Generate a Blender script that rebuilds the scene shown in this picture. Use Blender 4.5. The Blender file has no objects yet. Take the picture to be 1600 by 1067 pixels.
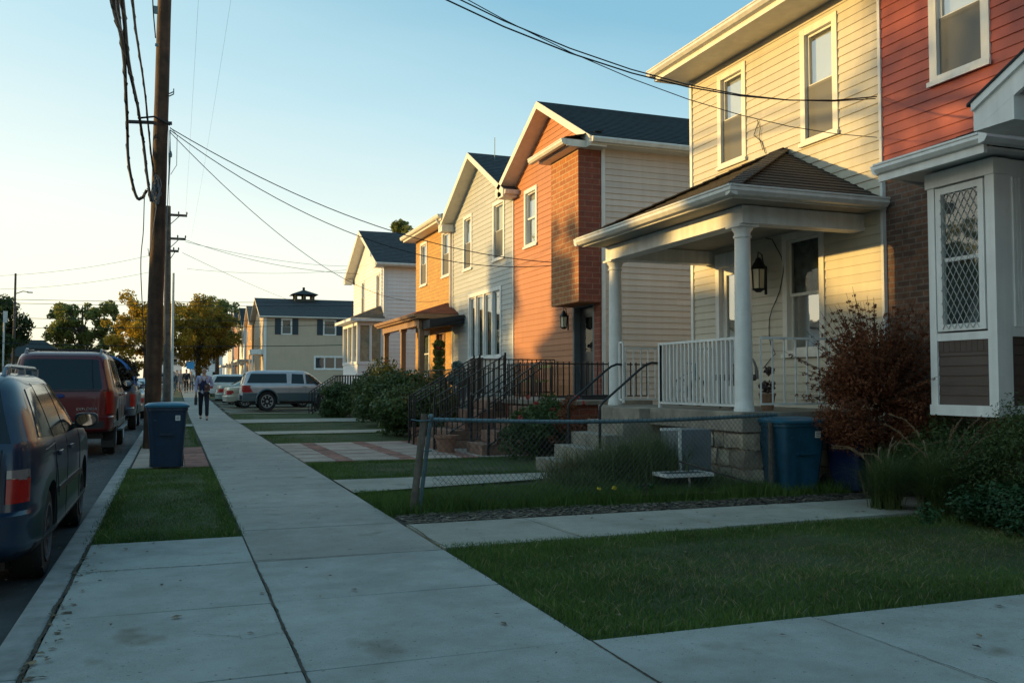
import bpy, bmesh, math, random
import numpy as np
from mathutils import Vector, Matrix, noise
random.seed(7); rng = np.random.default_rng(7)
R = math.radians; PI = math.pi
S = bpy.context.scene; COL = S.collection
# ---------------------------------------------------------------- camera
CZ = 1.28
cam = bpy.data.cameras.new('camera'); co = bpy.data.objects.new('camera', cam); COL.objects.link(co)
cam.sensor_width = 36; cam.lens = 36*1420/1600; cam.clip_start = .05; cam.clip_end = 3000
co.location = (0, 0, CZ); co.rotation_euler = (R(92.6), 0, R(-20.377)); S.camera = co
# ---------------------------------------------------------------- light
SUN_EL, SUN_AZ = 6.5, 23.0        # azimuth: degrees from -X towards +Y
w = bpy.data.worlds.new('World'); S.world = w; w.use_nodes = True
nt = w.node_tree; bg = nt.nodes['Background']
sky = nt.nodes.new('ShaderNodeTexSky'); sky.sky_type = 'NISHITA'; sky.sun_disc = False
sky.sun_elevation = R(SUN_EL)
sdir = Vector((-math.cos(R(SUN_AZ))*math.cos(R(SUN_EL)), math.sin(R(SUN_AZ))*math.cos(R(SUN_EL)), math.sin(R(SUN_EL))))
sky.sun_rotation = math.atan2(sdir.x, sdir.y)
sky.air_density = 1.0; sky.dust_density = 0.6; sky.ozone_density = 1.2; sky.altitude = 0
nt.links.new(sky.outputs[0], bg.inputs[0]); bg.inputs[1].default_value = 0.05
# clear evening sky: a ramp over height and bearing from the sun, added to the physical sky
N_ = nt.nodes; K_ = nt.links
def mth(op, a, b=None, c=None):
    n = N_.new('ShaderNodeMath'); n.operation = op
    for i, v in enumerate((a, b, c)):
        if v is None: continue
        if isinstance(v, (int, float)): n.inputs[i].default_value = v
        else: K_.new(v, n.inputs[i])
    return n.outputs[0]
tcw = N_.new('ShaderNodeTexCoord'); sx = N_.new('ShaderNodeSeparateXYZ'); K_.new(tcw.outputs['Generated'], sx.inputs[0])
hl = mth('SQRT', mth('MAXIMUM', mth('SUBTRACT', 1.0, mth('MULTIPLY', sx.outputs[2], sx.outputs[2])), .0001))
dh = mth('DIVIDE', mth('ADD', mth('MULTIPLY', sx.outputs[0], -math.cos(R(SUN_AZ))), mth('MULTIPLY', sx.outputs[1], math.sin(R(SUN_AZ)))), hl)
pz = mth('MULTIPLY', mth('MAXIMUM', sx.outputs[2], 0.0), mth('MULTIPLY_ADD', dh, -.9, 1.5))
cn = N_.new('ShaderNodeTexNoise'); cn.inputs['Scale'].default_value = 2.2; cn.inputs['Detail'].default_value = 6
cm = N_.new('ShaderNodeMapping'); cm.inputs['Scale'].default_value = (1, 1, 5); K_.new(tcw.outputs['Generated'], cm.inputs['Vector']); K_.new(cm.outputs[0], cn.inputs['Vector'])
pz = mth('MULTIPLY_ADD', mth('SUBTRACT', cn.outputs['Fac'], .5), -.10, pz)
rpw = N_.new('ShaderNodeValToRGB'); K_.new(mth('MULTIPLY', pz, .5), rpw.inputs[0]); er = rpw.color_ramp.elements
STOPS = [(0, (.92, .83, .64)), (.1, (.90, .88, .73)), (.2, (.79, .85, .77)), (.25, (.68, .79, .76)), (.38, (.47, .68, .74)), (.58, (.21, .46, .60)), (1.0, (.15, .38, .52)), (1.9, (.13, .32, .47))]
er[0].position = 0; er[0].color = (*STOPS[0][1], 1); er[1].position = .95; er[1].color = (*STOPS[-1][1], 1)
for p_, c_ in STOPS[1:-1]:
    e_ = er.new(p_*.5); e_.color = (*c_, 1)
bg2 = N_.new('ShaderNodeBackground'); K_.new(rpw.outputs[0], bg2.inputs[0]); bg2.inputs[1].default_value = .84
ads = N_.new('ShaderNodeAddShader'); K_.new(bg.outputs[0], ads.inputs[0]); K_.new(bg2.outputs[0], ads.inputs[1]); K_.new(ads.outputs[0], N_['World Output'].inputs[0])
sl = bpy.data.lights.new('sun', 'SUN'); so = bpy.data.objects.new('sun', sl); COL.objects.link(so)
sl.energy = 4.8; sl.angle = R(1.0); sl.color = (1.0, .65, .21)
so.rotation_euler = (-sdir).to_track_quat('-Z', 'Y').to_euler()
S.view_settings.view_transform = 'Standard'; S.view_settings.look = 'None'
S.view_settings.exposure = 0.3; S.view_settings.gamma = 1.0

# ---------------------------------------------------------------- helpers
_F = Vector((math.sin(R(20.377))*math.cos(R(2.6)), math.cos(R(20.377))*math.cos(R(2.6)), math.sin(R(2.6))))
_R = Vector((math.cos(R(20.377)), -math.sin(R(20.377)), 0)); _U = _R.cross(_F)
def ray(x, y): return (x-800)/1420*_R - (y-533.5)/1420*_U + _F
def PY(x, y, Y): r = ray(x, y); t = Y/r.y; return (r.x*t, Y, CZ+r.z*t)
def PX(x, y, X): r = ray(x, y); t = X/r.x; return (X, r.y*t, CZ+r.z*t)
def PG(x, y, z=0): r = ray(x, y); t = (z-CZ)/r.z; return (r.x*t, r.y*t, z)
def g(y):
    return 0.0 if y < 36 else .014*(min(y, 110)-36)

def tag(o, label=None, cat=None, group=None, kind=None):
    if label: o['label'] = label
    if cat: o['category'] = cat
    if group: o['group'] = group
    if kind: o['kind'] = kind
    return o
def thing(name, loc, label, cat, group=None, rz=0):
    o = bpy.data.objects.new(name, None); COL.objects.link(o)
    o.location = loc; o.rotation_euler = (0, 0, rz); o.empty_display_size = .3
    return tag(o, label, cat, group)
def off(o):
    v = Vector((0, 0, 0))
    while o: v += o.location; o = o.parent
    return v
class MB:
    def __init__(s): s.v = []; s.f = []; s.m = []; s.cur = 0
    def add(s, vs, fs):
        n = len(s.v); s.v += [tuple(p) for p in vs]
        for f in fs: s.f.append([i+n for i in f]); s.m.append(s.cur)
    def quad(s, *p): s.add(p, [list(range(len(p)))])
    def box(s, x0, x1, y0, y1, z0, z1, M=None):
        vs = [(x, y, z) for x in (x0, x1) for y in (y0, y1) for z in (z0, z1)]
        if M: vs = [M(*p) for p in vs]
        s.add(vs, [[0,1,3,2],[4,6,7,5],[0,4,5,1],[2,3,7,6],[0,2,6,4],[1,5,7,3]])
    def prism(s, poly, a, b, M):         # poly in (u,z), extruded d from a to b through M(u,d,z)
        n = len(poly)
        s.add([M(u, a, z) for u, z in poly]+[M(u, b, z) for u, z in poly],
              [list(range(n)), list(range(n, 2*n))[::-1]]+[[i, i+n, (i+1) % n+n, (i+1) % n] for i in range(n)])
    def bar(s, A, B, w_, h_, up=(0, 0, 1)):   # rectangular bar from A to B
        A = Vector(A); B = Vector(B); d = (B-A).normalized(); u = Vector(up)
        if abs(d.dot(u)) > .99: u = Vector((1, 0, 0))
        a = d.cross(u).normalized()*w_/2; b = a.cross(d).normalized()*h_/2
        s.add([A-a-b, A+a-b, A+a+b, A-a+b, B-a-b, B+a-b, B+a+b, B-a+b],
              [[0,3,2,1],[4,5,6,7],[0,1,5,4],[1,2,6,5],[2,3,7,6],[3,0,4,7]])
    def tube(s, pts, r, n=6, cap=True):
        pts = [Vector(p) for p in pts]; rs = r if hasattr(r, '__len__') else [r]*len(pts)
        base = len(s.v); prev = None
        for i, p in enumerate(pts):
            t = (pts[min(i+1, len(pts)-1)]-pts[max(i-1, 0)]).normalized()
            if prev is None:
                u = Vector((0, 0, 1)) if abs(t.z) < .9 else Vector((1, 0, 0)); a = t.cross(u).normalized()
            else:
                a = (prev-t*prev.dot(t)).normalized()
            prev = a; b = t.cross(a)
            for k in range(n):
                th = 2*PI*k/n; s.v.append(tuple(p+rs[i]*(math.cos(th)*a+math.sin(th)*b)))
        for i in range(len(pts)-1):
            for k in range(n):
                k2 = (k+1) % n
                s.f.append([base+i*n+k, base+i*n+k2, base+(i+1)*n+k2, base+(i+1)*n+k]); s.m.append(s.cur)
        if cap:
            s.f.append([base+k for k in range(n)][::-1]); s.m.append(s.cur)
            e = base+(len(pts)-1)*n; s.f.append([e+k for k in range(n)]); s.m.append(s.cur)
    def lathe(s, prof, c, n=20, axis='z'):
        base = len(s.v)
        for r, h in prof:
            for k in range(n):
                th = 2*PI*k/n; a, b = r*math.cos(th), r*math.sin(th)
                s.v.append((c[0]+a, c[1]+b, c[2]+h) if axis == 'z' else ((c[0]+a, c[1]+h, c[2]+b) if axis == 'y' else (c[0]+h, c[1]+a, c[2]+b)))
        for i in range(len(prof)-1):
            for k in range(n):
                k2 = (k+1) % n
                s.f.append([base+i*n+k, base+i*n+k2, base+(i+1)*n+k2, base+(i+1)*n+k]); s.m.append(s.cur)
        s.f.append([base+k for k in range(n)][::-1]); s.m.append(s.cur)
        e = base+(len(prof)-1)*n; s.f.append([e+k for k in range(n)]); s.m.append(s.cur)
    def build(s, name, mat, parent=None, local=False, smooth=False, bevel=0, jit=0):
        me = bpy.data.meshes.new(name); o = bpy.data.objects.new(name, me)
        d = off(parent) if (parent and not local) else Vector((0, 0, 0))
        me.from_pydata([(p[0]-d.x, p[1]-d.y, p[2]-d.z) for p in s.v], [], s.f)
        ms = mat if isinstance(mat, (list, tuple)) else [mat]
        for m in ms: me.materials.append(m)
        if len(ms) > 1: me.polygons.foreach_set('material_index', s.m)
        me.validate(); bm = bmesh.new(); bm.from_mesh(me); bmesh.ops.recalc_face_normals(bm, faces=bm.faces)
        if bevel:
            bmesh.ops.remove_doubles(bm, verts=bm.verts, dist=1e-5)
            bmesh.ops.bevel(bm, geom=[e for e in bm.edges if len(e.link_faces) == 2 and e.calc_face_angle(0) > .5], offset=bevel, segments=2, affect='EDGES', profile=.6)
        bm.to_mesh(me); bm.free()
        if smooth:
            me.shade_smooth() if hasattr(me, 'shade_smooth') else None
            me.set_sharp_from_angle(angle=R(38))
        COL.objects.link(o)
        if parent: o.parent = parent
        return o
def fx(X0): return lambda u, d, z: (X0-d, u, z)       # wall facing the street (-X); u = Y
def fy(Y0): return lambda u, d, z: (u, Y0-d, z)       # wall facing the camera (-Y); u = X
def fastmesh(name, V, Fq, mat, parent=None, matidx=None, tri=False):
    me = bpy.data.meshes.new(name); V = np.asarray(V, dtype=np.float32).copy(); Fq = np.asarray(Fq, dtype=np.int32)
    if parent: d = off(parent); V -= np.array([d.x, d.y, d.z], dtype=np.float32)
    n = Fq.shape[1]; me.vertices.add(len(V)); me.vertices.foreach_set('co', V.ravel())
    me.loops.add(Fq.size); me.loops.foreach_set('vertex_index', Fq.ravel())
    me.polygons.add(len(Fq)); me.polygons.foreach_set('loop_start', np.arange(0, Fq.size, n, dtype=np.int32))
    me.polygons.foreach_set('loop_total', np.full(len(Fq), n, dtype=np.int32))
    for m in (mat if isinstance(mat, (list, tuple)) else [mat]): me.materials.append(m)
    if matidx is not None: me.polygons.foreach_set('material_index', np.asarray(matidx, dtype=np.int32))
    me.update(calc_edges=True)
    o = bpy.data.objects.new(name, me); COL.objects.link(o)
    if parent: o.parent = parent
    return o

# ---------------------------------------------------------------- materials
MC = {}
def mat(name, col, rough=.7, metal=0, var=.12, scale=3.0, bump=0, bscale=40, island=0, spec=.5, coat=0, col2=None, emis=None, trans=0, streak=0):
    if name in MC: return MC[name]
    m = bpy.data.materials.new(name); m.use_nodes = True; n = m.node_tree.nodes; l = m.node_tree.links
    b = n['Principled BSDF']; b.inputs['Roughness'].default_value = rough; b.inputs['Metallic'].default_value = metal
    b.inputs['Specular IOR Level'].default_value = spec
    if coat: b.inputs['Coat Weight'].default_value = coat; b.inputs['Coat Roughness'].default_value = .04
    tc = n.new('ShaderNodeTexCoord')
    c = (*col, 1); c2 = (*(col2 if col2 else [max(0, x*(1-var*2.2)) for x in col]), 1)
    no = n.new('ShaderNodeTexNoise'); no.inputs['Scale'].default_value = scale; no.inputs['Detail'].default_value = 8; no.inputs['Roughness'].default_value = .62
    l.new(tc.outputs['Object'], no.inputs['Vector'])
    rp = n.new('ShaderNodeValToRGB'); rp.color_ramp.elements[0].position = .32; rp.color_ramp.elements[1].position = .68
    rp.color_ramp.elements[0].color = c2; rp.color_ramp.elements[1].color = c
    l.new(no.outputs['Fac'], rp.inputs['Fac']); out = rp.outputs['Color']
    if streak:
        mp = n.new('ShaderNodeMapping'); mp.inputs['Scale'].default_value = (6, 6, .35); l.new(tc.outputs['Object'], mp.inputs['Vector'])
        n3 = n.new('ShaderNodeTexNoise'); n3.inputs['Scale'].default_value = 1.5; n3.inputs['Detail'].default_value = 6; l.new(mp.outputs[0], n3.inputs['Vector'])
        mr = n.new('ShaderNodeMapRange'); mr.inputs[1].default_value = .35; mr.inputs[2].default_value = .65; mr.inputs[3].default_value = 1-streak; mr.inputs[4].default_value = 1
        l.new(n3.outputs['Fac'], mr.inputs[0]); mx = n.new('ShaderNodeMix'); mx.data_type = 'RGBA'; mx.blend_type = 'MULTIPLY'; mx.inputs[0].default_value = 1
        l.new(out, mx.inputs[6]); l.new(mr.outputs[0], mx.inputs[7]); out = mx.outputs[2]
    if island:
        ge = n.new('ShaderNodeNewGeometry'); mr = n.new('ShaderNodeMapRange'); mr.inputs[3].default_value = 1-island; mr.inputs[4].default_value = 1+island*.6
        l.new(ge.outputs['Random Per Island'], mr.inputs[0]); mx = n.new('ShaderNodeMix'); mx.data_type = 'RGBA'; mx.blend_type = 'MULTIPLY'; mx.inputs[0].default_value = 1
        l.new(out, mx.inputs[6]); l.new(mr.outputs[0], mx.inputs[7]); out = mx.outputs[2]
    l.new(out, b.inputs['Base Color'])
    if trans: b.inputs['Subsurface Weight'].default_value = 0
    if bump:
        n2 = n.new('ShaderNodeTexNoise'); n2.inputs['Scale'].default_value = bscale; n2.inputs['Detail'].default_value = 6; l.new(tc.outputs['Object'], n2.inputs['Vector'])
        bp = n.new('ShaderNodeBump'); bp.inputs['Strength'].default_value = bump; bp.inputs['Distance'].default_value = .01
        l.new(n2.outputs['Fac'], bp.inputs['Height']); l.new(bp.outputs[0], b.inputs['Normal'])
    if emis: b.inputs['Emission Color'].default_value = (*emis, 1); b.inputs['Emission Strength'].default_value = 1
    MC[name] = m; return m
def brickmat(name, c1, c2, mortar, bw=.21, bh=.072, ms=.009, rough=.85, flat=False, noise_amt=.5, squash=None):
    if name in MC: return MC[name]
    m = bpy.data.materials.new(name); m.use_nodes = True; n = m.node_tree.nodes; l = m.node_tree.links
    b = n['Principled BSDF']; b.inputs['Roughness'].default_value = rough
    tc = n.new('ShaderNodeTexCoord'); sp = n.new('ShaderNodeSeparateXYZ'); l.new(tc.outputs['Object'], sp.inputs[0])
    cb = n.new('ShaderNodeCombineXYZ')
    if flat: l.new(sp.outputs[0], cb.inputs[0]); l.new(sp.outputs[1], cb.inputs[1])
    else:
        ad = n.new('ShaderNodeMath'); ad.operation = 'ADD'; l.new(sp.outputs[0], ad.inputs[0]); l.new(sp.outputs[1], ad.inputs[1])
        l.new(ad.outputs[0], cb.inputs[0]); l.new(sp.outputs[2], cb.inputs[1])
    br = n.new('ShaderNodeTexBrick'); br.inputs['Scale'].default_value = 1; br.inputs['Brick Width'].default_value = bw; br.inputs['Row Height'].default_value = bh
    br.inputs['Mortar Size'].default_value = ms; br.inputs['Mortar Smooth'].default_value = .15; br.inputs['Bias'].default_value = 0
    br.inputs['Color1'].default_value = (*c1, 1); br.inputs['Color2'].default_value = (*c2, 1); br.inputs['Mortar'].default_value = (*mortar, 1)
    l.new(cb.outputs[0], br.inputs['Vector'])
    no = n.new('ShaderNodeTexNoise'); no.inputs['Scale'].default_value = 9; no.inputs['Detail'].default_value = 8; no.inputs['Roughness'].default_value = .7; l.new(tc.outputs['Object'], no.inputs['Vector'])
    mr = n.new('ShaderNodeMapRange'); mr.inputs[1].default_value = .3; mr.inputs[2].default_value = .7; mr.inputs[3].default_value = 1-noise_amt; mr.inputs[4].default_value = 1+noise_amt*.3
    l.new(no.outputs['Fac'], mr.inputs[0]); mx = n.new('ShaderNodeMix'); mx.data_type = 'RGBA'; mx.blend_type = 'MULTIPLY'; mx.inputs[0].default_value = 1
    l.new(br.outputs['Color'], mx.inputs[6]); l.new(mr.outputs[0], mx.inputs[7]); l.new(mx.outputs[2], b.inputs['Base Color'])
    inv = n.new('ShaderNodeMath'); inv.operation = 'SUBTRACT'; inv.inputs[0].default_value = 1; l.new(br.outputs['Fac'], inv.inputs[1])
    ad2 = n.new('ShaderNodeMath'); ad2.operation = 'MULTIPLY_ADD'; ad2.inputs[1].default_value = .3; l.new(no.outputs['Fac'], ad2.inputs[0]); l.new(inv.outputs[0], ad2.inputs[2])
    bp = n.new('ShaderNodeBump'); bp.inputs['Strength'].default_value = .8; bp.inputs['Distance'].default_value = .008; l.new(ad2.outputs[0], bp.inputs['Height']); l.new(bp.outputs[0], b.inputs['Normal'])
    MC[name] = m; return m
def leafmat(name, c1, c2, rough=.55, tr=.35):
    if name in MC: return MC[name]
    m = bpy.data.materials.new(name); m.use_nodes = True; n = m.node_tree.nodes; l = m.node_tree.links
    b = n['Principled BSDF']; b.inputs['Roughness'].default_value = rough; b.inputs['Specular IOR Level'].default_value = .3
    ge = n.new('ShaderNodeNewGeometry'); tc = n.new('ShaderNodeTexCoord'); no = n.new('ShaderNodeTexNoise'); no.inputs['Scale'].default_value = 1.1; no.inputs['Detail'].default_value = 3
    l.new(tc.outputs['Object'], no.inputs['Vector'])
    ad = n.new('ShaderNodeMath'); ad.operation = 'MULTIPLY_ADD'; ad.inputs[1].default_value = .5; l.new(ge.outputs['Random Per Island'], ad.inputs[0]); 
    mm = n.new('ShaderNodeMath'); mm.operation = 'MULTIPLY_ADD'; mm.inputs[1].default_value = 1.4; mm.inputs[2].default_value = -.45; l.new(no.outputs['Fac'], mm.inputs[0]); l.new(mm.outputs[0], ad.inputs[2])
    rp = n.new('ShaderNodeValToRGB'); rp.color_ramp.elements[0].color = (*c1, 1); rp.color_ramp.elements[1].color = (*c2, 1); l.new(ad.outputs[0], rp.inputs[0])
    l.new(rp.outputs[0], b.inputs['Base Color'])
    if tr:
        t = n.new('ShaderNodeBsdfTranslucent'); l.new(rp.outputs[0], t.inputs[0]); mx = n.new('ShaderNodeMixShader'); mx.inputs[0].default_value = tr
        l.new(b.outputs[0], mx.inputs[1]); l.new(t.outputs[0], mx.inputs[2]); l.new(mx.outputs[0], n['Material Output'].inputs[0])
    MC[name] = m; return m
def glassmat(name='window_glass', tint=(.75, .8, .8), refl=1.0):
    if name in MC: return MC[name]
    m = bpy.data.materials.new(name); m.use_nodes = True; n = m.node_tree.nodes; l = m.node_tree.links; n.remove(n['Principled BSDF'])
    gl = n.new('ShaderNodeBsdfGlossy'); gl.inputs['Roughness'].default_value = .02; tr = n.new('ShaderNodeBsdfTransparent'); tr.inputs[0].default_value = (*tint, 1)
    fr = n.new('ShaderNodeFresnel'); fr.inputs[0].default_value = 1.6; ma = n.new('ShaderNodeMath'); ma.operation = 'MULTIPLY_ADD'; ma.inputs[1].default_value = refl; ma.inputs[2].default_value = .03
    tc = n.new('ShaderNodeTexCoord'); no = n.new('ShaderNodeTexNoise'); no.inputs['Scale'].default_value = 2.5; l.new(tc.outputs['Object'], no.inputs['Vector'])
    bp = n.new('ShaderNodeBump'); bp.inputs['Strength'].default_value = .06; bp.inputs['Distance'].default_value = .02; l.new(no.outputs[0], bp.inputs['Height']); l.new(bp.outputs[0], gl.inputs['Normal'])
    mx = n.new('ShaderNodeMixShader'); l.new(fr.outputs[0], ma.inputs[0]); l.new(ma.outputs[0], mx.inputs[0]); l.new(tr.outputs[0], mx.inputs[1]); l.new(gl.outputs[0], mx.inputs[2])
    l.new(mx.outputs[0], n['Material Output'].inputs[0]); MC[name] = m; return m

def concmat(name, base, warm):
    m = bpy.data.materials.new(name); m.use_nodes = True; n = m.node_tree.nodes; l = m.node_tree.links; b = n['Principled BSDF']; b.inputs['Roughness'].default_value = .88
    tc = n.new('ShaderNodeTexCoord'); ge = n.new('ShaderNodeNewGeometry')
    def nz(sc, det, ro, lo, hi, c0, c1):
        t = n.new('ShaderNodeTexNoise'); t.inputs['Scale'].default_value = sc; t.inputs['Detail'].default_value = det; t.inputs['Roughness'].default_value = ro; l.new(tc.outputs['Object'], t.inputs['Vector'])
        r = n.new('ShaderNodeValToRGB'); r.color_ramp.elements[0].position = lo; r.color_ramp.elements[1].position = hi; r.color_ramp.elements[0].color = (*c0, 1); r.color_ramp.elements[1].color = (*c1, 1); l.new(t.outputs['Fac'], r.inputs[0]); return r.outputs[0], t.outputs['Fac']
    def mul(a, b_):
        x = n.new('ShaderNodeMix'); x.data_type = 'RGBA'; x.blend_type = 'MULTIPLY'; x.inputs[0].default_value = 1; l.new(a, x.inputs[6]); l.new(b_, x.inputs[7]); return x.outputs[2]
    big, _ = nz(.55, 6, .65, .35, .66, [c*.72 for c in base], base)
    mid, _ = nz(3.2, 9, .7, .36, .62, (.80, .79, .76), (1, 1, 1)); fine, ff = nz(160, 4, .8, .30, .60, (.66, .65, .63), (1.04, 1.04, 1.04)); st, _ = nz(1.7, 3, .5, .27, .36, (.62, .58, .50), (1, 1, 1))
    sp, _ = nz(38, 2, .5, .27, .33, (.45, .42, .38), (1, 1, 1))
    mr = n.new('ShaderNodeMapRange'); mr.inputs[3].default_value = .90; mr.inputs[4].default_value = 1.05; l.new(ge.outputs['Random Per Island'], mr.inputs[0])
    c = mul(mul(mul(mul(big, mid), fine), st), sp); x = n.new('ShaderNodeMix'); x.data_type = 'RGBA'; x.blend_type = 'MULTIPLY'; x.inputs[0].default_value = 1; l.new(c, x.inputs[6]); l.new(mr.outputs[0], x.inputs[7]); l.new(x.outputs[2], b.inputs['Base Color'])
    bp = n.new('ShaderNodeBump'); bp.inputs['Strength'].default_value = .5; bp.inputs['Distance'].default_value = .006; l.new(ff, bp.inputs['Height']); l.new(bp.outputs[0], b.inputs['Normal']); return m
m_conc = concmat('concrete', (.43, .435, .415), 0); m_conco = concmat('old_concrete', (.385, .37, .335), 0); m_conc2 = concmat('concrete_path', (.43, .40, .345), 0)
m_conc_old = mat('concrete_plain', (.33, .33, .315), .85, var=.16, scale=1.1, bump=.35, bscale=55, island=.07)
m_curb = mat('curb_concrete', (.28, .28, .27), .9, var=.22, scale=4, bump=.6, bscale=30, island=.06)
m_asph = mat('asphalt', (.062, .064, .066), .9, var=.25, scale=2.5, bump=.9, bscale=120)
m_soil = mat('soil', (.055, .045, .032), .95, var=.3, scale=6, bump=1, bscale=30)
m_turf = mat('turf', (.028, .060, .016), .95, var=.25, scale=2.2, bump=1, bscale=60, col2=(.045, .045, .018))
m_white = mat('white_paint', (.80, .80, .78), .45, var=.06, scale=5, streak=.16, bump=.15, bscale=30)
m_whitev = mat('white_vinyl', (.84, .84, .82), .4, var=.05, scale=3, streak=.12)
m_trim = mat('cream_trim', (.74, .71, .63), .5, var=.05, scale=4, streak=.1)
m_gut = mat('gutter_aluminium', (.70, .68, .63), .38, var=.07, scale=6, streak=.12)
m_sidb = mat('beige_siding', (.56, .51, .40), .5, var=.05, scale=.8, streak=.07, island=.07, bump=.12, bscale=9)
m_sidp = mat('pale_cream_siding', (.66, .57, .51), .5, var=.04, scale=.8, streak=.07, island=.07, bump=.12, bscale=9)
m_sidr = mat('red_siding', (.40, .075, .05), .55, var=.07, scale=.8, streak=.08, island=.07, bump=.12, bscale=9)
m_sido = mat('orange_siding', (.50, .195, .08), .6, var=.06, scale=.8, streak=.08, island=.07, bump=.12, bscale=9)
m_sidg = mat('grey_blue_siding', (.46, .47, .45), .5, var=.05, scale=.8, streak=.07, island=.07, bump=.12, bscale=9)
m_sidw = mat('white_siding', (.82, .80, .80), .5, var=.04, scale=.8, streak=.06, island=.07, bump=.12, bscale=9)
m_sidt = mat('tan_siding', (.52, .42, .31), .6, var=.05, scale=.8, streak=.06)
m_brbrown = mat('brown_cladding', (.095, .065, .055), .6, var=.1, scale=4)
m_brickd = brickmat('dark_brick', (.23, .11, .065), (.11, .065, .05), (.20, .16, .13))
m_bricko = brickmat('orange_brick', (.46, .17, .055), (.34, .115, .04), (.50, .32, .16), .33, .115, .012, noise_amt=.3)
m_bricks = brickmat('red_brick_shaded_side', (.27, .075, .045), (.21, .06, .04), (.30, .16, .11), .33, .115, .008, noise_amt=.3)
m_brickb = brickmat('ochre_brick', (.60, .33, .09), (.50, .26, .07), (.52, .34, .17), .33, .12, .013, noise_amt=.3)
m_shing = brickmat('brown_shingle', (.055, .045, .040), (.036, .031, .029), (.02, .016, .014), .30, .14, .006, noise_amt=.4)
m_shingd = mat('dark_roof_felt', (.022, .035, .042), .9, var=.25, scale=5, bump=.5, bscale=60, island=.1)
m_shingg = mat('grey_shingle', (.055, .062, .07), .9, var=.25, scale=5, bump=.5, bscale=60, island=.15)
m_shingr = mat('rust_shingle', (.26, .075, .035), .85, var=.2, scale=5, bump=.5, bscale=60, island=.15)
m_shingt = mat('taupe_shingle', (.20, .15, .11), .9, var=.2, scale=5, bump=.5, bscale=60, island=.15)
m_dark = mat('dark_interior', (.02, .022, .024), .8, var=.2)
m_blind = mat('window_blind', (.66, .67, .66), .7, var=.05, scale=2)
m_screen = mat('insect_screen', (.16, .155, .14), .75, var=.15, scale=2)
m_curt = mat('net_curtain', (.22, .24, .22), .8, var=.35, scale=6)
m_curtw = mat('warm_curtain', (.55, .45, .30), .8, var=.2, scale=5)
def meshmat():
    m = bpy.data.materials.new('insect_mesh'); m.use_nodes = True; n = m.node_tree.nodes; l = m.node_tree.links; b = n['Principled BSDF']; b.inputs['Base Color'].default_value = (.15, .145, .13, 1); b.inputs['Roughness'].default_value = .7
    tr = n.new('ShaderNodeBsdfTransparent'); mx = n.new('ShaderNodeMixShader'); mx.inputs[0].default_value = .78; l.new(tr.outputs[0], mx.inputs[1]); l.new(b.outputs[0], mx.inputs[2]); l.new(mx.outputs[0], n['Material Output'].inputs[0]); return m
m_mesh = meshmat()
m_glass = glassmat(refl=.45); m_cglass = glassmat('car_glass', (.05, .06, .07), 1.1)
m_iron = mat('black_iron', (.012, .012, .013), .5, var=.2, scale=20)
m_stone = brickmat('field_stone', (.40, .32, .22), (.24, .19, .15), (.16, .14, .12), .34, .22, .016, noise_amt=.55)
m_stone2 = mat('weathered_slab', (.33, .29, .235), .9, var=.25, scale=3, bump=.7, bscale=25)
m_wood = mat('weathered_post', (.19, .155, .12), .9, var=.25, scale=8, bump=.7, bscale=30, streak=.35)
m_pole = mat('creosote_pole', (.13, .062, .032), .85, var=.35, scale=3, bump=.9, bscale=22, streak=.5)
m_poleg = mat('grey_pole', (.16, .13, .11), .9, var=.3, scale=4, bump=.6, bscale=20, streak=.3)
m_galv = mat('galvanised_steel', (.13, .21, .24), .5, .4, var=.2, scale=12)
m_wire = mat('black_wire', (.012, .013, .018), .6, var=.1)
m_bin = mat('blue_bin_plastic', (.014, .095, .165), .42, streak=.3, var=.2, scale=5, bump=.15, bscale=80)
m_binlid = mat('blue_bin_lid', (.02, .13, .21), .4, var=.12, scale=5, bump=.15, bscale=80)
m_binn = mat('navy_bin_plastic', (.008, .02, .09), .42, var=.12, scale=5)
m_tyre = mat('tyre_rubber', (.014, .014, .015), .8, var=.15, scale=20)
m_alloy = mat('alloy_wheel', (.40, .41, .43), .4, .7, var=.08)
m_black = mat('black_plastic', (.014, .015, .017), .5, var=.12, scale=10)
m_chrome = mat('chrome', (.7, .7, .7), .15, 1, var=.03)
m_taill = mat('red_lens', (.38, .006, .005), .3, var=.15, scale=20, coat=.15)
m_tailc = mat('clear_lens', (.20, .15, .14), .12, var=.05, coat=.6)
m_amber = mat('amber_lens', (.7, .22, .03), .15, var=.05)
m_flag = mat('pinkish_flags', (.38, .30, .25), .9, var=.16, scale=3, bump=.5, bscale=40, island=.12)
m_paver = mat('red_paver', (.34, .15, .115), .9, var=.3, scale=7, bump=.5, bscale=50, island=.35)
m_mulch = mat('mulch', (.24, .19, .14), .95, var=.35, scale=20, bump=1, bscale=40, island=.6)

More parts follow.
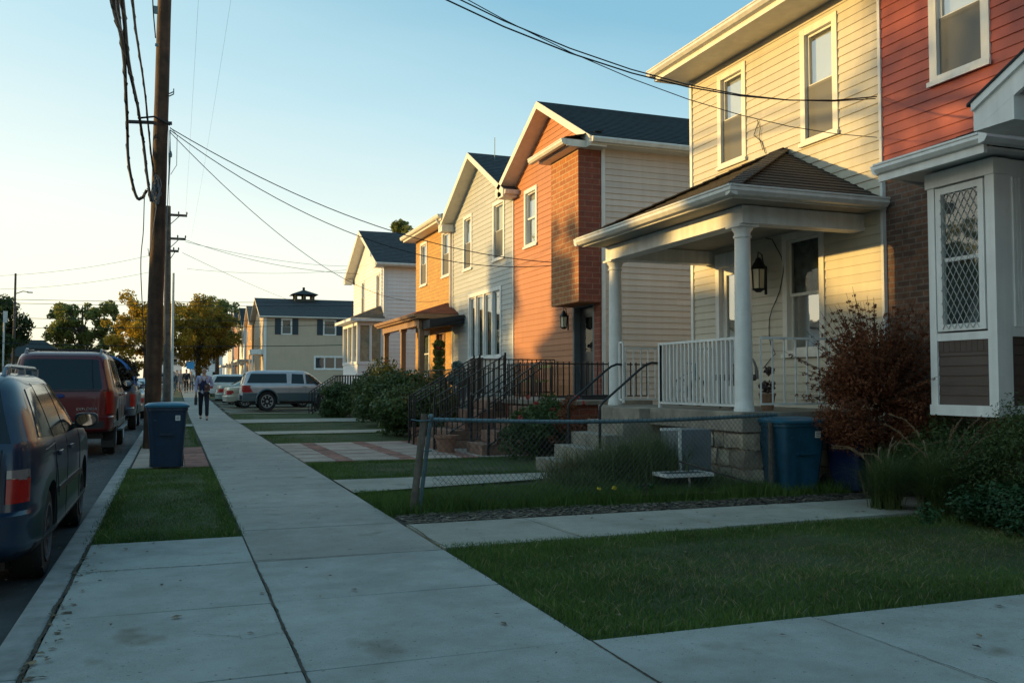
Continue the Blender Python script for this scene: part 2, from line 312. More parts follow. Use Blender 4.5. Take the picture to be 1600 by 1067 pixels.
# ---------------------------------------------------------------- setting: ground
def sheet(name, x0, x1, y0, y1, z, m, kind='structure', thick=0):
    mb = MB(); ys = [y0]+[y for y in (36, 110) if y0 < y < y1]+[y1]
    for a, b in zip(ys[:-1], ys[1:]):
        mb.quad((x0, a, z+g(a)), (x1, a, z+g(a)), (x1, b, z+g(b)), (x0, b, z+g(b)))
    o = mb.build(name, m); return tag(o, kind=kind)
sheet('ground', -.75, 900, -30, 1500, -.035, m_soil)
sheet('ground_across_the_street', -900, -9.4, -60, 1500, -.035, m_turf)
sheet('road', -9.4, -.75, -60, 1500, -.13, m_asph)
def slabs(mb, x0, x1, ys, z=0.0, th=.05, gap=.012, xs=None):
    xs = xs or [x0, x1]
    for i in range(len(ys)-1):
        a, b = ys[i]+gap/2, ys[i+1]-gap/2; ga, gb = g(a), g(b)
        for j in range(len(xs)-1):
            u0, u1 = xs[j]+gap/2, xs[j+1]-gap/2
            t = [random.uniform(-.003, .003) for _ in range(4)]
            vs = [(u0, a, z-th+ga), (u1, a, z-th+ga), (u1, b, z-th+gb), (u0, b, z-th+gb), (u0, a, z+t[0]+ga), (u1, a, z+t[1]+ga), (u1, b, z+t[2]+gb), (u0, b, z+t[3]+gb)]
            mb.add(vs, [[0,3,2,1],[4,5,6,7],[0,1,5,4],[1,2,6,5],[2,3,7,6],[3,0,4,7]])
def frange(a, b, st):
    n = max(1, round((b-a)/st)); return [a+(b-a)*i/n for i in range(n+1)]
mb = MB(); slabs(mb, .56, 1.97, [-4, -2.6, -1.2, .1, 1.5, 2.75, 4.17, 5.52, 6.8])
tag(mb.build('sidewalk_near_slabs', m_conc, bevel=.006), kind='structure')
mb = MB(); slabs(mb, .56, 1.97, frange(6.8, 36, 1.46)+frange(36, 110, 1.5)[1:]+frange(110, 150, 8)[1:])
tag(mb.build('sidewalk', m_conco, bevel=.006), kind='structure')
mb = MB()   # driveway apron: kerb side, and inner driveway
slabs(mb, -.6, .56, [-4, -2.6, -1.2, .1, 1.5, 2.75, 4.17, 5.52, 6.8, 7.98])
slabs(mb, 1.97, 14, [-2, .1, 4.17], xs=[1.97, 3.3, 5.0, 6.7, 8.4, 10, 12, 14])
tag(mb.build('driveway', m_conc, bevel=.006), kind='structure')
mb = MB()
for a, b in zip(*[iter([y for p in zip(frange(-6, 36, 2.1)[:-1], frange(-6, 36, 2.1)[1:]) for y in p])]*2):
    mb.box(-.78, -.615, a+.006, b-.006, -.2, random.uniform(-.003, .002))
for a in frange(36, 110, 2.1)[:-1]:
    mb.box(-.78, -.615, a+.006, a+2.1, -.2, g(a+1))
tag(mb.build('curb', m_curb, bevel=.018), kind='structure')
mb = MB(); mb.box(-9.55, -9.4, -40, 150, -.3, 0); tag(mb.build('far_curb', m_curb, bevel=.02), kind='structure')
mb = MB()  # path to the red house + walks to the porches
for i, (a, b) in enumerate(((1.99, 3.2), (3.21, 4.6), (4.61, 6.0), (6.01, 7.4), (7.41, 9))):
    mb.add([(a, 6.86+.05*(a-2), -.04), (b, 6.86+.05*(b-2), -.04), (b, 8.1, -.04), (a, 8.1, -.04), (a, 6.86+.05*(a-2), .004), (b, 6.86+.05*(b-2), .001), (b, 8.1, .003), (a, 8.1, .002)],
           [[0,3,2,1],[4,5,6,7],[0,1,5,4],[1,2,6,5],[2,3,7,6],[3,0,4,7]])
tag(mb.build('side_path', m_conc2, bevel=.006), kind='structure')
mb = MB()
for a, b in ((1.99, 3.3), (3.31, 4.6)):
    mb.add([(a, 10.66+.25*(a-2), 0), (b, 10.66+.25*(b-2), 0), (b, 12.15-.02*(b-2), 0), (a, 12.15-.02*(a-2), 0)], [[0, 1, 2, 3]])
pts = [(4.61, 11.3), (5.0, 11.35), (5.22, 11.5), (5.22, 12.1), (4.61, 12.1)]
mb.add([(x, y, .002) for x, y in pts], [[0, 1, 2, 3, 4]])
for y0, y1, x1 in ((23.4, 24.9, 7.0), (30.3, 33.2, 7.0), (40.2, 40.9, 8), (44, 44.8, 8)):
    mb.quad((1.99, y0, g(y0)), (x1, y0, g(y0)), (x1, y1, g(y1)), (1.99, y1, g(y1)))
mb.quad((-.6, 28.6, 0), (.55, 28.6, 0), (.55, 30, 0), (-.6, 30, 0)); mb.quad((-.6, 48.6, g(49)), (.55, 48.6, g(49)), (.55, 54, g(54)), (-.6, 54, g(54)))
tag(mb.build('garden_walks', m_conc2), kind='structure')
# paved walk of pale flags and red pavers
mb = MB(); mb2 = MB()
x = 2.0; k = 0
for ys in frange(15.0, 19.8, .8)[:-1]:
    x = 1.72
    while x < 7.6:
        mb.box(max(2.0, x+.012), x+.80, ys+.05, ys+.75, -.04, random.uniform(-.002, .003)); x += .81
        for j in range(3):
            mb2.box(x+.005, x+.27, ys+j*.267+.006, ys+(j+1)*.267-.006, -.04, random.uniform(-.004, .002))
        x += .275
    if ys < 19: 
        for q in range(22): mb2.box(2.02+q*.255, 2.02+q*.255+.245, ys+.752, ys+.846, -.045, -.002)
for ys in frange(14.75, 19.35, .66)[:-1]:
    mb.box(-.58, .17, ys+.01, ys+.64, -.04, random.uniform(-.002, .003))
    for j in range(3): mb2.box(.18, .53, ys+j*.22+.006, ys+(j+1)*.22-.006, -.04, random.uniform(-.004, .002))
tag(mb.build('flagstone_walk', m_flag), kind='structure'); tag(mb2.build('red_paver_bands', m_paver), kind='structure')
# car park strips
mb = MB()
for i in range(9):
    y = 38.3+i*1.5; mb.quad((2.1, y, .004+g(y)), (8, y, .004+g(y)), (8, y+.45, .004+g(y+.45)), (2.1, y+.45, .004+g(y+.45)))
tag(mb.build('parking_bay_strips', m_conc2), kind='structure')
mb = MB()   # concrete lot of the side yard between the houses
mb.quad((7.7, 13.5, -.01), (30, 13.5, -.01), (30, 17, -.01), (7.7, 17, -.01)); tag(mb.build('side_yard', m_conc2), kind='structure')

def crack(mb, pts, wd, jit=.02, seg=.05):
    out = []
    for (x0, y0), (x1, y1) in zip(pts[:-1], pts[1:]):
        n = max(2, int(math.hypot(x1-x0, y1-y0)/seg))
        for i in range(n): t = i/n; q = i*seg; out.append((x0+(x1-x0)*t+jit*(noise.noise((x0*3+q*2.2, y0*3, 1))+.45*noise.noise((x0*3+q*11, y0, 5))), y0+(y1-y0)*t+jit*(noise.noise((x0*3, y0*3+q*2.2, 9))+.45*noise.noise((x0, y0+q*11, 3)))))
    out.append(pts[-1])
    for (x0, y0), (x1, y1) in zip(out[:-1], out[1:]):
        d = math.hypot(x1-x0, y1-y0) or 1; nx, ny = -(y1-y0)/d, (x1-x0)/d; a, b = wd*random.uniform(.4, 1.2), wd*random.uniform(.4, 1.2)
        mb.quad((x0-nx*a, y0-ny*a, .0045), (x0+nx*a, y0+ny*a, .0045), (x1+nx*b, y1+ny*b, .0045), (x1-nx*b, y1-ny*b, .0045))
mb = MB()
crack(mb, [(.56, 6.8), (.56, 5.6), (.56, 4.9), (.565, 4.2), (.56, 2.5)], .008, .016); crack(mb, [(-.607, 8), (-.606, 6.4), (-.607, 5), (-.607, 3)], .012, .016)
crack(mb, [(-.6, 6.8), (.56, 6.8)], .008, .02); crack(mb, [(1.97, 4.17), (1.97, 2.6)], .006, .014); crack(mb, [(.56, 6.83), (2, 6.78)], .006, .015); crack(mb, [(2.0, 8.1), (1.99, 7.3), (2.0, 6.9)], .006, .02)
crack(mb, [(.1, 4.95), (.35, 4.8), (.56, 4.82)], .0016, .08); crack(mb, [(.6, 9.3), (1.2, 9.1), (1.96, 9.25)], .002, .1); crack(mb, [(3.1, 8.1), (3.2, 6.95)], .004, .02); crack(mb, [(3.3, 4.1), (3.3, 2.4)], .003, .03)
tag(mb.build('pavement_cracks', m_soil), kind='structure')

sheet('planting_bed', 1.985, 8.2, 8.11, 8.75, -.012, m_soil)
# lawns
LAWNS = [(2.0, 9.2, 4.2, 6.95), (-.6, .53, 8.02, 14.7), (2.02, 6.3, 8.6, 10.75), (2.02, 6.3, 12.2, 14.95), (-.6, .5, 19.4, 28.6), (-.6, .5, 30, 48.5), (2.05, 7.2, 19.85, 23.35), (2.05, 7.2, 24.95, 30.2), (2.1, 7.2, 33.3, 38.2)]
mb = MB()
for x0, x1, y0, y1 in LAWNS:
    nx, ny = 6, max(4, int(y1-y0)*2)
    for i in range(nx):
        for j in range(ny):
            f = lambda a, b: (x0+(x1-x0)*a/nx, y0+(y1-y0)*b/ny, g(y0+(y1-y0)*b/ny)+(-.022 if a in (0, nx) or b in (0, ny) else .004*math.sin(a*2.1+b*1.3)))
            mb.quad(f(i, j), f(i+1, j), f(i+1, j+1), f(i, j+1))
for y0, y1 in ((38.2, 52), (56, 92)):
    mb.quad((2.1, y0, g(y0)-.01), (8, y0, g(y0)-.01), (8, y1, g(y1)-.01), (2.1, y1, g(y1)-.01))
mb.quad((-.6, 54, g(54)), (.5, 54, g(54)), (.5, 100, g(100)), (-.6, 100, g(100)))
tag(mb.build('lawn', m_turf), kind='structure')
def blades(name, regs, h, wd, m, zoff=-.02, lean=.5, clump=True):
    Vs = []; n0 = 0
    for (x0, x1, y0, y1, n, edge) in regs:
        x = rng.uniform(x0-edge, x1+edge, n); y = rng.uniform(y0-edge, y1+edge, n)
        hh = h*rng.uniform(.45, 1.15, n)
        pt = np.array([noise.noise((a*1.7, b*1.7, 3.1)) for a, b in zip(x, y)])
        hh *= 1+.45*pt
        ins = (x > x0) & (x < x1) & (y > y0) & (y < y1)
        keep = ins | (rng.uniform(0, 1, n) < .28)
        x, y, hh = x[keep], y[keep], hh[keep]; n = len(x)
        gz_ = np.array([g(b) for b in y])
        a = rng.uniform(0, 2*PI, n); la = rng.uniform(0, 2*PI, n); ln = hh*rng.uniform(.1, lean*1.6, n); ww = wd*rng.uniform(.6, 1.3, n)
        dx, dy = np.cos(a)*ww, np.sin(a)*ww; lx, ly = np.cos(la)*ln, np.sin(la)*ln
        z = gz_+zoff
        P = np.stack([np.stack([x-dx, y-dy, z], 1), np.stack([x+dx, y+dy, z], 1), np.stack([x+lx*.4+dx*.7, y+ly*.4+dy*.7, z+hh*.6], 1), np.stack([x+lx*.4-dx*.7, y+ly*.4-dy*.7, z+hh*.6], 1),
                      np.stack([x+lx, y+ly, z+hh], 1)], 1)
        Vs.append(P.reshape(-1, 3))
    V = np.concatenate(Vs); n = len(V)//5; b = np.arange(n)*5
    T = np.concatenate([np.stack([b, b+1, b+2], 1), np.stack([b, b+2, b+3], 1), np.stack([b+3, b+2, b+4], 1)])
    return tag(fastmesh(name, V, T, m), kind='stuff')
m_grass = leafmat('grass_blades', (.028, .062, .012), (.13, .21, .045), .7, .3)
m_grassd = leafmat('dry_grass', (.16, .13, .06), (.30, .25, .13), .8, .2)
tag(blades('grass', [(2.0, 9.2, 4.2, 6.95, 150000, .06), (-.6, .53, 8.02, 14.7, 60000, .06), (2.02, 6.3, 8.62, 10.75, 56000, .06), (2.02, 6.3, 12.2, 14.95, 40000, .03),
        (-.6, .5, 19.4, 28.6, 14000, .06), (-.6, .5, 30, 48.5, 9000, .02), (2.05, 7.2, 19.85, 23.35, 22000, .06), (2.05, 7.2, 24.95, 30.2, 18000, .06), (2.1, 7.2, 33.3, 38.2, 14000, .03)], .040, .0030, m_grass),
    'short mown grass covering the lawns and verges', 'grass')
tag(blades('dry_straw', [(2.0, 9.2, 4.2, 6.95, 4500, .0), (2.6, 8.6, 4.9, 5.9, 3000, 0), (-.6, .53, 8.02, 14.7, 1500, 0)], .045, .0022, m_grassd, zoff=-.005, lean=1.6), 'dry straw scattered in the lawn', 'straw')
# longer unmown grass along the fence and weeds in the cracks
tag(blades('rough_grass', [(2.5, 6.5, 8.72, 9.5, 15000, .08), (2.0, 2.3, 8.7, 9.4, 1500, .05), (6.4, 7.8, 8.6, 9.2, 2500, .05), (4.6, 6.3, 9.3, 10.6, 5000, .1), (2.6, 4.5, 9.1, 9.9, 5000, .1)], .17, .0035, m_grass, lean=.6), 'longer unmown grass growing along the wire fence', 'long grass')
tag(blades('crack_weeds', [(-.63, -.58, 2, 8, 500, .02), (.545, .575, 4.2, 8, 160, .01), (-.5, .5, 6.78, 6.82, 150, .01), (1.96, 1.99, 6.8, 8, 150, .02)], .02, .003, m_grassd, zoff=-.015), 'tiny weeds growing in the pavement joints', 'weeds')
# mulch chips & leaf litter
def chips(name, regs, size, m, z=0.0):
    Vs = []
    for x0, x1, y0, y1, n in regs:
        c = np.stack([rng.uniform(x0, x1, n), rng.uniform(y0, y1, n), z+rng.uniform(0, .012, n)+np.array([g(y0)]*n)], 1)
        a = rng.uniform(0, 2*PI, n); l_ = size*rng.uniform(.5, 1.6, n); w_ = l_*rng.uniform(.3, .8, n); tz = rng.uniform(-.5, .5, n)*l_*.5
        ux, uy = np.cos(a), np.sin(a)
        P = np.stack([np.stack([c[:, 0]-ux*l_, c[:, 1]-uy*l_, c[:, 2]-0*tz], 1), np.stack([c[:, 0]+uy*w_, c[:, 1]-ux*w_, c[:, 2]+.004], 1),
                      np.stack([c[:, 0]+ux*l_, c[:, 1]+uy*l_, c[:, 2]+abs(tz)], 1), np.stack([c[:, 0]-uy*w_, c[:, 1]+ux*w_, c[:, 2]+.006], 1)], 1)
        Vs.append(P.reshape(-1, 3))
    V = np.concatenate(Vs); return tag(fastmesh(name, V, np.arange(len(V)).reshape(-1, 4), m), kind='stuff')
tag(chips('wood_chips', [(2.02, 4.2, 8.12, 8.72, 2200), (4.2, 7.6, 8.12, 8.62, 2200), (2.05, 3.6, 8.1, 8.5, 500)], .024, m_mulch, -.006), 'shredded wood chips and litter under the wire fence', 'wood chips')
m_leafd = mat('fallen_leaves', (.22, .15, .08), .8, var=.4, scale=10, island=.6)
tag(chips('fallen_leaves', [(-.5, 1.9, 3, 14, 70), (2, 8, .5, 4.1, 30), (2, 9, 4.2, 6.9, 60), (-.62, -.5, 4, 8, 60), (2, 7, 6.9, 8.1, 25), (-1.3, -.8, 3, 25, 260), (.5, 2, 14, 30, 40)], .02, m_leafd, .003), 'dry leaves and bits of litter scattered on the paving', 'leaves')

# ---------------------------------------------------------------- wall and window builders
def wallrows(mb, M, u0, u1, z0, z1, holes=(), pitch=.15, lip=.014, clip=None):
    zs = set([z0, z1]); k = 0
    while z0+k*pitch < z1: zs.add(z0+k*pitch); k += 1
    for h in holes: zs |= {h[2], h[3]}
    zs = sorted(z for z in zs if z0 <= z <= z1)
    for za, zb in zip(zs[:-1], zs[1:]):
        if zb-za < 1e-4: continue
        zm = (za+zb)/2; row = z0+math.floor((zm-z0)/pitch)*pitch
        iv = [(u0, u1)]
        for h in holes:
            if h[2] < zm < h[3]:
                nv = []
                for a, b in iv:
                    if h[1] <= a or h[0] >= b: nv.append((a, b)); continue
                    if h[0] > a: nv.append((a, h[0]))
                    if h[1] < b: nv.append((h[1], b))
                iv = nv
        da = lip*(1-(za-row)/pitch); db = lip*(1-(zb-row)/pitch)
        iv2 = []
        for a, b in iv:      # boards butt against each other every few metres
            c = a
            if lip and b-a > 2 and pitch < .2:
                while b-c > 2.2:
                    q = c+random.uniform(1.6, 3.6)
                    if q > b-.4: break
                    iv2.append((c, q-.0015)); c = q
            iv2.append((c, b))
        for a, b in iv2:
            da = lip*(1-(za-row)/pitch)*(random.uniform(.85, 1.15) if lip else 1)
            a1, b1, a2, b2 = a, b, a, b
            if clip:
                l1, h1 = clip(za); l2, h2 = clip(zb)
                a1, b1, a2, b2 = max(a, l1), min(b, h1), max(a, l2), min(b, h2)
                if b1 <= a1: continue
                if b2 < a2: a2 = b2 = (a2+b2)/2
            mb.quad(M(a1, da, za), M(b1, da, za), M(b2, db, zb), M(a2, db, zb))
            if abs(za-row) < 1e-5 and lip: mb.quad(M(a1, 0, za), M(b1, 0, za), M(b1, da, za), M(a1, da, za))
def hole(wd): return (wd[0]+.03, wd[1]-.03, wd[2]+.03, wd[3]-.03)
def window(par, M, wd, t=.1, up=None, low=None, sill=True, mullion=(), frame=m_trim, mid=.5, recess=.07, label=None, split=True):
    u0, u1, z0, z1 = wd; mb = MB(); p = .028
    mb.box(u0, u0+t, -recess-.04, p, z0, z1, M); mb.box(u1-t, u1, -recess-.04, p, z0, z1, M)
    mb.box(u0+t, u1-t, -recess-.04, p-.002, z1-t, z1, M); mb.box(u0+t, u1-t, -recess-.04, p-.002, z0, z0+t*.8, M)
    if sill: mb.box(u0-.02, u1+.02, p, p+.03, z0-.02, z0+.035, M)
    for mu in mullion: mb.box(mu-.04, mu+.04, -recess-.04, p-.004, z0+t*.8, z1-t, M)
    f = tag(mb.build('window', frame, par), label)
    a, b, c, d = u0+t, u1-t, z0+t*.8, z1-t; zm = c+(d-c)*mid
    edges = [a]+[q for mu in mullion for q in (mu-.04, mu+.04)]+[b]
    sb = MB(); gu = MB(); bl = MB(); lo = MB(); gl = MB(); sc_ = MB()
    for i in range(0, len(edges), 2):
        a_, b_ = edges[i], edges[i+1]; s = .035
        if split:
            for (zz0, zz1, dd) in ((zm-.02, d, -.03), (c, zm+.02, -.055)):
                sb.box(a_, a_+s, dd-.02, dd, zz0, zz1, M); sb.box(b_-s, b_, dd-.02, dd, zz0, zz1, M)
                sb.box(a_+s, b_-s, dd-.022, dd-.002, zz0, zz0+s+.01, M); sb.box(a_+s, b_-s, dd-.022, dd-.002, zz1-s, zz1, M)
            gu.quad(M(a_+s, -.042, zm), M(b_-s, -.042, zm), M(b_-s, -.042, d-s), M(a_+s, -.042, d-s))
            gl.quad(M(a_+s, -.066, c+s), M(b_-s, -.066, c+s), M(b_-s, -.066, zm), M(a_+s, -.066, zm)); sc_.quad(M(a_, -.024, c), M(b_, -.024, c), M(b_, -.024, zm+.01), M(a_, -.024, zm+.01))
        else:
            sb.box(a_, a_+s, -.05, -.03, c, d, M); sb.box(b_-s, b_, -.05, -.03, c, d, M); sb.box(a_+s, b_-s, -.052, -.032, c, c+s, M); sb.box(a_+s, b_-s, -.052, -.032, d-s, d, M)
            gu.quad(M(a_+s, -.042, c+s), M(b_-s, -.042, c+s), M(b_-s, -.042, d-s), M(a_+s, -.042, d-s))
            zm = c
        bl.box(a_-.02, b_+.02, -.17, -.12, zm, d+.03, M)
        if split: lo.box(a_-.02, b_+.02, -.17, -.12, c-.03, zm-.001, M)
    sb.build('sash', frame, f); bl.build('blind', up or m_blind, f); 
    if lo.v: lo.build('lower_blind', low or m_screen, f)
    gu.build('pane', m_glass, f)
    if gl.v: gl.build('pane', m_glass, f)
    if sc_.v and low is not m_blind and low is not m_curt: sc_.build('insect_screen', m_mesh, f)
    return f
def lapped(mb, L0, L1, R0, R1, n, lip, nrm):
    L0, L1, R0, R1, nrm = map(Vector, (L0, L1, R0, R1, nrm))
    for i in range(n):
        a, b = i/n, (i+1)/n; o = nrm*lip
        p = [L0.lerp(L1, a)+o, R0.lerp(R1, a)+o, R0.lerp(R1, b), L0.lerp(L1, b)]
        mb.quad(*p); mb.quad(L0.lerp(L1, a), R0.lerp(R1, a), p[1], p[0])
def gableroof(par, X0, X1, Y0, Y1, ze, za, m, ov=.35, th=.12, fascia=m_trim, side_ov=.3):
    """ridge along X; front rake at X0"""
    yc = (Y0+Y1)/2; sl_ = (za-ze)/(yc-Y0); ya, yb = Y0-side_ov, Y1+side_ov; zl = ze-side_ov*sl_
    mb = MB(); nl = math.sqrt(1+sl_*sl_)
    lapped(mb, (X0, ya, zl+th), (X0, yc, za+th), (X1, ya, zl+th), (X1, yc, za+th), 22, .012, (0, -sl_/nl, 1/nl))
    lapped(mb, (X1, yb, zl+th), (X1, yc, za+th), (X0, yb, zl+th), (X0, yc, za+th), 22, .012, (0, sl_/nl, 1/nl))
    r = mb.build('roof', m, par)
    f = MB(); M = fx(X0)
    for s, y in ((1, ya), (-1, yb)):
        f.prism([(y, zl-.06), (yc, za-.06), (yc, za+th-.005), (y, zl+th-.005)], -.03, .012, M)           # rake board
        f.prism([(y+s*.01, zl-.052), (yc, za-.052), (yc, za-.03), (y+s*.01, zl-.03)], -(X1-X0)*.2, -.03, M) # soffit at the rake
        f.bar((X0, y, zl+.02), (X1, y, zl+.02), .03, .16)
        f.box(X0+.03, X1, min(y, y+s*side_ov), max(y, y+s*side_ov), zl-.06, zl-.04)
        f.prism([(y, zl-.10), (y+s*(side_ov+.12), zl-.10), (y+s*(side_ov+.12), zl+.12), (y, zl-.05)], -.38, .008, M)  # cornice return
    f.build('rake_board', fascia, r)
    gt = MB()
    prof = [(0, .10), (-.1, .10), (-.115, .06), (-.09, -.01), (-.02, -.02), (0, -.02)]
    for y, s in ((ya, 1), (yb, -1)):
        gt.prism([(p_[0]*s+y, p_[1]+zl-.02) for p_ in prof], -(X1-X0), -.02, lambda u, d, z: (X0-d, u, z))
    gt.build('gutter', m_gut, r)
    return r
def gutter_run(mb, A, B, outv, h=.12, d=.12):
    A, B, o = Vector(A), Vector(B), Vector(outv)
    prof = [(0, h), (d, h), (d, h-.02), (d-.012, h-.028), (d-.01, h*.45), (d*.62, .01), (.02, 0), (0, 0)]
    n = len(prof); vs = [tuple(A+o*p[0]+Vector((0, 0, p[1]))) for p in prof]+[tuple(B+o*p[0]+Vector((0, 0, p[1]))) for p in prof]
    mb.add(vs, [list(range(n)), list(range(n, 2*n))[::-1]]+[[i, i+n, (i+1) % n+n, (i+1) % n] for i in range(n)])
def downpipe(par, pts, r=.04, m=m_gut):
    mb = MB(); mb.tube(pts, r, 8); return mb.build('downpipe', m, par, smooth=True)
def railing(mb, A, B, h, z0, n, bt=.018, rt=.04, rail_low=.06, verts_up=0, sq=True, bw=None):
    A, B = Vector(A), Vector(B); bw = bw or bt
    mb.bar(A+Vector((0, 0, h)), B+Vector((0, 0, h)), rt, rt*.8); mb.bar(A+Vector((0, 0, rail_low)), B+Vector((0, 0, rail_low)), rt*.8, rt*.7)
    for i in range(n+1):
        p = A.lerp(B, i/n); mb.bar(p+Vector((0, 0, rail_low)), p+Vector((0, 0, h+verts_up)), bw, bt, up=(B-A))

# ---------------------------------------------------------------- beige house with the porch
XF = 8.3; MF = fx(XF)
H = thing('terraced_house', (XF, 11.2, 0), 'two storey house with pale beige siding and a white columned front porch', 'house')
w1 = (11.84, 12.62, 4.75, 6.3); w2 = (9.75, 10.52, 4.62, 6.28); w3 = (10.08, 10.98, 1.66, 3.43); dr = (11.88, 12.72, .93, 3.36)
mb = MB()
wallrows(mb, MF, 8.99, 13.42, .8, 6.47, [hole(w1), hole(w2), hole(w3), hole(dr)], pitch=.118)
MN = lambda u, d, z: (u, 13.45+d, z)
wallrows(mb, MN, XF+.02, 18, .0, 6.47, pitch=.118)
mb.box(XF, 18, 9.0, 13.44, 0, .8)
mb.quad((XF+.2, 9.2, 6.47), (18, 9.2, 6.47), (18, 13.4, 6.47), (XF+.2, 13.4, 6.47))
mb.quad((18, 9.0, 0), (18, 13.45, 0), (18, 13.45, 6.5), (18, 9.0, 6.5))
mb.build('wall', m_sidb, H)
mb = MB(); mb.box(8.955, 9.0, -.05, .03, .8, 6.46, MF); mb.box(13.40, 13.47, -.04, .03, .5, 6.46, MF); mb.box(XF-.02, XF+.06, 13.452, 13.48, .5, 6.46)
mb.build('corner_board', m_white, H)
window(H, MF, w1, low=m_screen); window(H, MF, w2, low=m_screen)
window(H, MF, w3, up=m_curt, low=m_curt, frame=m_trim)
# roof: hipped, low pitch, wide eave towards the street; soffit and gutter
mb = MB(); xe = 7.68; yN = 13.62
ze = 6.47
lapped(mb, (xe, 3.6, ze+.16), (12.5, 3.6, ze+1.5), (xe, yN, ze+.16), (12.5, 11.5, ze+1.5), 30, .012, (-.3, 0, .95))
lapped(mb, (xe, yN, ze+.16), (12.5, 11.5, ze+1.5), (18, yN, ze+.16), (13, 11.5, ze+1.5), 12, .012, (0, .4, .9))
rf = mb.build('roof', m_shing, H)
mb = MB(); mb.box(xe+.02, 18, 3.6, yN-.02, ze, ze+.03); mb.box(xe, xe+.025, 3.6, yN, ze-.02, ze+.17); mb.box(xe+.0, 18, yN-.025, yN, ze-.02, ze+.17)
mb.build('soffit', m_trim, rf)
mb = MB(); gutter_run(mb, (xe, 3.6, ze+.06), (xe, yN+.08, ze+.06), (-1, 0, 0)); gutter_run(mb, (xe-.1, yN, ze+.06), (18, yN, ze+.06), (0, 1, 0)); mb.build('gutter', m_gut, rf)
# door
mb = MB(); u0, u1, z0, z1 = dr
mb.box(u0, u0+.1, -.12, .03, z0, z1, MF); mb.box(u1-.1, u1, -.12, .03, z0, z1, MF); mb.box(u0+.1, u1-.1, -.12, .028, z1-.22, z1, MF)
dj = mb.build('door_frame', m_white, H)
mb = MB(); mb.box(u0+.1, u0+.2, -.09, -.05, z0, z1-.22, MF); mb.box(u1-.2, u1-.1, -.09, -.05, z0, z1-.22, MF); mb.box(u0+.2, u1-.2, -.09, -.05, z0, z0+.3, MF)
mb.box(u0+.2, u1-.2, -.09, -.05, z1-.35, z1-.22, MF); mb.box(u0+.2, u1-.2, -.085, -.055, 1.95, 1.99, MF)
dd = mb.build('storm_door', m_white, H); mb = MB(); mb.box(u0+.2, u1-.2, -.11, -.1, z0, z1-.22, MF); mb.build('door_panel', m_curtw, dd)
mb = MB(); mb.quad(MF(u0+.2, -.07, z0+.3), MF(u1-.2, -.07, z0+.3), MF(u1-.2, -.07, z1-.35), MF(u0+.2, -.07, z1-.35)); mb.build('pane', m_glass, dd)
# porch
PXF = 6.4; FZ = .93; py0, py1 = 9.25, 13.08
mb = MB(); mb.box(PXF-.06, XF, py0-.05, py1+.05, FZ-.24, FZ); mb.build('porch_floor', m_stone2, H, bevel=.012)
mb = MB(); mb.box(PXF, PXF+.42, py0, 10.05, -.05, FZ-.241); mb.box(PXF+.42, XF, py0, py0+.3, -.05, FZ-.241); mb.box(PXF+.12, PXF+.42, 10.05, 11.4, -.05, FZ-.241); mb.box(PXF+.12, PXF+.42, 11.4, py1, -.05, FZ-.241)
pf = mb.build('porch_foundation', m_stone, H)
mb = MB()  # rough quoin stones of the pier, each its own block
def rock(mb, x0, x1, y0, y1, z0, z1, j=.014):
    n0 = len(mb.v); nn = 3; idx = {}; vs = []; fs = []
    c = Vector(((x0+x1)/2, (y0+y1)/2, (z0+z1)/2)); hx = Vector(((x1-x0)/2, (y1-y0)/2, (z1-z0)/2))
    def vid(a, b, d):
        k = (a, b, d)
        if k not in idx:
            p = Vector((a/nn*2-1, b/nn*2-1, d/nn*2-1)); q = p*(1-.06*(p.length-1)); q = Vector((q.x*hx.x, q.y*hx.y, q.z*hx.z))+c
            q += Vector((random.uniform(-j, j), random.uniform(-j, j), random.uniform(-j, j))); idx[k] = len(vs); vs.append(q)
        return idx[k]
    for a in range(nn):
        for b in range(nn):
            for e in (0, nn):
                fs.append([vid(e, a, b), vid(e, a+1, b), vid(e, a+1, b+1), vid(e, a, b+1)]); fs.append([vid(a, e, b), vid(a+1, e, b), vid(a+1, e, b+1), vid(a, e, b+1)]); fs.append([vid(a, b, e), vid(a+1, b, e), vid(a+1, b+1, e), vid(a, b+1, e)])
    mb.add(vs, fs)
zz = 0.0
for hgt in (.25, .22, .21):
    a = py0-.03
    while a < 10.04:
        ln_ = min(random.uniform(.16, .46), 10.06-a)
        if ln_ < .1: ln_ = 10.06-a
        rock(mb, PXF-random.uniform(.02, .045), PXF+.08, a+.008, a+ln_-.008, zz+.006+random.uniform(0, .015), zz+hgt-.006-random.uniform(0, .015)); a += ln_
    a = PXF+.02
    while a < 7.5:
        ln_ = random.uniform(.2, .46); rock(mb, a+.008, a+ln_-.008, py0-random.uniform(.015, .035), py0+.06, zz+.008, zz+hgt-.008); a += ln_
    zz += hgt
mb.build('pier_stone', mat('pier_stone', (.50, .42, .30), .9, var=.3, scale=5, bump=.9, bscale=18, island=.5, col2=(.22, .17, .13)), pf, smooth=True)
# columns
for cy_ in (9.48, 12.94):
    mb = MB(); cxc = 6.56
    z0, z1 = FZ, 3.22
    prof = [(.125, 0), (.125, .03), (.118, .035), (.118, .06), (.112, .08), (.108, .13)]
    for i in range(9):
        t_ = i/8; prof.append((.108-.012*t_**1.6, .13+t_*(z1-z0-.13-.16)))
    prof += [(.112, z1-z0-.155), (.112, z1-z0-.135), (.10, z1-z0-.13), (.10, z1-z0-.09), (.125, z1-z0-.055), (.13, z1-z0-.03)]
    mb.lathe(prof, (cxc, cy_, z0), 28); mb.box(cxc-.145, cxc+.145, cy_-.145, cy_+.145, z1-.03, z1)
    mb.build('porch_column', m_white, H, smooth=True)
